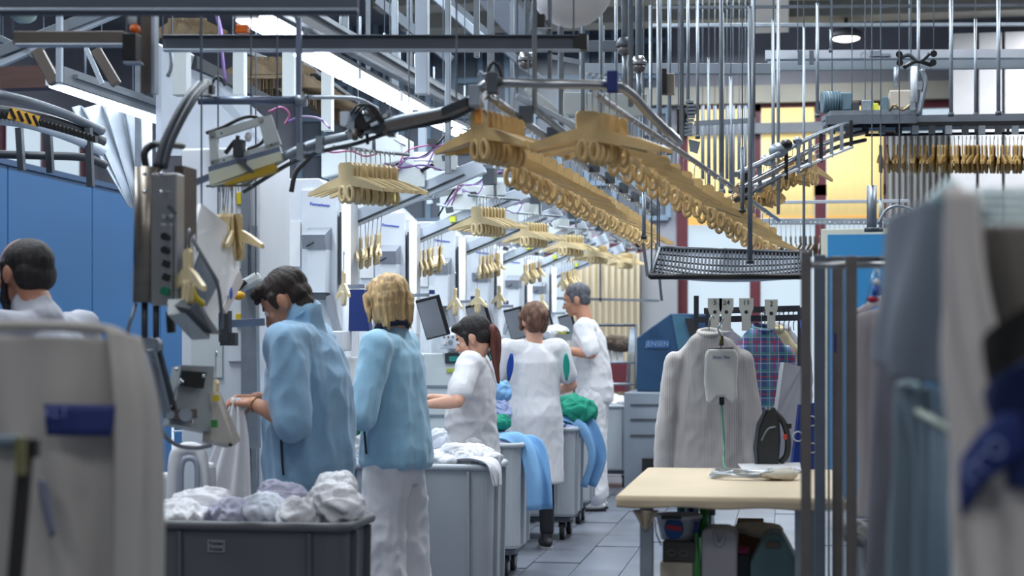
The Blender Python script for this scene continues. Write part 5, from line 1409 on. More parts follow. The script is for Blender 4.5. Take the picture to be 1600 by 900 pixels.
# diagonals at the top, right of the tubes
for a, b, d, w_, m_, lab in [((590, 0), (705, 95), 11, .06, steel_g, 'grey diagonal beam at the top, left one'), ((675, -10), (770, 75), 10.5, .05, ltb, 'pale diagonal beam at the top, middle one'), ((700, 0), (850, 130), 12, .05, steel_g, 'grey diagonal beam at the top, right one'),
                             ((430, 0), (520, 60), 10, .06, steel_g, 'grey diagonal beam left of the hanging posts'), ((858, 88), (910, 98), 7.5, .02, steel, 'short pale bar under the balloon'), ((806, 150), (905, 200), 6.3, .022, ltb, 'pale sloping bar above the long hanger row, left'),
                             ((822, 138), (918, 215), 6.8, .03, offwhite, 'cream sloping bar behind the bent tube')]:
    bars('sloping_bar', lab, 'beam', [(m_, w_, w_, q(*a, d), q(*b, d))])
bars('cross_rail', 'pale horizontal rail below the crossing conveyor', 'rail', [(white_p, .05, .05, q(560, 245, 9.6), q(692, 245, 9.6))])
bars('cross_rail', 'pale blue horizontal rail over the far stations', 'rail', [(pale_blue, .05, .06, q(640, 282, 12.5), q(830, 285, 12.5))])
# horizontal round tube with junction box, thin post and dark rotating head
t = empty('cross_tube', q(390, 157, 6.0), 'blue grey round tube with white junction box at the upper left', 'tube')
build(MB().cyl(q(310, 157, 6.0), q(462, 157, 6.0), .015, n=14), 'tube', mat('blue_grey_tube', (112, 124, 146), .35, .5), t)
build(MB().box(q(323, 138, 6.0), (.03, .04, .06)), 'junction_box', offwhite, t, bev=.004)
build(MB().box(q(331, 140, 5.97), (.014, .03, .03)), 'clip', black_p, t)
build(MB().cyl(q(462, 157, 6.0), q(480, 157, 6.0), .022, n=14), 'end_flange', steel, t)
build(MB().tube(bez([q(480, 152, 6.0), q(520, 152, 6.2), q(560, 155, 6.4), q(590, 170, 6.5)], 6), .008, 8), 'pale_conduit', ltb, t)
bars('thin_post', 'thin dark post with a disc beside the blue grey tube', 'post', [(mat('blue_grey_tube', (112, 124, 146)), .018, .018, q(467, 28, 6.0), q(467, 240, 6.0))])
t = empty('cream_clamp_unit', q(395, 230, 6.0), 'cream tilted clamp frame with ochre strip below, upper left', 'clamp')
def cr(px, py, dd=0): return q(px, py, 6.0 + dd)
for pts, nm in (([cr(327, 208), cr(338, 206), cr(344, 256), cr(330, 260)], 'frame_side'), ([cr(327, 208), cr(412, 182), cr(414, 193), cr(328, 220)], 'frame_top'), ([cr(404, 186), cr(424, 180), cr(440, 226), cr(416, 234)], 'frame_side'), ([cr(330, 252), cr(436, 222), cr(438, 232), cr(331, 264)], 'frame_bottom')):
    quad(pts, .03, mat('pale_grey_green_frame', (186, 194, 194), .5), nm, t)
quad([cr(327, 262, -.02), cr(438, 230, -.02), cr(440, 238, -.02), cr(328, 271, -.02)], .05, mat('blue_grey_tube', (112, 124, 146)), 'bar', t)
quad([cr(328, 270, -.03), cr(440, 238, -.03), cr(442, 252, -.03), cr(330, 290, -.03)], .06, cream_p, 'cream_block', t)
quad([cr(349, 288, -.05), cr(430, 256, -.05), cr(434, 264, -.05), cr(430, 270, -.05), cr(356, 290, -.05)], .05, ochre, 'ochre_strip', t)
build(MB().beam(cr(378, 254, -.07), cr(396, 270, -.07), .012, .012).box(cr(378, 252, -.06), (.03, .02, .015)), 'lever', steel_d, t)
build(MB().box(cr(374, 232, -.01), (.035, .04, .06)).cyl(cr(370, 222), cr(372, 212), .008, n=8), 'actuator', dark_pl, t)
build(MB().beam(cr(352, 240), cr(366, 222), .014, .014), 'actuator_rod', black_p, t)
build(MB().tube(bez([cr(322, 208), cr(350, 198), cr(380, 184), cr(402, 184), cr(414, 200), cr(410, 222), cr(386, 234)], 6), .0065, 8), 'black_hose', black_p, t)
build(MB().ell(cr(388, 214, .01), (.014, .01, .018), 12, 8), 'bright_mirror', paper, t)
build(MB().beam(cr(304, 286), cr(328, 276), .03, .02), 'track_end', mat('blue_grey_tube', (112, 124, 146)), t)
for px, py in ((332, 214), (332, 254), (350, 250), (346, 208), (424, 226)): build(MB().ell(cr(px, py, -.03), .004, 8, 6), 'screw', dark_pl, t)
build(MB().cyl(cr(366, 284), NEARC + V((-.07, 0, 0)), .004, n=6).beam(NEARC + V((-.09, 0, .004)), NEARC + V((.08, 0, .004)), .008, .008), 'hanger_bar', steel, t)
# crossing conveyor rail rising to the right up to the bent tube
t = empty('crossing_conveyor', q(560, 205, 6.1), 'grey sloping conveyor rail with dark drive head crossing the stations', 'conveyor')
pth = bez([q(380, 285, 6.05), q(470, 232, 6.0), q(560, 208, 6.0), q(620, 188, 5.9), q(700, 172, 5.75), q(746, 150, 5.6)], 8)
build(MB().tube(pth, .016, 8), 'rail', steel, t)
build(MB().tube([p + V((0, 0, -.035)) for p in pth], .008, 6), 'lower_rail', steel_d, t)
build(MB().beam(q(612, 198, 5.88), q(700, 178, 5.72), .05, .022), 'rail_guard', brn, t)
build(MB().beam(q(697, 176, 5.7), q(735, 160, 5.6), .04, .03), 'black_cover', black_p, t)
for px, py, r, m_, nm in ((566, 190, .028, black_p, 'drive_head'), (590, 196, .03, dark_pl, 'gear'), (556, 178, .022, mat('blue_grey_tube', (112, 124, 146)), 'motor'), (582, 176, .018, brn, 'valve'), (604, 200, .024, brn, 'valve')):
    build(MB().cyl(q(px, py, 5.92), q(px + 4, py + 3, 6.0), r, n=16), nm, m_, t)
build(MB().box(q(540, 186, 6.0), (.03, .04, .05)), 'sensor', pale_blue, t)
rc = random.Random(3)
for k in range(26):
    c = q(rc.gauss(572, 16), rc.gauss(194, 13), 5.9 + rc.random() * .15); m_ = [black_p, dark_pl, steel, steel_d, brn, chrome, pale_blue][k % 7]
    if k % 3: build(MB().box(c, (rc.uniform(.012, .035), .03, rc.uniform(.01, .03)), Matrix.Rotation(rc.uniform(-.6, .6), 3, 'Y')), 'fitting', m_, t)
    else: build(MB().cyl(c, c + V((rc.uniform(-.03, .03), rc.uniform(-.04, 0), rc.uniform(-.04, .04))), rc.uniform(.006, .014), n=8), 'fitting', m_, t)
for k in range(3): build(MB().tube(bez([q(548 + 6 * k, 178, 5.9), q(560 + 8 * k, 164, 5.9), q(585, 168 + 4 * k, 5.9), q(600, 190, 5.9)], 6), .004, 6), 'cable', black_p, t)
for px, py in ((470, 236), (500, 225), (612, 200), (650, 184)): build(MB().beam(q(px, py - 12, 5.98), q(px, py + 14, 5.98), .025, .03, (0, 1, 0)), 'bracket', steel, t)
# bent tube loop that joins the two hanger rows
t = empty('bent_tube', q(860, 135, 5.55), 'chrome bent tube looping over the two hanger rows', 'tube')
loop = [ROW1[1] + V((0, 0, .02)), ROW1[0].lerp(ROW1[1], .5) + V((0, 0, .02)), ROW1[0] + V((0, 0, .02)), V((-1.02, 5.62, 2.25)), q(748, 165, 5.5), q(750, 140, 5.5), q(775, 130, 5.45), q(860, 131, 5.4), q(955, 134, 5.45), q(985, 146, 5.5), q(1015, 178, 5.58), q(1060, 222, 5.7), ROW2[0] + V((.15, .45, -.02))]
build(MB().tube(bez(loop, 8), .0155, 10), 'tube', stainless, t)
build(MB().tube(bez([ROW2[0] + V((-.05, -.2, .03)), ROW2[0] + V((0, .1, .01)), ROW2[0].lerp(ROW2[1], .5) + V((0, 0, .015)), ROW2[1] + V((.05, .3, .0))], 8), .012, 8), 'right_branch', stainless, t)
build(MB().tube([p + V((.06, 0, .05)) for p in (ROW1[0], ROW1[1])], .014, 8), 'upper_rail', steel, t)
for i in range(9):
    p = ROW1[0].lerp(ROW1[1], i / 8)
    build(MB().beam(p + V((.03, 0, .06)), p + V((.03, 0, .0)), .05, .03, (0, 1, 0)), 'rail_clip', steel_d, t)
    build(MB().cyl(p + V((.06, 0, .05)), p + V((.06, 0, 1.3)), .009, n=8), 'drop_rod', steel, t)
for i in range(5):
    p = ROW2[0].lerp(ROW2[1], i / 4)
    build(MB().cyl(p + V((.05, 0, .01)), p + V((.05, 0, 1.2)), .009, n=8), 'drop_rod', steel, t)
for px, py, m_, nm in ((742, 150, steel, 'support_plate'), (770, 130, steel_d, 'clamp'), (957, 128, navy, 'blue_stop')):
    build(MB().box(q(px, py, 5.42), (.035, .04, .07)), nm, m_, t, bev=.004)
build(MB().box(q(748, 182, 5.45), (.02, .02, .045)), 'amber_sensor', mat('amber_sensor', (220, 140, 50), .4), t)
build(MB().tube(bez([q(760, 128, 5.45), q(763, 110, 5.45), q(770, 98, 5.45), q(780, 106, 5.45), q(786, 128, 5.45)], 6), .006, 8), 'wire_loop', black_p, t)
# white balloon with magenta mark and the bracket under it
t = empty('white_balloon', q(893, -22, 6.6), 'large white ball with magenta mark at the top edge', 'balloon')
bc = q(893, -22, 6.6)
build(MB().ell(bc, .165, 40, 26), 'ball', mat('glossy_white_film', (238, 238, 240), .35, 0, .03), t)
mg = mat('magenta_print', (196, 30, 130), .5)
def onball(a, e, r=.1665): return bc + V((cos(e) * sin(a), -cos(e) * cos(a), sin(e))) * r
build(MB().tube(bez([onball(-.30, -.02), onball(-.26, -.20), onball(-.15, -.27), onball(-.03, -.23), onball(.02, -.02)], 8), .006, 8), 'magenta_mark', mg, t)
build(MB().tube([onball(.55 * cos(a) - .14, .42 * sin(a) + .12) for a in [2 * pi * i / 40 for i in range(40)]], .0012, 5, True), 'print_outline', steel, t)
build(MB().cyl(bc + V((0, 0, .16)), bc + V((0, 0, .9)), .004, n=6), 'cord', white_p, t)
t = empty('sensor_box', q(843, 33, 6.2), 'small black cube on a thin post under the white ball', 'sensor')
build(MB().box(q(843, 33, 6.2), (.042, .042, .044)), 'black_cube', black_p, t)
build(MB().beam(q(859, -30, 6.2), q(859, 125, 6.2), .014, .014), 'post', steel_g, t)
build(MB().beam(q(830, 45, 6.2), q(862, 45, 6.2), .03, .006), 'bracket', steel, t)
for px, py, d, lab in ((976, 72, 7.4, 'dark domed pendant on a steel rod'), (998, 100, 7.9, 'chrome domed pendant on a steel rod'), (822, 94, 7.2, 'small glass domed pendant left of the sensor post')):
    c = q(px, py, d); t = empty('pendant', c, lab, 'pendant')
    build(MB().lathe([(.004, .045), (.024, .036), (.038, .012), (.040, -.002), (.036, -.006), (.030, .004)], c, 20), 'dome', stainless if py > 73 else steel_d, t)
    build(MB().lathe([(.034, -.006), (.030, -.028), (.016, -.04), (.003, -.042)], c, 20), 'bowl', mat('smoky_glass', (110, 104, 106), .2, .2), t)
    build(MB().cyl(c + V((0, 0, .04)), c + V((0, 0, 1.0)), .016 if py < 110 and px > 900 else .008, n=10), 'rod', steel, t)
    if px > 900: build(MB().cyl(c + V((0, 0, -.04)), c + V((0, 0, -.17)), .012, n=8), 'lower_rod', steel, t)
# thin vertical tubes
vt = [(1030, -40, 305, 7.6, .026, 'thick pale tube right of the pendants'), (1046, -40, 240, 8.4, .02, 'tube beside the chain drive, left'), (1075, -30, 160, 8.8, .018, 'tube beside the chain drive, right'), (1090, -20, 215, 9.2, .018, 'slender tube left of the yellow blinds'),
      (1128, 20, 300, 10.5, .03, 'wide grey tube in front of the left blind'), (1142, 120, 300, 10.5, .022, 'second grey tube in front of the left blind'), (1107, 90, 290, 10.8, .016, 'thin grey tube at the left edge of the blinds'), (1172, 10, 410, 7.4, .022, 'bright tube down to the net tray'),
      (1160, 230, 330, 7.7, .022, 'short bright tube beside the descending track'), (1208, 30, 300, 10.2, .022, 'steel tube at the window mullion'), (1256, 40, 410, 9.2, .016, 'slim tube before the middle blind'), (1277, 5, 182, 9.8, .020, 'tube at the left end of the motor platform'),
      (1298, 45, 80, 10.8, .018, 'short tube beside the round lamp'), (1435, -20, 178, 9.9, .020, 'tube at the right end of the motor platform'), (1486, -20, 180, 10.2, .024, 'tube before the left edge of the white pillars'), (1524, 30, 180, 10.6, .018, 'tube before the white pillars, middle'),
      (1560, -20, 178, 9.9, .024, 'tube before the white pillars, right'), (1362, 290, 360, 9.0, .055, 'stout steel post below the right blind'), (1376, 310, 360, 9.4, .02, 'thin post right of the stout steel post'), (1006, 300, 372, 8.0, .02, 'tube under the end of the long hanger row'), (1060, 180, 330, 10.0, .02, 'grey tube left of the blinds, lower')]
for px, y0, y1, d, w_, lab in vt:
    t = empty('steel_tube', q(px, y1, d), lab, 'tube')
    build(MB().cyl(q(px, y0, d), q(px, y1, d), w_ / 2, n=10), 'tube', steel, t)
    build(MB().cyl(q(px, y1 - 4, d), q(px, y1 + 2, d), w_ * .75, n=10), 'tube_foot', steel_d, t)
for i in range(9):
    px = 1098 + 9.5 * i
    build(MB().cyl(q(px, 165, 16), q(px, 305 if i % 2 else 280, 16), .018, n=8), 'steel_tube', steel_g, label='%s of nine thin grey uprights before the left blind' % ['first', 'second', 'third', 'fourth', 'fifth', 'sixth', 'seventh', 'eighth', 'ninth'][i], cat='tube', group='uprights before the left blind')
# chain drive
t = empty('chain_drive', q(1065, 170, 8.0), 'small chain drive with ribbed wheel and black motor left of the blinds', 'motor')
build(MB().box(q(1046, 132, 8.0), (.05, .05, .10)), 'beige_box', mat('beige_box', (180, 172, 160), .5), t, bev=.004)
build(MB().box(q(1038, 128, 7.97), (.025, .05, .12)), 'black_plate', black_p, t)
build(MB().box(q(1066, 190, 8.0), (.05, .06, .12)), 'motor', black_p, t, bev=.006)
for i in range(10): build(MB().box(q(1078 + 3 * sin(i * .6), 160 + 5.6 * i, 7.95), (.035, .04, .010)), 'rib', steel, t)
build(MB().cyl(q(1080, 172, 7.96), q(1080, 172, 8.02), .03, n=18), 'wheel', steel, t)
quad([q(1076, 218, 8), q(1094, 222, 8), q(1090, 240, 8), q(1078, 236, 8)], .02, steel, 'guide_plate', t)
bars('cross_plate', 'pale perforated steel beam behind the right hanger bunch', 'beam', [(mat('pale_grey_green_frame', (186, 194, 194)), .04, .11, q(880, 162, 8.2), q(1010, 165, 8.2))])
bars('cross_rail', 'grey rail across the top right of the balloon', 'rail', [(steel_g, .04, .05, q(905, 72, 8.5), q(985, 72, 8.5))])
bars('cross_rail', 'long grey rail below the pendants', 'rail', [(steel_g, .05, .07, q(905, 108, 11.0), q(1210, 108, 11.0))])
bars('cross_rail', 'thin grey rail in front of the left blind', 'rail', [(steel_g, .02, .03, q(1085, 193, 10.5), q(1180, 188, 10.5))])
# galvanised double rail at the top right
t = bars('cable_tray', 'galvanised double beam at the top right with printed marks', 'beam', [(mat('zinc', (186, 192, 202), .45, .3, .1), .02, .062, q(1196, 86, 11.2), q(1640, 84, 11.2), 'upper_profile'), (mat('dull_zinc', (128, 138, 146), .5, .3, .1), .04, .062, q(1200, 104, 11.4), q(1640, 100, 11.4), 'lower_profile'), (steel, .06, .008, q(1196, 93, 11.2), q(1640, 91, 11.2), 'lip')])
build(MB().span(q(1359, 88, 11.18), q(1375, 80, 11.185)).span(q(1376, 88, 11.18), q(1391, 84, 11.185)), 'printed_mark', mat('faded_print', (120, 126, 136), .6), t)
build(MB().tube([q(1350, 86, 11.18) + V((cos(a) * .022, 0, sin(a) * .022)) for a in [2 * pi * i / 20 for i in range(20)]], .0015, 5, True), 'printed_ring', mat('faded_print', (120, 126, 136)), t)
for px in (1268, 1250): build(MB().box(q(px, 90, 11.15), (.03, .03, .09)), 'bracket', steel_d, t)
bars('ceiling_rail', 'slim dark rail along the ceiling at the top right', 'rail', [(steel_d, .02, .02, q(1020, 12, 11.5), q(1640, 8, 11.5))])
bars('ceiling_rail', 'second slim rail under the ceiling at the top right', 'rail', [(steel, .03, .025, q(1020, 40, 11.6), q(1640, 38, 11.6))])
# motor platform and conveyor
t = empty('motor_platform', q(1360, 185, 10.2), 'steel platform carrying a blue grey motor and a beige box', 'platform')
build(MB().beam(q(1290, 182, 10.2), q(1432, 180, 10.2), .30, .03), 'deck', steel, t)
build(MB().beam(q(1290, 188, 10.05), q(1432, 186, 10.05), .02, .05), 'deck_edge', steel_g, t)
mo = mat('blue_grey_motor', (92, 116, 130), .5, .1)
build(MB().cyl(q(1284, 160, 10.2), q(1312, 159, 10.2), .065, n=20), 'motor', mo, t)
for i in range(7): build(MB().cyl(q(1286 + 4 * i, 160, 10.2), q(1287 + 4 * i, 160, 10.2), .070, n=20), 'fin', mo, t)
build(MB().box(q(1322, 160, 10.2), (.07, .10, .11)), 'gearbox', mo, t, bev=.008)
for px, w_, h_, m_, nm in ((1337, .04, .07, dark_pl, 'coupling'), (1354, .06, .08, steel, 'bearing_block'), (1368, .03, .06, mat('yellow_green_stop', (214, 220, 70)), 'yellow_valve'), (1382, .04, .10, mo, 'gearbox')):
    build(MB().box(q(px, 178 - h_ * 128, 10.15), (w_, .08, h_)), nm, m_, t, bev=.005)
build(MB().beam(q(1361, 140, 10.2), q(1365, 168, 10.2), .012, .012, (0, 1, 0)), 'lever', steel, t)
build(MB().box(q(1406, 157, 10.15), (.13, .10, .115)), 'beige_box', mat('beige_box', (180, 172, 160)), t, bev=.01)
build(MB().tube(bez([q(1390, 172, 10.05), q(1398, 164, 10.0), q(1410, 172, 10.0), q(1424, 164, 10.0), q(1432, 174, 10.05)], 6), .008, 8), 'pipe', mat('brass_pipe', (150, 130, 100), .4, .6), t)
build(MB().cyl(q(1400, 105, 10.2), q(1400, 135, 10.2), .014, n=8), 'rod', steel, t)
t = empty('pulley_frame', q(1432, 110, 9.8), 'black pulley frame with four curved wheels on the double beam', 'pulley')
for px, py in ((1405, 85), (1406, 98), (1459, 84), (1458, 98)): build(MB().cyl(q(px, py, 9.75), q(px, py, 9.82), .020, n=16), 'wheel', black_p, t)
build(MB().tube(bez([q(1404, 92, 9.8), q(1420, 86, 9.8), q(1436, 96, 9.8), q(1452, 84, 9.8)], 6), .012, 8), 'arm', steel_d, t)
build(MB().tube(bez([q(1412, 106, 9.8), q(1432, 96, 9.8), q(1456, 102, 9.8)], 6), .012, 8), 'arm', black_p, t)
build(MB().cyl(q(1428, 104, 9.8), q(1428, 160, 9.8), .020, n=12), 'cylinder', white_p, t)
build(MB().tube(bez([q(1440, 108, 9.8), q(1446, 128, 9.8), q(1442, 150, 9.8), q(1436, 178, 9.8)], 6), .014, 8), 'bent_arm', steel, t)
build(MB().box(q(1426, 166, 9.8), (.03, .03, .05)), 'knuckle', steel, t); build(MB().box(q(1436, 134, 9.8), (.035, .03, .05)), 'knuckle', steel, t)
t = empty('conveyor', q(1450, 195, 10.4), 'dark horizontal hanger conveyor at the far right', 'conveyor')
build(MB().beam(q(1290, 192, 10.4), q(1660, 186, 10.4), .22, .05), 'bed', steel_g, t)
build(MB().beam(q(1290, 199, 10.35), q(1660, 194, 10.35), .16, .03), 'belt', black_p, t)
build(MB().beam(q(1352, 211, 10.55), q(1660, 207, 10.55), .02, .016), 'hanger_rail', black_p, t)
for i in range(14): build(MB().box(q(1300 + 26 * i, 203, 10.28), (.04, .03, .05)), 'roller_bracket', steel if i % 2 else dark_pl, t)
for i in range(6): build(MB().cyl(q(1375 + 50 * i, 194, 10.5), q(1375 + 50 * i, 210, 10.55), .01, n=8), 'rail_drop', steel_d, t)
# descending track from the conveyor
t = empty('descending_track', q(1220, 250, 8.6), 'shiny curved track descending left from the conveyor', 'track')
for off, m_, r, nm in ((0, stainless, .016, 'track'), (.07, steel, .014, 'track'), (-.05, steel_d, .012, 'lower_track')):
    build(MB().tube([p + V((0, 0, off)) for p in bez([q(1352, 206, 10.3), q(1310, 216, 9.9), q(1260, 238, 9.2), q(1205, 268, 8.4), q(1150, 296, 7.8)], 8)], r, 8), nm, m_, t)
build(MB().beam(q(1330, 230, 10.0), q(1180, 290, 8.2), .03, .012), 'flat_strip', white_p, t)
for i in range(10):
    a = i / 9; c = q(1330, 212, 10.0).lerp(q(1165, 290, 8.0), a)
    build(MB().beam(c + V((0, 0, .09)), c + V((0, 0, -.07)), .02, .03, (0, 1, 0)), 'cross_clip', black_p if i % 3 == 0 else steel, t)
for px, py, s in ((1216, 235, .10), (1228, 226, .07), (1200, 250, .08), (1246, 220, .05)):
    build(MB().ell(q(px, py, 8.6), (s * .5, .05, s * .4), 12, 8), 'drive_part', black_p if px in (1228,) else steel, t)
# horizontal rail in front of the blinds with the dark hangers
bars('hanger_rail', 'pale rail carrying the dark hangers before the blinds', 'rail', [(steel, .05, .05, q(1180, 346, 14.0), q(1400, 346, 14.0)), (mat('zinc', (186, 192, 202)), .03, .025, q(1220, 316, 13.0), q(1420, 314, 13.0), 'upper_bar')])
build(MB().tube(bez([q(1372, 350, 9.2), q(1385, 328, 9.2), q(1405, 322, 9.2), q(1428, 330, 9.2), q(1440, 345, 9.2)], 6), .008, 8), 'bent_wire', steel, label='thin bent wire arc right of the stout steel post', cat='wire')
# net tray
t = empty('net_tray', q(1140, 410, 7.6), 'dark sagging net tray under the right hanger row', 'tray')
z0 = q(1140, 390, 7.6)
fl_, fr_, bl_, br_ = q(1016, 432, 7.0), q(1256, 432, 7.0), q(1030, 388, 7.9), q(1252, 396, 7.9)
build(MB().tube([fl_, fr_], .012, 8), 'front_bar', black_p, t); build(MB().tube([bl_, br_], .012, 8), 'back_bar', steel_d, t)
build(MB().tube([fl_, bl_], .010, 8), 'side_bar', steel_d, t); build(MB().tube([fr_, br_], .010, 8), 'side_bar', steel_d, t)
def sag(u, v): return bl_.lerp(br_, u).lerp(fl_.lerp(fr_, u), v) + V((0, 0, -.06 * sin(pi * v) * (.5 + .5 * sin(pi * u)) - .0))
nm_ = mat('dark_net_cord', (50, 56, 66), .7)
for i in range(40): build(MB().tube([sag(i / 39, v / 8) for v in range(9)], .0045, 4), 'net_cord', nm_, t)
for j in range(9): build(MB().tube([sag(u / 16, j / 8) for u in range(17)], .0045, 4), 'net_cord', nm_, t)
build(MB().sheet(lambda u, v: sag(u, v) - V((0, 0, .012)), 16, 8, .002), 'film', glass_mat('pale_film', (176, 190, 208), .55, .4), t)
bars('hanger_stand', 'slanted steel legs at the left end of the net tray', 'leg', [(steel, .014, .014, q(1005, 380, 7.6), q(1012, 432, 7.6)), (steel, .012, .012, q(1025, 380, 7.8), q(1034, 470, 7.8))])
# purple cables and other wires
for i, (pts, m_, r, lab) in enumerate([
        ([(345, 60), (348, 90), (352, 128)], purple, .006, 'purple cable dropping to the junction box'), ([(338, 20), (344, 45), (346, 62)], purple, .008, 'pale purple cable by the orange box'),
        ([(330, 135), (336, 122), (346, 122), (352, 134)], dark_pl, .006, 'dark cable arch over the junction box'), ([(420, 175), (440, 168), (452, 180), (445, 195)], pinkc, .005, 'pink cable tangle below the blue grey tube'),
        ([(450, 190), (475, 182), (500, 186), (515, 200)], purple, .005, 'purple cable right of the thin dark post'), ([(455, 300), (462, 270), (480, 250), (488, 240)], dark_pl, .010, 'dark cable bundle left of the tan bunch'),
        ([(265, 62), (268, 100), (262, 120)], steel, .008, 'thin pipe right of the brown post'), ([(500, 232), (520, 238), (548, 236), (570, 244), (590, 240)], pinkc, .004, 'pink wires under the crossing conveyor'), ([(600, 255), (630, 262), (660, 258), (690, 266)], purple, .004, 'purple wires above the second station'),
        ([(828, 60), (832, 30), (838, -20)], steel_g, .012, 'steel wire left of the black cube')]):
    build(MB().tube(bez([q(x, y, 6.4 if x < 500 else 7.2) for x, y in pts], 6), r, 6), 'cable', m_, label=lab, cat='cable')
# hangers stored far up on the left: too many and too dim to count
st = mat('stored_hanger_brown', (98, 82, 60), .6, 0, .25, 20)
def store(a, b, n, name, label):
    mb = MB(); a = V(a); b = V(b); r2 = random.Random(n)
    d = (b - a).normalized(); s = d.cross(V((0, 0, 1))).normalized()
    for i in range(n):
        c = a.lerp(b, i / n) + s * r2.uniform(-.02, .02)
        for k in (-1, 1):
            mb.add([c + V((0, 0, .03)) + d * .004, c + s * k * .17 + V((0, 0, -.05)), c + s * k * .17 + V((0, 0, -.075)), c + V((0, 0, -.07)) - d * .006], [(0, 1, 2, 3)])
        mb.box(c + V((0, 0, -.02)), (.05, .012, .11)); mb.box(c + V((0, 0, -.13)), (.05, .012, .06))
    o = build(mb, name, st, label=label, cat='hangers', kind='stuff')
    return o
for a, b, n, lab in [(q(268, 38, 9.5), q(316, 38, 9.8), 24, 'dim stored hangers beside the brown post'), (q(388, 98, 10), q(458, 98, 10.8), 34, 'dim stored hangers above the cream unit'), (q(470, 120, 11), q(560, 180, 13.5), 60, 'dim stored hangers behind the bright tubes'), (q(385, 105, 11), q(462, 130, 12.5), 30, 'dim second row of stored hangers')]:
    store(a, b, n, 'stored_hangers', lab)
    bars('storage_rail', lab.replace('dim ', 'rail above the ').replace('stored', 'stored'), 'rail', [(steel_d, .03, .03, a + V((0, 0, .10)), b + V((0, 0, .10)))])
# ============================================================ IRONING TABLE AND EVERYTHING RIGHT OF THE AISLE
q = P
ZT = .89
tl, bl, fr_ = atz(967, 772, ZT), atz(1008, 730, ZT), atz(1262, 778, ZT)
yf = fr_.y - .0; yb = bl.y
x0 = (tl.x + bl.x) / 2; x1 = fr_.x + .12
t = empty('ironing_table', ((x0 + x1) / 2, (yf + yb) / 2, 0), 'ironing table with beige padded cover and steel legs', 'table')
cover = mat('beige_ironing_cover', (226, 208, 178), .85, 0, .05, 2.2, .1, 120)
build(MB().span((x0, yf, ZT - .036), (x1, yb, ZT)), 'padded_top', cover, t, bev=.010)
skirt = mat('beige_cover_hem', (196, 180, 154), .9, 0, .06, 3, .1, 120)
def hemfn(u, v): return V((x0 + .004 + (x1 - x0) * u, yf - .004 + .003 * sin(u * 23) * v, ZT - .012 - v * (.028 + .003 * sin(u * 17))))
build(MB().sheet(hemfn, 40, 4, .004), 'cover_hem', skirt, t)
c = V((x0 + .10, yf + .01, ZT - .05))
build(MB().sheet(lambda u, v: c + V(((u - .5) * .085 * (1 - v * .95), .012 * sin(u * 9), -.07 * v)), 10, 8, .005), 'hanging_corner', mat('taupe_cloth_corner', (150, 140, 124), .9), t)
for (lx, ly) in ((x0 + .10, yf + .06), (x0 + .16, yb - .1), (x1 - .14, yf + .08), (x1 - .1, yb - .1)):
    build(MB().span((lx - .022, ly - .022, 0), (lx + .022, ly + .022, ZT - .04)), 'leg', steel, t, bev=.003)
ZS = .40
build(MB().span((x0 + .1, yf + .06, ZS - .03), (x1 - .1, yb - .1, ZS)), 'shelf', steel_g, t)
def on(px, y): return aty(px, 536, y).x
# things on the shelf: front row at y = yf+.2
ys = yf + .22
def zz(py, y=ys): return aty(1100, py, y).z
# carton with a dark box on it and a bucket
a0, a1 = on(1031, ys), on(1082, ys)
carton = mat('beige_carton', (196, 184, 166), .8, 0, .06, 4)
build(MB().span((a0, ys, ZS), (a1, ys + .2, zz(880))), 'carton', carton, bev=.003, label='beige carton at the bottom of the stack under the table', cat='box')
db = mat('olive_black_box', (66, 64, 60), .6, 0, .1, 5)
b0, b1 = on(1035, ys), on(1086, ys)
t = build(MB().span((b0, ys + .005, zz(880) + .001), (b1, ys + .19, zz(848))), 'dark_carton', db, bev=.003, label='dark olive carton between the beige carton and the bucket', cat='box')
for px in (1049, 1068): build(MB().tube([V((on(px, ys) + cos(a) * .014, ys + .003, zz(865) + sin(a) * .010)) for a in [2 * pi * i / 18 for i in range(18)]], .002, 5, True), 'printed_ring', mat('pale_print', (120, 116, 108), .6), t)
bk = V(((b0 + b1) / 2 - .006, ys + .09, zz(848) + .001))
hb = zz(808) - bk.z
t = empty('detergent_bucket', bk, 'white plastic bucket with blue round label on the dark carton', 'bucket')
build(MB().lathe([(.062, 0), (.078, hb - .012), (.084, hb - .012), (.084, hb), (.074, hb), (.06, .01)], bk, 28), 'bucket_body', mat('translucent_white_plastic', (196, 198, 206), .45), t)
build(MB().ell(bk + V((-.012, -.075, .045)), (.034, .010, .038), 20, 12), 'blue_label', mat('label_blue', (30, 84, 150), .5), t)
build(MB().beam(bk + V((-.036, -.088, .052)), bk + V((.016, -.088, .044)), .004, .016), 'red_band', mat('label_red', (190, 50, 60), .5), t)
build(MB().box(bk + V((-.02, -.08, hb - .004)), (.07, .012, .012)), 'dark_tab', dark_pl, t)
build(MB().tube(bez([bk + V((-.083, -.01, hb - .02)), bk + V((-.075, -.06, hb - .06)), bk + V((-.055, -.085, hb - .1))], 6), .003, 6), 'handle', chrome, t)
def bottle(px, ytop, ybot, y, r, m_, capm, label, neck=.3, zb=None):
    c = V((on(px, y), y, ZS + .001 if zb is None else zb)); h = aty(px, ytop, y).z - c.z
    t = empty('bottle', c, label, 'bottle')
    build(MB().lathe([(r * .9, 0), (r, .01), (r, h * .52), (r * .85, h * .62), (r * .35, h * .80), (r * .3, h * .9), (r * .3, h * .93)], c, 20), 'bottle_body', m_, t)
    build(MB().cyl(c + V((0, 0, h * .90)), c + V((0, 0, h)), r * .42, n=14), 'cap', capm, t)
    return t, c, h
gl = glass_mat('clear_bottle_plastic', (196, 214, 210), .35, .15)
gg = mat('green_plastic', (40, 140, 60), .35, 0, .08); tg = mat('teal_cap', (16, 110, 110), .4); bc_ = mat('blue_cap', (24, 50, 130), .4)
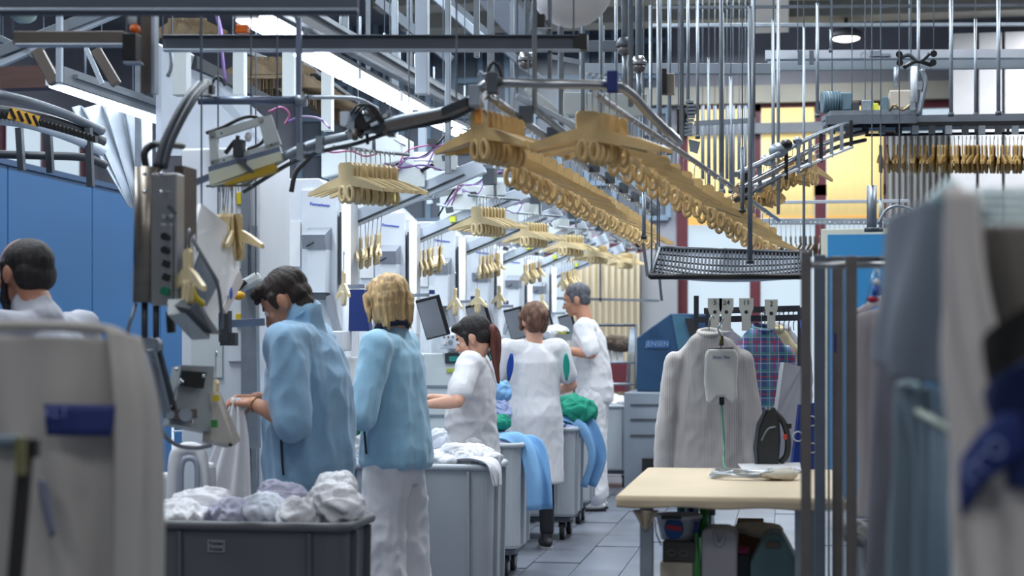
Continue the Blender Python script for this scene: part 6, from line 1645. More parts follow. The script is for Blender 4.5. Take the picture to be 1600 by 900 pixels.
bottle(1064, 786, 0, ys + .30, .035, gl, tg, 'clear bottle with teal cap behind the bucket')
bottle(1079, 783, 0, ys + .34, .035, gl, bc_, 'clear bottle with blue cap behind the bucket')
t, c, h = bottle(1099, 780, 0, ys + .12, .036, glass_mat('green_bottle_plastic', (110, 190, 120), .5, .2), gg, 'green spray bottle standing between bucket and canister')
build(MB().lathe([(.018, h * .70), (.015, h * .84), (.012, h * .9)], c, 14), 'green_neck', gg, t)
bottle(1111, 786, 0, ys + .2, .038, gl, mat('grey_cap', (120, 130, 120), .5), 'clear bottle with yellow label beside the green one')
bottle(1088, 815, 0, ys + .02, .018, glass_mat('green_bottle_plastic', (110, 190, 120)), bc_, 'slim green tube bottle in front of the canister')
def canister(px0, px1, ytop, y, m_, label, depth=.17, slope=.25):
    a = on(px0, y); b = on(px1, y); z1 = aty(px0, ytop, y).z; z0 = ZS + .001; w_ = b - a; h = z1 - z0
    t = empty('canister', ((a + b) / 2, y + depth / 2, z0), label, 'canister')
    poly = [(a + .01, z0), (b - .01, z0), (b, z0 + .02), (b, z1 - h * slope), (b - w_ * slope, z1 - .012), (b - w_ * slope - .02, z1), (a + w_ * slope + .02 if slope > .2 else a + .015, z1), (a + w_ * slope if slope > .2 else a, z1 - .012), (a, z1 - h * slope if slope > .2 else z1 - .03), (a, z0 + .02)]
    build(MB().prism(poly, depth, lambda u, v, w_: V((u, y + depth / 2 + w_, v))), 'canister_body', m_, t, bev=.012)
    return t, a, b, z0, z1
t, a, b, z0, z1 = canister(1096, 1152, 826, ys + .0, mat('frosted_white_plastic', (176, 174, 178), .45, 0, .04), 'frosted white canister with moulded handle under the table', slope=.08)
build(MB().tube(bez([V((a + .045, ys - .004, z1 - .01)), V((a + .05, ys - .008, z1 - .04)), V(((a + b) / 2, ys - .008, z1 - .055)), V((b - .05, ys - .008, z1 - .04)), V((b - .045, ys - .004, z1 - .01))], 6), .006, 8), 'handle', mat('frosted_white_plastic', (176, 174, 178)), t)
t, a, b, z0, z1 = canister(1172, 1248, 832, ys - .02, mat('teal_grey_canister', (84, 116, 120), .45, 0, .05), 'teal canister with pink writing under the right of the table', slope=.30)
build(MB().box(((a + b) / 2 - .005, ys - .024, z1 - .04), (.05, .01, .02)), 'handle_slot', mat('brown_slot', (90, 84, 72), .6), t)
text('eco', .045, ((a + b) / 2 - .01, ys - .027, z0 + .13), (1, 0, .25), (-.25, 0, 1), mat('pink_print', (176, 60, 110), .5), t)
# brown cardboard, paper, pink box behind
yq = ys + .24
build(MB().span((on(1150, yq), yq, ZS), (on(1192, yq), yq + .2, aty(1150, 818, yq).z)), 'cardboard_box', mat('brown_cardboard', (124, 84, 48), .8, 0, .1, 5), bev=.003, label='brown cardboard box behind the canisters', cat='box')
lump((on(1185, ys + .3), ys + .22, aty(1180, 828, ys + .22).z), (.09, .04, .022), mat('crumpled_paper', (196, 184, 166), .8), 'crumpled beige paper on the cardboard box', None, 61, 0, 'paper', 'crumpled_paper', .008, 20)
build(MB().span((on(1153, ys + .1), ys + .09, ZS), (on(1170, ys + .1), ys + .2, aty(1160, 866, ys + .1).z)), 'dark_box', mat('slate_box', (52, 66, 76), .6), label='narrow slate box between the two canisters', cat='box', bev=.003)
build(MB().span((on(1153, ys + .1), ys + .095, aty(1160, 866, ys + .1).z + .001), (on(1169, ys + .1), ys + .19, aty(1160, 858, ys + .1).z)), 'pink_packet', mat('pink_packet', (190, 60, 120), .6), label='pink packet on the narrow slate box', cat='packet', bev=.003)
build(MB().lathe([(.022, 0), (.026, .06), (.012, .14), (.006, .2)], (on(1208, yq), yq, aty(1200, 820, yq).z), 12), 'black_cone', black_p, label='black nozzle standing on the brown cardboard box', cat='nozzle') if False else None
# iron, paper, wire trivet on the table
ti = atz(1206, 728, ZT); t = empty('steam_iron', (ti.x, ti.y, ZT), 'black steam iron standing on its heel on the table', 'iron')
S = ti.y / 2600 * 1.02
def ip(px, py, w_=0): return V((ti.x + (px - 1206) * S, ti.y + w_, ZT + (728 - py) * S))
sole = [(1184, 728), (1182, 700), (1186, 668), (1197, 645), (1208, 637), (1217, 650), (1219, 690), (1216, 728)]
build(MB().prism([((px - 1206) * S, (728 - py) * S) for px, py in sole], .10, lambda u, v, w_: V((ti.x + u, ti.y + .04 + w_, ZT + v))), 'iron_body', mat('iron_black', (40, 42, 46), .35), t, bev=.008)
build(MB().prism([((px - 1206) * S, (728 - py) * S) for px, py in [(1181, 728), (1178, 700), (1183, 664), (1196, 640), (1199, 643), (1188, 668), (1184, 700), (1186, 728)]], .12, lambda u, v, w_: V((ti.x + u, ti.y + .04 + w_, ZT + v))), 'soleplate', steel_d, t, bev=.003)
build(MB().tube(bez([ip(1212, 648, .03), ip(1224, 664, .03), ip(1230, 688, .03), ip(1228, 712, .03), ip(1218, 724, .03)], 6), .013, 10), 'handle', mat('iron_handle', (58, 58, 60), .5), t)
build(MB().box(ip(1226, 684, .02), (.016, .02, .022)), 'red_switch', mat('red_switch', (210, 70, 50), .4), t)
build(MB().box(ip(1230, 668, .03), (.03, .02, .02)), 'black_plug', black_p, t)
build(MB().tube(bez([ip(1190, 690, -.012), ip(1200, 672, -.012), ip(1212, 668, -.012)], 5), .004, 6), 'edge_trim', steel, t)
pa = [atz(1153, 726, ZT + .004), atz(1250, 724, ZT + .004), atz(1252, 738, ZT + .004), atz(1165, 740, ZT + .004)]
build(MB().add([p for p in pa] + [p + V((0, 0, .004)) for p in pa], [(0, 3, 2, 1), (4, 5, 6, 7), (0, 1, 5, 4), (1, 2, 6, 5), (2, 3, 7, 6), (3, 0, 4, 7)]), 'paper_sheet', paper, label='white paper lying under the iron', cat='paper')
t = empty('wire_coil', atz(1170, 744, ZT), 'coil of pale wire lying on the ironing cover', 'wire')
cc = atz(1165, 743, ZT + .012)
for k in range(7): build(MB().tube([cc + V((cos(a) * (.09 + .012 * k) + .015 * (k - 3), sin(a) * (.07 + .01 * (k % 3)), .003 * k + .005 * sin(3 * a + k))) for a in [2 * pi * i / 28 for i in range(28)]], .0032, 5, True), 'wire_loop', chrome, t)
lump(atz(1216, 742, ZT + .02), (.07, .05, .016), mat('pale_net_bag', (206, 200, 186), .8), 'pale knotted string lying beside the wire coil', None, 63, 0, 'string', 'knotted_string', .008, 24)

# ---- shirts on the rack behind the table
YR = 8.3
t = empty('garment_rack', aty(1160, 490, YR), 'dark steel garment rack behind the ironing table', 'rack')
rk = mat('rack_dark_steel', (74, 76, 84), .45, .5)
R_ = lambda px, py, y=YR: aty(px, py, y)
a = R_(1107, 490); build(MB().span((a.x - .014, YR - .014, 0), (a.x + .014, YR + .014, a.z)), 'post', rk, t)
build(MB().beam(R_(1086, 500), R_(1250, 496), .03, .03), 'rail', rk, t)
build(MB().beam(R_(1100, 486), R_(1250, 482), .022, .03), 'upper_rail', rk, t)
a = R_(1088, 462); build(MB().span((a.x - .012, YR - .012, 0), (a.x + .012, YR + .012, a.z)), 'post', rk, t)
a = R_(1250, 480, YR); build(MB().span((a.x - .012, YR - .012, 0), (a.x + .012, YR + .012, a.z)), 'post', rk, t)
# numbered separators
tagm = mat('cream_card', (228, 226, 214), .7, 0, .03)
for px, py, s, num in ((1117, 466, 1, '5'), (1135, 466, 1, '24'), (1166, 466, 1, '11'), (1205, 468, .9, '2')):
    c = R_(px, py, YR - .05)
    poly = [(-.035, 0), (.035, 0), (.035, -.05), (.022, -.09), (.022, -.16), (-.022, -.16), (-.022, -.09), (-.035, -.05)]
    tt = build(MB().prism([(u * s, v * s) for u, v in poly], .004, lambda u, v, w_: V((c.x + u, c.y + w_, c.z + v))), 'number_tag', tagm, label='cream size tag reading %s on the rack rail' % {'5': 'five', '24': 'twenty-four', '11': 'eleven', '2': 'two'}[num], cat='tag')
    text(num, .034, (c.x, c.y - .004, c.z - .022), (1, 0, 0), (0, 0, 1), dark_pl, tt)
    build(MB().cyl((c.x, c.y - .004, c.z - .068), (c.x, c.y + .004, c.z - .068), .009, n=12), 'rail_hole', dark_pl, tt)
for i in range(9):
    px = 1180 + 7.5 * i; c = R_(px, 494, YR + .02 * (i % 3))
    build(MB().tube(bez([c + V((.0, 0, .02)), c + V((.018, 0, .03)), c + V((.02, 0, .0)), c + V((.0, 0, -.03)), c + V((0, 0, -.07))], 5), .003, 5), 'wire_hook', chrome, label='wire hanger hook %s on the rack rail' % ['beside tag 11', 'second from tag 11', 'third from tag 11', 'left of tag 2', 'at tag 2', 'right of tag 2', 'third from the right end', 'second from the right end', 'at the right end'][i], cat='hook', group='hooks on the rack rail')
def hung_shirt(top, w_, h, m_, label, yaw=0.0, depth=.055, sleeve=.62, seed=0, splay=.10, collar=True, voxel=.009, name='shirt', hangm=None, amp=.012):
    """a shirt hanging from its hanger: top = centre of the collar"""
    top = V(top); R = Matrix.Rotation(radians(yaw), 3, 'Z'); X = R @ V((1, 0, 0)); Y = R @ V((0, 1, 0))
    t = empty(name, top - V((0, 0, h)), label, 'shirt')
    mb = MB(); secs = []
    for z, hw, hd in ((0, .052, .036), (-.03, .095, .04), (-.06, w_ * .34, depth * .8), (-.10, w_ * .46, depth * .9), (-.2, w_ * .49, depth), (-h * .6, w_ * .48, depth * 1.1), (-h, w_ * .53, depth * 1.2)):
        secs.append((top + V((0, 0, z)), X * hw, Y * hd))
    mb.loft(secs, 28)
    for s in (-1, 1):
        sh = top + X * s * w_ * .43 + V((0, 0, -.135))
        el = sh + X * s * splay * .7 + V((0, 0, -sleeve * .5)); wr = sh + X * s * splay + V((0, 0, -sleeve))
        chain(mb, [sh, el, wr], [.050, .050, .040])
    me = remesh(mb, 'shirt_body', voxel, 3)
    crumple(me, amp, (9, 9, 2.0), seed + .3); crumple(me, .004, (20, 20, 10), seed + 2.3)
    mesh_obj('shirt_body', me, m_, t, top - V((0, 0, h)))
    if collar:
        build(MB().tube([top + X * cos(a) * .050 + Y * sin(a) * .042 + V((0, 0, .004 + .014 * sin(a))) for a in [2 * pi * i / 22 for i in range(22)]], .013, 8, True), 'collar', m_, t)
    hm = hangm or tan_l
    build(MB().tube(bez([top + X * -.11 + V((0, 0, -.085)), top + V((0, 0, -.01)), top + X * .11 + V((0, 0, -.085))], 6), .010, 6), 'hanger_arms', hm, t)
    build(MB().tube(bez([top, top + V((0, 0, .06)), top + X * .015 + V((0, 0, .085)), top + X * .025 + V((0, 0, .07))], 6), .003, 6), 'hanger_hook', chrome, t)
    return t
ecru = stripe_mat('ecru_striped_cotton', (206, 200, 196), (186, 180, 178), .011, .25, 0)
hung_shirt(R_(1108, 521, YR - .16), .37, .80, ecru, 'pale striped long-sleeved shirt hanging behind the ironing table', 6, seed=1, sleeve=.62, splay=.065, hangm=tan_l)
hung_shirt(R_(1126, 518, YR + .0), .34, .76, wcloth2, 'white shirt hanging just behind the striped one', 10, seed=2, sleeve=.56, splay=.02)
plaid = stripe_mat('blue_plaid_cotton', (112, 140, 190), (255, 255, 255), checks=[(0, .085, .5, 0, (60, 74, 140), .6), (2, .085, .5, .2, (60, 74, 140), .5), (0, .085, .10, .3, (196, 70, 96), .8), (2, .085, .10, .1, (196, 70, 96), .8), (0, .085, .12, .7, (90, 170, 160), .7), (2, .085, .12, .75, (90, 170, 160), .7), (0, .0425, .08, .1, (220, 224, 236), .75), (2, .0425, .08, .6, (220, 224, 236), .75)])
hung_shirt(R_(1190, 514, YR - .02), .32, .74, plaid, 'blue and red plaid shirt hanging right of the striped one', 34, seed=3, sleeve=.36, splay=.03)
cream = mat('cream_shirt_cloth', (216, 202, 164), .9, 0, .04)
hung_shirt(R_(1208, 513, YR + .16), .32, .72, cream, 'cream shirt on a tan hanger right behind the plaid one', 40, seed=4, sleeve=.25, splay=.03, hangm=tan)
hung_shirt(R_(1218, 512, YR + .32), .32, .72, greycloth, 'pale grey shirt at the right end behind the cream one', 40, seed=5, sleeve=.3, splay=.03, hangm=dark_pl)
# hanging water tank of the iron
YW = 7.7
c = aty(1127, 588, YW); S = YW * 1.0 / 2600
def wp(px, py, w_=0): return aty(px, py, YW) + V((0, w_, 0))
t = empty('water_tank', wp(1127, 630), 'white hanging water bottle of the iron with green hose', 'water bottle')
build(MB().prism([((px - 1127) * S, (590 - py) * S) for px, py in [(1106, 546), (1148, 546), (1153, 556), (1151, 600), (1152, 622), (1146, 632), (1138, 626), (1133, 620), (1122, 620), (1112, 632), (1105, 628), (1101, 600), (1102, 556)]], .09, lambda u, v, w_: V((c.x + u, YW + w_, wp(1127, 590).z + v))), 'bottle_body', mat('milky_plastic', (222, 220, 216), .4, 0, .03), t, bev=.014)
text('Silver Star', .020, wp(1128, 558, -.049), (1, 0, 0), (0, 0, 1), mat('steel_blue_print', (60, 104, 160), .5), t)
build(MB().beam(wp(1108, 546, 0), wp(1146, 544, 0), .05, .010), 'bracket', steel_b, t)
build(MB().tube(bez([wp(1126, 545), wp(1127, 528), wp(1122, 515), wp(1127, 505), wp(1130, 497)], 5), .004, 6), 'hook_wire', chrome, t)
build(MB().cyl(wp(1127, 540), wp(1128, 524), .012, .008, n=10), 'brass_valve', mat('old_brass', (120, 106, 76), .4, .6), t)
build(MB().cyl(wp(1128, 618, -.02), wp(1128, 632, -.02), .012, n=10), 'spout', black_p, t)
build(MB().tube(bez([wp(1128, 632, -.02), wp(1130, 665, -.03), wp(1132, 700, -.05), wp(1134, 722, -.2), atz(1140, 734, ZT + .01), atz(1125, 736, ZT + .01), atz(1120, 741, ZT + .01)], 8), .0055, 8), 'green_hose', glass_mat('green_hose', (120, 180, 150), .75, .3), t)
# white sleeve board and blue bag right of the plaid shirt
t = empty('sleeve_board', q(1225, 650, 7.9), 'pale slanted board standing right of the plaid shirt', 'board')
quad([q(1222, 566, 7.9), q(1252, 574, 7.95), q(1252, 740, 7.9), q(1198, 740, 7.8)], .03, mat('pale_grey_board', (196, 198, 202), .6), 'board', t)
t = empty('blue_bag', q(1258, 690, 7.6), 'royal blue bag with white ring print beside the steel posts', 'bag')
quad([q(1248, 632, 7.6), q(1284, 628, 7.6), q(1284, 740, 7.6), q(1236, 732, 7.6)], .06, mat('royal_blue_bag', (22, 60, 150), .6), 'bag_body', t)
build(MB().tube(bez([q(1256, 634, 7.6), R_(1258, 560, 8.1), R_(1250, 497, YR)], 6), .006, 6), 'strap', mat('royal_blue_bag', (22, 60, 150)), t)
for px, py in ((1247, 682), (1268, 658), (1269, 700)): build(MB().tube([q(px, py, 7.555) + V((cos(a) * .022, 0, sin(a) * .022)) for a in [2 * pi * i / 18 for i in range(18)]], .004, 6, True), 'white_ring', paper, t)
# ---- far right of aisle: dark blue machine, low trolley, wire cart
YM = 15.2
def mp(px, py, y=YM): return aty(px, py, y)
t = empty('folding_machine', mp(1050, 612), 'dark blue machine with sloping top at the end of the aisle', 'machine')
a = mp(995, 612); z_b = a.z
poly = [(995, 612), (995, 528), (1047, 490), (1110, 490), (1110, 612)]
cx0 = mp(995, 612)
build(MB().prism([(mp(px, py).x, mp(px, py).z) for px, py in poly], .9, lambda u, v, w_: V((u, YM + .45 + w_, v))), 'casing', dk_blue, t, bev=.01)
quad([mp(1050, 492, YM - .01), mp(1078, 494, YM - .01), mp(1088, 540, YM - .01), mp(1062, 560, YM - .01)], .03, mat('lighter_teal_blue', (52, 96, 120), .45), 'side_door', t)
quad([mp(1070, 497, YM - .05), mp(1084, 498, YM - .05), mp(1086, 524, YM - .05), mp(1078, 526, YM - .05)], .03, black_p, 'dark_opening', t)
pl = build(MB().span(mp(1010, 544, YM - .012), mp(1044, 531, YM - .002)), 'name_plate', mat('plate_blue', (44, 86, 132), .4), t)
text('JENSEN', .065, mp(1027, 537.5, YM - .015), (1, 0, 0), (0, 0, 1), mat('pale_blue_letters', (130, 160, 200), .4), pl)
build(MB().span(V((mp(980, 612).x, YM - .3, 0)), V((mp(1112, 612).x, YM + .8, z_b))), 'base', mat('grey_base', (132, 142, 154), .5, .1, .06), t, bev=.008)
for py in (632, 655, 680): build(MB().span(mp(985, py + 2, YM - .31), mp(1105, py, YM - .302)), 'groove', steel_d, t)
build(MB().span(V((mp(1003, 726, YM - .5).x, YM - .5, 0)), mp(1045, 716, YM - .4)), 'black_device', black_p, label='small black device with buttons low beside the grey base', cat='device')
t = empty('wire_cart', mp(960, 600, 16.5), 'wire cart with brown bundle and white packs beside the grey-haired man', 'cart')
y = 16.5
for px in (898, 994): build(MB().cyl(mp(px, 506, y), V((mp(px, 506, y).x, y, .1)), .014, n=8), 'upright', steel_d, t)
build(MB().cyl(mp(898, 508, y), mp(994, 508, y), .014, n=8), 'top_bar', steel_d, t)
for py in (566, 600): build(MB().cyl(mp(898, py, y), mp(994, py, y), .012, n=8), 'shelf_bar', steel, t)
for i in range(6): build(MB().cyl(mp(985 + 1.6 * i, 512, y), mp(978 + 3 * i, 610, y), .006, n=6), 'wire', steel, t)
lump(mp(968, 537, y + .1), (.16, .10, .075), mat('brown_bundle', (92, 80, 70), .9, 0, .3, 30, .4, 60), 'brown hanging bundle on the wire cart', None, 71, 0, 'bundle', 'bundle', .012, 18)
for i in range(3):
    build(MB().span(mp(948 + 9 * i, 566, y + .1), mp(956 + 9 * i, 546, y + .2)), 'white_pack', paper, label='%s white pack on the wire cart below the brown bundle' % ['left', 'middle', 'right'][i], cat='pack', group='white packs on the cart', bev=.004)
bars('wall_rail', 'thin grey rail before the beige curtain', 'rail', [(steel_g, .02, .025, mp(865, 466, 17), mp(1030, 470, 17)), (steel_g, .02, .02, mp(938, 395, 17), mp(938, 472, 17))])
lump(mp(868, 521, 14.22), (.11, .12, .06), linen, 'white linen stack before the grey-haired man', None, 73, 0)
t = empty('folding_table', mp(880, 530, 14.2), 'work counter with tray before the grey-haired man', 'counter')
build(MB().span(V((mp(850, 530, 14.0).x, 14.02, 0)), mp(890, 533, 14.4)), 'counter_top', offwhite, t)
tt = build(MB().span(mp(868, 532, 14.0), mp(898, 522, 14.2)), 'tray', mat('grey_tray', (150, 156, 160), .5), label='grey tray with yellow and green items before the grey-haired man', cat='tray')
for px, m_ in ((875, lime), (882, yellow), (888, green_b)): build(MB().box(mp(px, 520, 14.1), (.03, .03, .025)), 'item', m_, tt)
# notice board partition
YB = 13.2
t = empty('notice_board', mp(1360, 600, YB), 'blue partition board with pale frame behind the steel posts', 'board')
a = mp(1283, 358, YB); b = mp(1500, 358, YB)
build(MB().span((a.x, YB, .15), (b.x, YB + .04, a.z)), 'frame', mat('pale_board_frame', (190, 190, 176), .6), t, bev=.004)
build(MB().span((a.x + .05, YB - .012, .2), (b.x - .05, YB - .001, a.z - .045)), 'blue_panel', mat('board_blue', (38, 120, 172), .6, 0, .04, 1.2), t)
build(MB().span((a.x + .1, YB - .1, 0), (a.x + .16, YB + .14, .15)).span((b.x - .16, YB - .1, 0), (b.x - .1, YB + .14, .15)), 'feet', steel_d, t)
# small white box low behind the posts
a = q(1340, 822, 6.3); b = q(1392, 822, 6.3)
t = build(MB().span((a.x, a.y, 0), (b.x, a.y + .3, a.z)), 'white_case', mat('pale_case', (198, 208, 218), .5), bev=.008, label='pale case with black handle low behind the posts', cat='case')
build(MB().box((q(1355, 862, 6.28).x, a.y - .01, q(1355, 862, 6.28).z), (.018, .03, .09)), 'handle', black_p, t)
build(MB().span((a.x + .01, a.y + .02, a.z + .001), (b.x - .03, a.y + .2, a.z + .02)), 'blue_folder', mat('royal_blue_bag', (22, 60, 150)), label='blue folder lying on the pale case', cat='folder')
lump(q(1352, 834, 6.34), (.09, .06, .05), mat('grey_paper_bag', (160, 160, 158), .8), 'grey crumpled bag beside the pale case', None, 75, 0, 'bag', 'crumpled_bag', .012, 16)
# things pinned/hung near the board: small blue bottle, red cloth on wires
t = empty('thread_spool', q(1370, 440, 4.76), 'small blue spool with white top and red foot hanging from the rack rail', 'spool')
build(MB().cyl(q(1369, 462, 4.76), q(1369, 447, 4.76), .012, .010, n=12), 'spool_body', mat('spool_blue', (60, 90, 180), .5), t)
build(MB().ell(q(1370, 441, 4.76), .011, 12, 8), 'white_top', paper, t)
build(MB().ell(q(1364, 468, 4.76), (.017, .014, .010), 12, 8), 'red_foot', mat('spool_red', (170, 30, 60), .6), t)
for a, b in (((1352, 476), (1368, 414)), ((1372, 414), (1378, 470)), ((1370, 414), (1370, 440))): build(MB().cyl(q(*a, 4.76), q(*b, 4.76), .0018, n=6), 'wire', chrome, t)
# ============================================================ STEEL POSTS AND BLURRED GARMENTS NEAR THE CAMERA
q = P
post_d = mat('worn_steel_post', (104, 99, 98), .5, .35, .15, 8); post_b = mat('blued_steel_post', (92, 103, 116), .5, .35, .12, 8)
t = empty('steel_rack', q(1300, 900, 4.6), 'rack of four upright steel posts with round rail right of the table', 'rack')
for px0, px1, py, d, m_ in ((1251, 1268, 393, 4.5, post_d), (1272, 1290, 398, 4.9, post_b), (1300, 1316, 400, 5.3, post_d), (1321, 1339, 400, 4.6, post_d)):
    a = q((px0 + px1) / 2, py, d); w_ = (px1 - px0) / 2600 * d * .96
    build(MB().span((a.x - w_ / 2, a.y - w_ / 2, 0), (a.x + w_ / 2, a.y + w_ / 2, a.z)), 'post', m_, t, bev=.003)
build(MB().cyl(q(1262, 414, 4.6), q(1430, 414, 4.75), .0095, n=14), 'rail', stainless, t)
build(MB().cyl(q(1280, 407, 5.0), q(1430, 405, 5.1), .011, n=14), 'rail', steel_d, t)
a = q(1295, 470, 5.25)
build(MB().span((a.x - .004, a.y - .004, 0), (a.x + .004, a.y + .004, q(1295, 415, 5.25).z)), 'bright_strip', stainless, t)
build(MB().span((q(1318, 410, 5).x - .003, q(1318, 410, 5).y, 0), (q(1318, 410, 5).x + .003, q(1318, 410, 5).y + .006, q(1318, 410, 5).z)), 'bright_strip', stainless, t)
build(MB().box(q(1305, 536, 5.2), (.008, .01, .06)), 'blue_sticker', navy, t)
for px, d in ((1259, 4.5), (1281, 4.9), (1308, 5.3), (1330, 4.6)):
    a = q(px, 400, d); build(MB().box((a.x, a.y, .02), (.07, .25, .04)), 'foot', post_d, t)
# grey coats hung on that rack
gcoat = mat('pale_grey_coat', (186, 180, 184), .9, 0, .04, 3, .1, 120)
def panel(name, left, right, m, label, amp=.02, folds=4, th=.02, nu=40, nv=40, bulge=.05, seed=0, parent=None, cat='coat', **kw):
    """a hanging cloth panel between two side edges (lists of points), with folds that deepen downwards"""
    Lc = bez(left, 8); Rc = bez(right, 8)
    def at(cv, v):
        i = min(len(cv) - 2, int(v * (len(cv) - 1))); return cv[i].lerp(cv[i + 1], v * (len(cv) - 1) - i)
    def fn(u, v):
        a = at(Lc, v); b = at(Rc, v); d = (b - a); n = V((d.y, -d.x, 0))
        n = n.normalized() if n.length > 1e-6 else V((0, -1, 0))
        w_ = noise.noise((u * 2.2 + seed, v * 1.6, seed * 1.3))
        return a.lerp(b, u) + n * (bulge * sin(pi * u) + amp * sin(u * folds * 2 * pi + 2.2 * w_ + seed) * (.25 + v) * sin(pi * min(1, max(0, u)) ) ** .5 + amp * w_)
    if parent is None: return build(MB().sheet(fn, nu, nv, th), name, m, label=label, cat=cat)
    return build(MB().sheet(fn, nu, nv, th), name, m, parent, label=label, **kw)
t = empty('grey_coat', q(1385, 810, 5.0), 'pale grey coat hanging right of the steel posts', 'coat')
panel('coat_back', [q(1336, 492, 5.0), q(1336, 600, 5.0), q(1340, 720, 5.0), q(1336, 810, 5.0)], [q(1402, 458, 5.15), q(1414, 560, 5.15), q(1422, 700, 5.1), q(1425, 812, 5.1)], gcoat, None, .012, 4, .012, parent=t, seed=1)
panel('coat_side', [q(1368, 470, 4.94), q(1372, 520, 4.92), q(1376, 640, 4.9), q(1384, 806, 4.9)], [q(1400, 458, 5.05), q(1418, 560, 5.0), q(1428, 690, 5.0), q(1430, 806, 5.0)], gcoat, None, .012, 3, .012, parent=t, seed=2)
build(MB().tube(bez([q(1338, 490, 5.03), q(1366, 474, 5.06), q(1398, 460, 5.1), q(1420, 480, 5.1)], 6), .012, 8), 'shoulder_seam', gcoat, t)
build(MB().tube(bez([q(1398, 460, 5.1), q(1398, 440, 5.05), q(1402, 420, 4.95), q(1408, 408, 4.75)], 6), .003, 6), 'hanger_hook', chrome, t)

# ---- coat rack at the right edge, very near
t = empty('coat_trolley', q(1500, 900, 2.3), 'teal tube coat trolley at the right edge, out of focus', 'rack')
teal = mat('teal_grey_tube', (128, 160, 166), .4, .3, .08)
for px, d, y0 in ((1429, 2.6, 560), (1497, 2.25, 610)):
    a = q(px, y0, d); build(MB().cyl((a.x, a.y, 0), a, .007 if px < 1450 else .009, n=12), 'upright', teal, t)
build(MB().cyl(q(1430, 640, 2.58), q(1485, 672, 2.3), .006, n=10), 'brace', mat('pale_green_brace', (176, 190, 176), .5), t)
for px, d in ((1444, 2.55), (1458, 2.5), (1470, 2.45), (1482, 2.38)):
    a = q(px, 560, d); build(MB().cyl((a.x, a.y, .2), a, .004, n=8), 'inner_bar', mat('slate_bar', (84, 108, 128), .5, .2), t)
build(MB().cyl(q(1424, 362, 2.62), q(1485, 302, 2.1), .006, n=10), 'top_rail', teal, t)
for i in range(7):
    c = q(1424, 360, 2.6).lerp(q(1484, 304, 2.12), i / 6); build(MB().ell(c + V((0, 0, .004)), (.014, .018, .016), 12, 8), 'hanger_top', mat('pale_teal_plastic', (176, 204, 208), .4), t)
build(MB().tube([q(1413, 548, 2.6), q(1432, 545, 2.5)], .008, 8), 'dark_clip', black_p, t)
for a in (q(1429, 560, 2.6), q(1497, 610, 2.25)): build(MB().cyl((a.x, a.y, 0), (a.x, a.y, .06), .03, n=14), 'castor', rubber, t)
# garments on it
slate = mat('slate_grey_cover', (118, 128, 140), .85, 0, .05, 3); wcoat = mat('white_coat_cloth', (196, 190, 186), .9, 0, .04, 3, .08, 100)
dkcoat = mat('charcoal_coat', (128, 122, 116), .95, 0, .15, 4); navyc = mat('navy_coat', (20, 36, 84), .9); greyfold = mat('blue_grey_folded_cloth', (116, 134, 146), .85, 0, .05, 3)
panel('slate_cover', [q(1420, 362, 2.64), q(1412, 440, 2.68), q(1404, 500, 2.70), q(1398, 548, 2.70)], [q(1494, 300, 2.16), q(1492, 420, 2.2), q(1484, 520, 2.25), q(1486, 604, 2.28)], slate, 'slate grey garment cover hanging at the right edge', .010, 2, .012, seed=4)
panel('grey_trousers', [q(1402, 560, 2.95), q(1394, 660, 2.95), q(1384, 780, 2.95), q(1370, 920, 2.95)], [q(1444, 560, 2.8), q(1444, 660, 2.8), q(1444, 780, 2.8), q(1444, 920, 2.8)], mat('dim_grey_cloth', (112, 112, 122), .9), 'dim grey cloth hanging left of the teal tubes', .006, 2, .012, seed=21)
panel('navy_strip', [q(1399, 684, 2.90), q(1394, 760, 2.90)], [q(1424, 676, 2.80), q(1424, 740, 2.80)], mat('dim_navy_cloth', (58, 66, 104), .9), 'navy strip on the dim grey cloth beside the teal tube', .002, 1, .006, 8, 8, .01, seed=22)
panel('folded_linen', [q(1434, 590, 2.72), q(1434, 700, 2.72), q(1434, 920, 2.72)], [q(1500, 610, 2.5), q(1500, 700, 2.5), q(1500, 920, 2.5)], greyfold, 'blue grey folded cloth hanging between the teal tubes', .014, 5, .012, seed=5)
t = empty('white_coat', q(1560, 900, 2.0), 'white coat with navy band at the right edge, out of focus', 'coat')
Lp = [q(1494, 290, 2.08), q(1490, 420, 2.08), q(1478, 560, 2.08), q(1492, 700, 2.05), q(1496, 800, 2.02), q(1500, 920, 2.0)]
Rp = [q(1524, 300, 2.0), q(1540, 420, 1.98), q(1572, 560, 1.95), q(1602, 680, 1.92), q(1640, 800, 1.9), q(1660, 920, 1.9)]
panel('coat_front', Lp, Rp, wcoat, None, .010, 3, .010, parent=t, seed=6, bulge=.02)
def onc(px, py, d=1.93): return q(px, py, d)
bl_ = [onc(1503, 728, 2.0), onc(1503, 804, 1.98)]
panel('navy_band', [onc(1502, 722, 1.965), onc(1502, 765, 1.965), onc(1503, 806, 1.965)], [onc(1588, 628, 1.90), onc(1596, 660, 1.89), onc(1600, 706, 1.89)], mat('navy_band_cloth', (30, 48, 110), .85, 0, .1, 8), 'navy band', .003, 2, .006, 16, 6, .012, seed=7, parent=t)
lw = mat('pale_blue_print', (120, 134, 184), .8)
for k, (px, py) in enumerate(((1522, 738), (1540, 722), (1556, 700))):
    c = onc(px, py, 1.925 - .012 * k); build(MB().tube([c + V((cos(a) * .009, 0, sin(a) * .010)) for a in [2 * pi * i / 16 for i in range(16)]], .0022, 6, True), 'ring_print', lw, t)
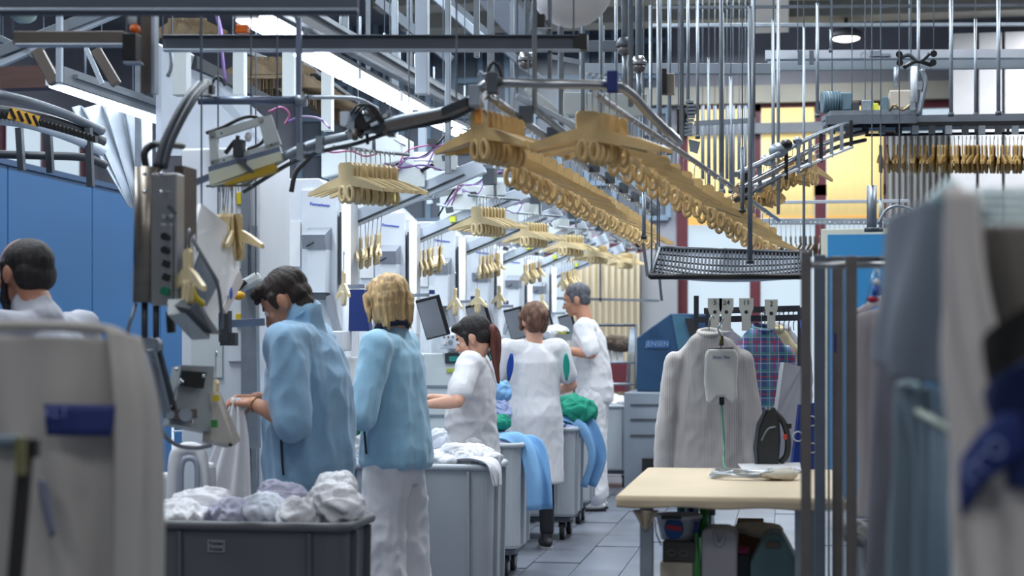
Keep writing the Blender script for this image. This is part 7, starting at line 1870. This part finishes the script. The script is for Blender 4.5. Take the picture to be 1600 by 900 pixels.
panel('charcoal_coat', [q(1520, 355, 2.2), q(1530, 500, 2.2), q(1540, 700, 2.2), q(1545, 920, 2.2)], [q(1720, 350, 1.9), q(1730, 500, 1.9), q(1740, 700, 1.9), q(1740, 920, 1.9)], dkcoat, 'brownish grey coat behind the white coat', .015, 3, .02, seed=8)
panel('black_garment', [q(1546, 572, 2.04), q(1552, 640, 2.04), q(1560, 760, 2.04)], [q(1700, 430, 1.86), q(1710, 560, 1.86), q(1720, 760, 1.86)], mat('black_cloth', (22, 21, 22), .95), 'black garment between the grey coat and the navy cloth', .008, 2, .012, seed=23)
panel('navy_coat', [q(1562, 640, 2.0), q(1575, 670, 2.0), q(1600, 760, 2.0)], [q(1700, 520, 1.82), q(1710, 640, 1.85), q(1720, 760, 1.85)], navyc, 'navy cloth at the right edge above the band', .008, 2, .015, seed=9)
t = empty('hanger_stack', q(1550, 340, 2.2), 'stack of clear pale hangers above the charcoal coat', 'hangers')
clr = glass_mat('clear_hanger_plastic', (190, 206, 206), .6, .2)
for k in range(5):
    build(MB().tube(bez([q(1508, 302 + 13 * k, 2.2 - .01 * k), q(1560, 300 + 13 * k, 2.1 - .01 * k), q(1640, 304 + 13 * k, 2.0 - .01 * k)], 6), .0065, 8), 'hanger_bar', clr, t)
for k in range(6): build(MB().ell(q(1516 + 22 * k, 308 + (k * 29) % 50, 2.12), (.006, .008, .008), 8, 6), 'hanger_joint', steel_d, t)
# ---- coats hanging at the left edge
gm_ = mat('grey_white_coat', (176, 172, 168), .9, 0, .05, 3, .08, 100)
t = empty('work_coat', q(110, 900, 3.2), 'white work coat with navy back label at the lower left, out of focus', 'coat')
dL = 3.2
panel('coat_back', [q(-150, 520, dL + .1), q(-140, 640, dL + .1), q(-120, 780, dL + .1), q(-120, 960, dL + .1)], [q(206, 530, dL), q(226, 640, dL), q(236, 780, dL), q(240, 960, dL)], gm_, None, .010, 5, .016, 60, 40, .07, seed=11, parent=t)
panel('sleeve', [q(168, 514, dL - .02), q(176, 600, dL - .06), q(180, 720, dL - .07), q(176, 960, dL - .07)], [q(214, 540, dL + .02), q(240, 620, dL), q(252, 740, dL), q(250, 960, dL)], gm_, None, .008, 2, .016, 24, 30, .045, seed=12, parent=t)
build(MB().tube(bez([q(-150, 530, dL + .1), q(-60, 512, dL + .02), q(60, 509, dL - .03), q(170, 516, dL - .01), q(206, 540, dL)], 8), .010, 10), 'shoulder_seam', gm_, t)
lb = panel('back_label', [q(69, 631, dL - .070), q(71, 655, dL - .070), q(74, 680, dL - .070)], [q(180, 633, dL - .078), q(178, 656, dL - .078), q(174, 682, dL - .078)], navy, 'navy back label', .001, 2, .004, 12, 4, .006, seed=13, parent=t)
text('KLT', .028, q(88, 645, dL - .094), (1, 0, .0), (0, 0, 1), mat('pale_label_letters', (120, 132, 180), .7), lb)
build(MB().tube(bez([q(48, 530, dL + .1), q(52, 460, dL + .25), q(60, 440, dL + .3)], 5), .004, 6), 'hanger_hook', chrome, t) if False else None
t = empty('second_coat', q(20, 900, 2.7), 'second pale coat with grey band at the left edge, in front', 'coat')
panel('coat_front', [q(-120, 690, 2.75), q(-120, 780, 2.75), q(-120, 960, 2.75)], [q(32, 690, 2.72), q(30, 780, 2.72), q(16, 960, 2.72)], gm_, None, .006, 2, .012, 20, 20, .02, seed=14, parent=t)
build(MB().tube(bez([q(-60, 688, 2.70), q(0, 690, 2.69), q(30, 690, 2.70)], 5), .011, 8), 'grey_band', mat('slate_band', (96, 112, 124), .8), t)
build(MB().tube(bez([q(42, 684, 2.68), q(34, 780, 2.68), q(18, 960, 2.68)], 8), .013, 10), 'dark_edge', mat('dark_strap', (38, 36, 36), .8), t)
build(MB().box(q(33, 712, 2.65), (.012, .02, .06)), 'olive_buckle', mat('olive_buckle', (110, 108, 70), .6), t)
build(MB().box(q(52, 700, 2.68), (.014, .02, .03)), 'dark_clip', black_p, t)
panel('pale_strap', [q(60, 748, 3.13), q(64, 780, 3.13), q(80, 840, 3.13)], [q(74, 752, 3.12), q(80, 780, 3.12), q(88, 835, 3.12)], mat('blue_grey_strap', (116, 120, 138), .85), 'blue grey strap tip hanging on the work coat', .002, 1, .006, 8, 12, .005, seed=15, cat='strap')
# ============================================================ THIN ROD(S) THAT HANG THE OVERHEAD STEEL FROM THE CEILING
HUNG = {'hanging_post': 1, 'steel_tube': 1, 'storage_rail': 2, 'cross_beam': 2, 'strut': 1, 'sloping_bar': 1, 'cross_rail': 2, 'machine_hood': 1, 'chain_conveyor': 1, 'conveyor': 2, 'pulley_frame': 1,
        'descending_track': 1, 'crossing_conveyor': 2, 'cream_clamp_unit': 1, 'cross_tube': 1, 'drive_unit': 1, 'corrugated_sheet': 1, 'cable_channel': 2, 'glass_globe': 1, 'lamp_reflector': 1, 'net_tray': 2,
        'sensor_box': 1, 'chain_drive': 1, 'cross_plate': 1, 'cable_tray': 2, 'ceiling_rail': 1, 'hanger_rail': 2, 'overhead_rail': 2, 'tube_lamp': 1, 'bent_tube': 1, 'box': 1, 'orange_box': 1, 'control_box': 1,
        'hanger_stand': 1, 'frame_post': 1, 'thin_post': 1, 'wood_panel': 1, 'bent_wire': 1, 'pendant': 1, 'motor_platform': 2, 'hanger_post': 1, 'tilted_panel': 1, 'chute': 1, 'press_head': 1}
bpy.context.view_layer.update()
for o in [o for o in COL.objects if o.parent is None and o.name.split('.')[0] in HUNG]:
    pts = []
    for c in [o] + list(o.children):
        if c.type == 'MESH':
            pts += [c.matrix_world @ v.co for v in list(c.data.vertices)[::max(1, len(c.data.vertices) // 60)]]
    if not pts: continue
    k = HUNG[o.name.split('.')[0]]
    if k == 1: tops = [max(pts, key=lambda p: p.z)]
    else:
        ax = 0 if max(p.x for p in pts) - min(p.x for p in pts) > max(p.y for p in pts) - min(p.y for p in pts) else 1
        lo, hi = min(p[ax] for p in pts), max(p[ax] for p in pts); tops = []
        for f in (.12, .88):
            near = sorted(pts, key=lambda p: abs(p[ax] - (lo + (hi - lo) * f)))[:6]; tops.append(max(near, key=lambda p: p.z))
    zc = ZC - .004
    for tp in tops:
        if tp.z > zc - .05: continue
        build(MB().cyl(tp - V((0, 0, .01)), (tp.x, tp.y, zc), .0035, n=5), 'drop_rod', steel, o)
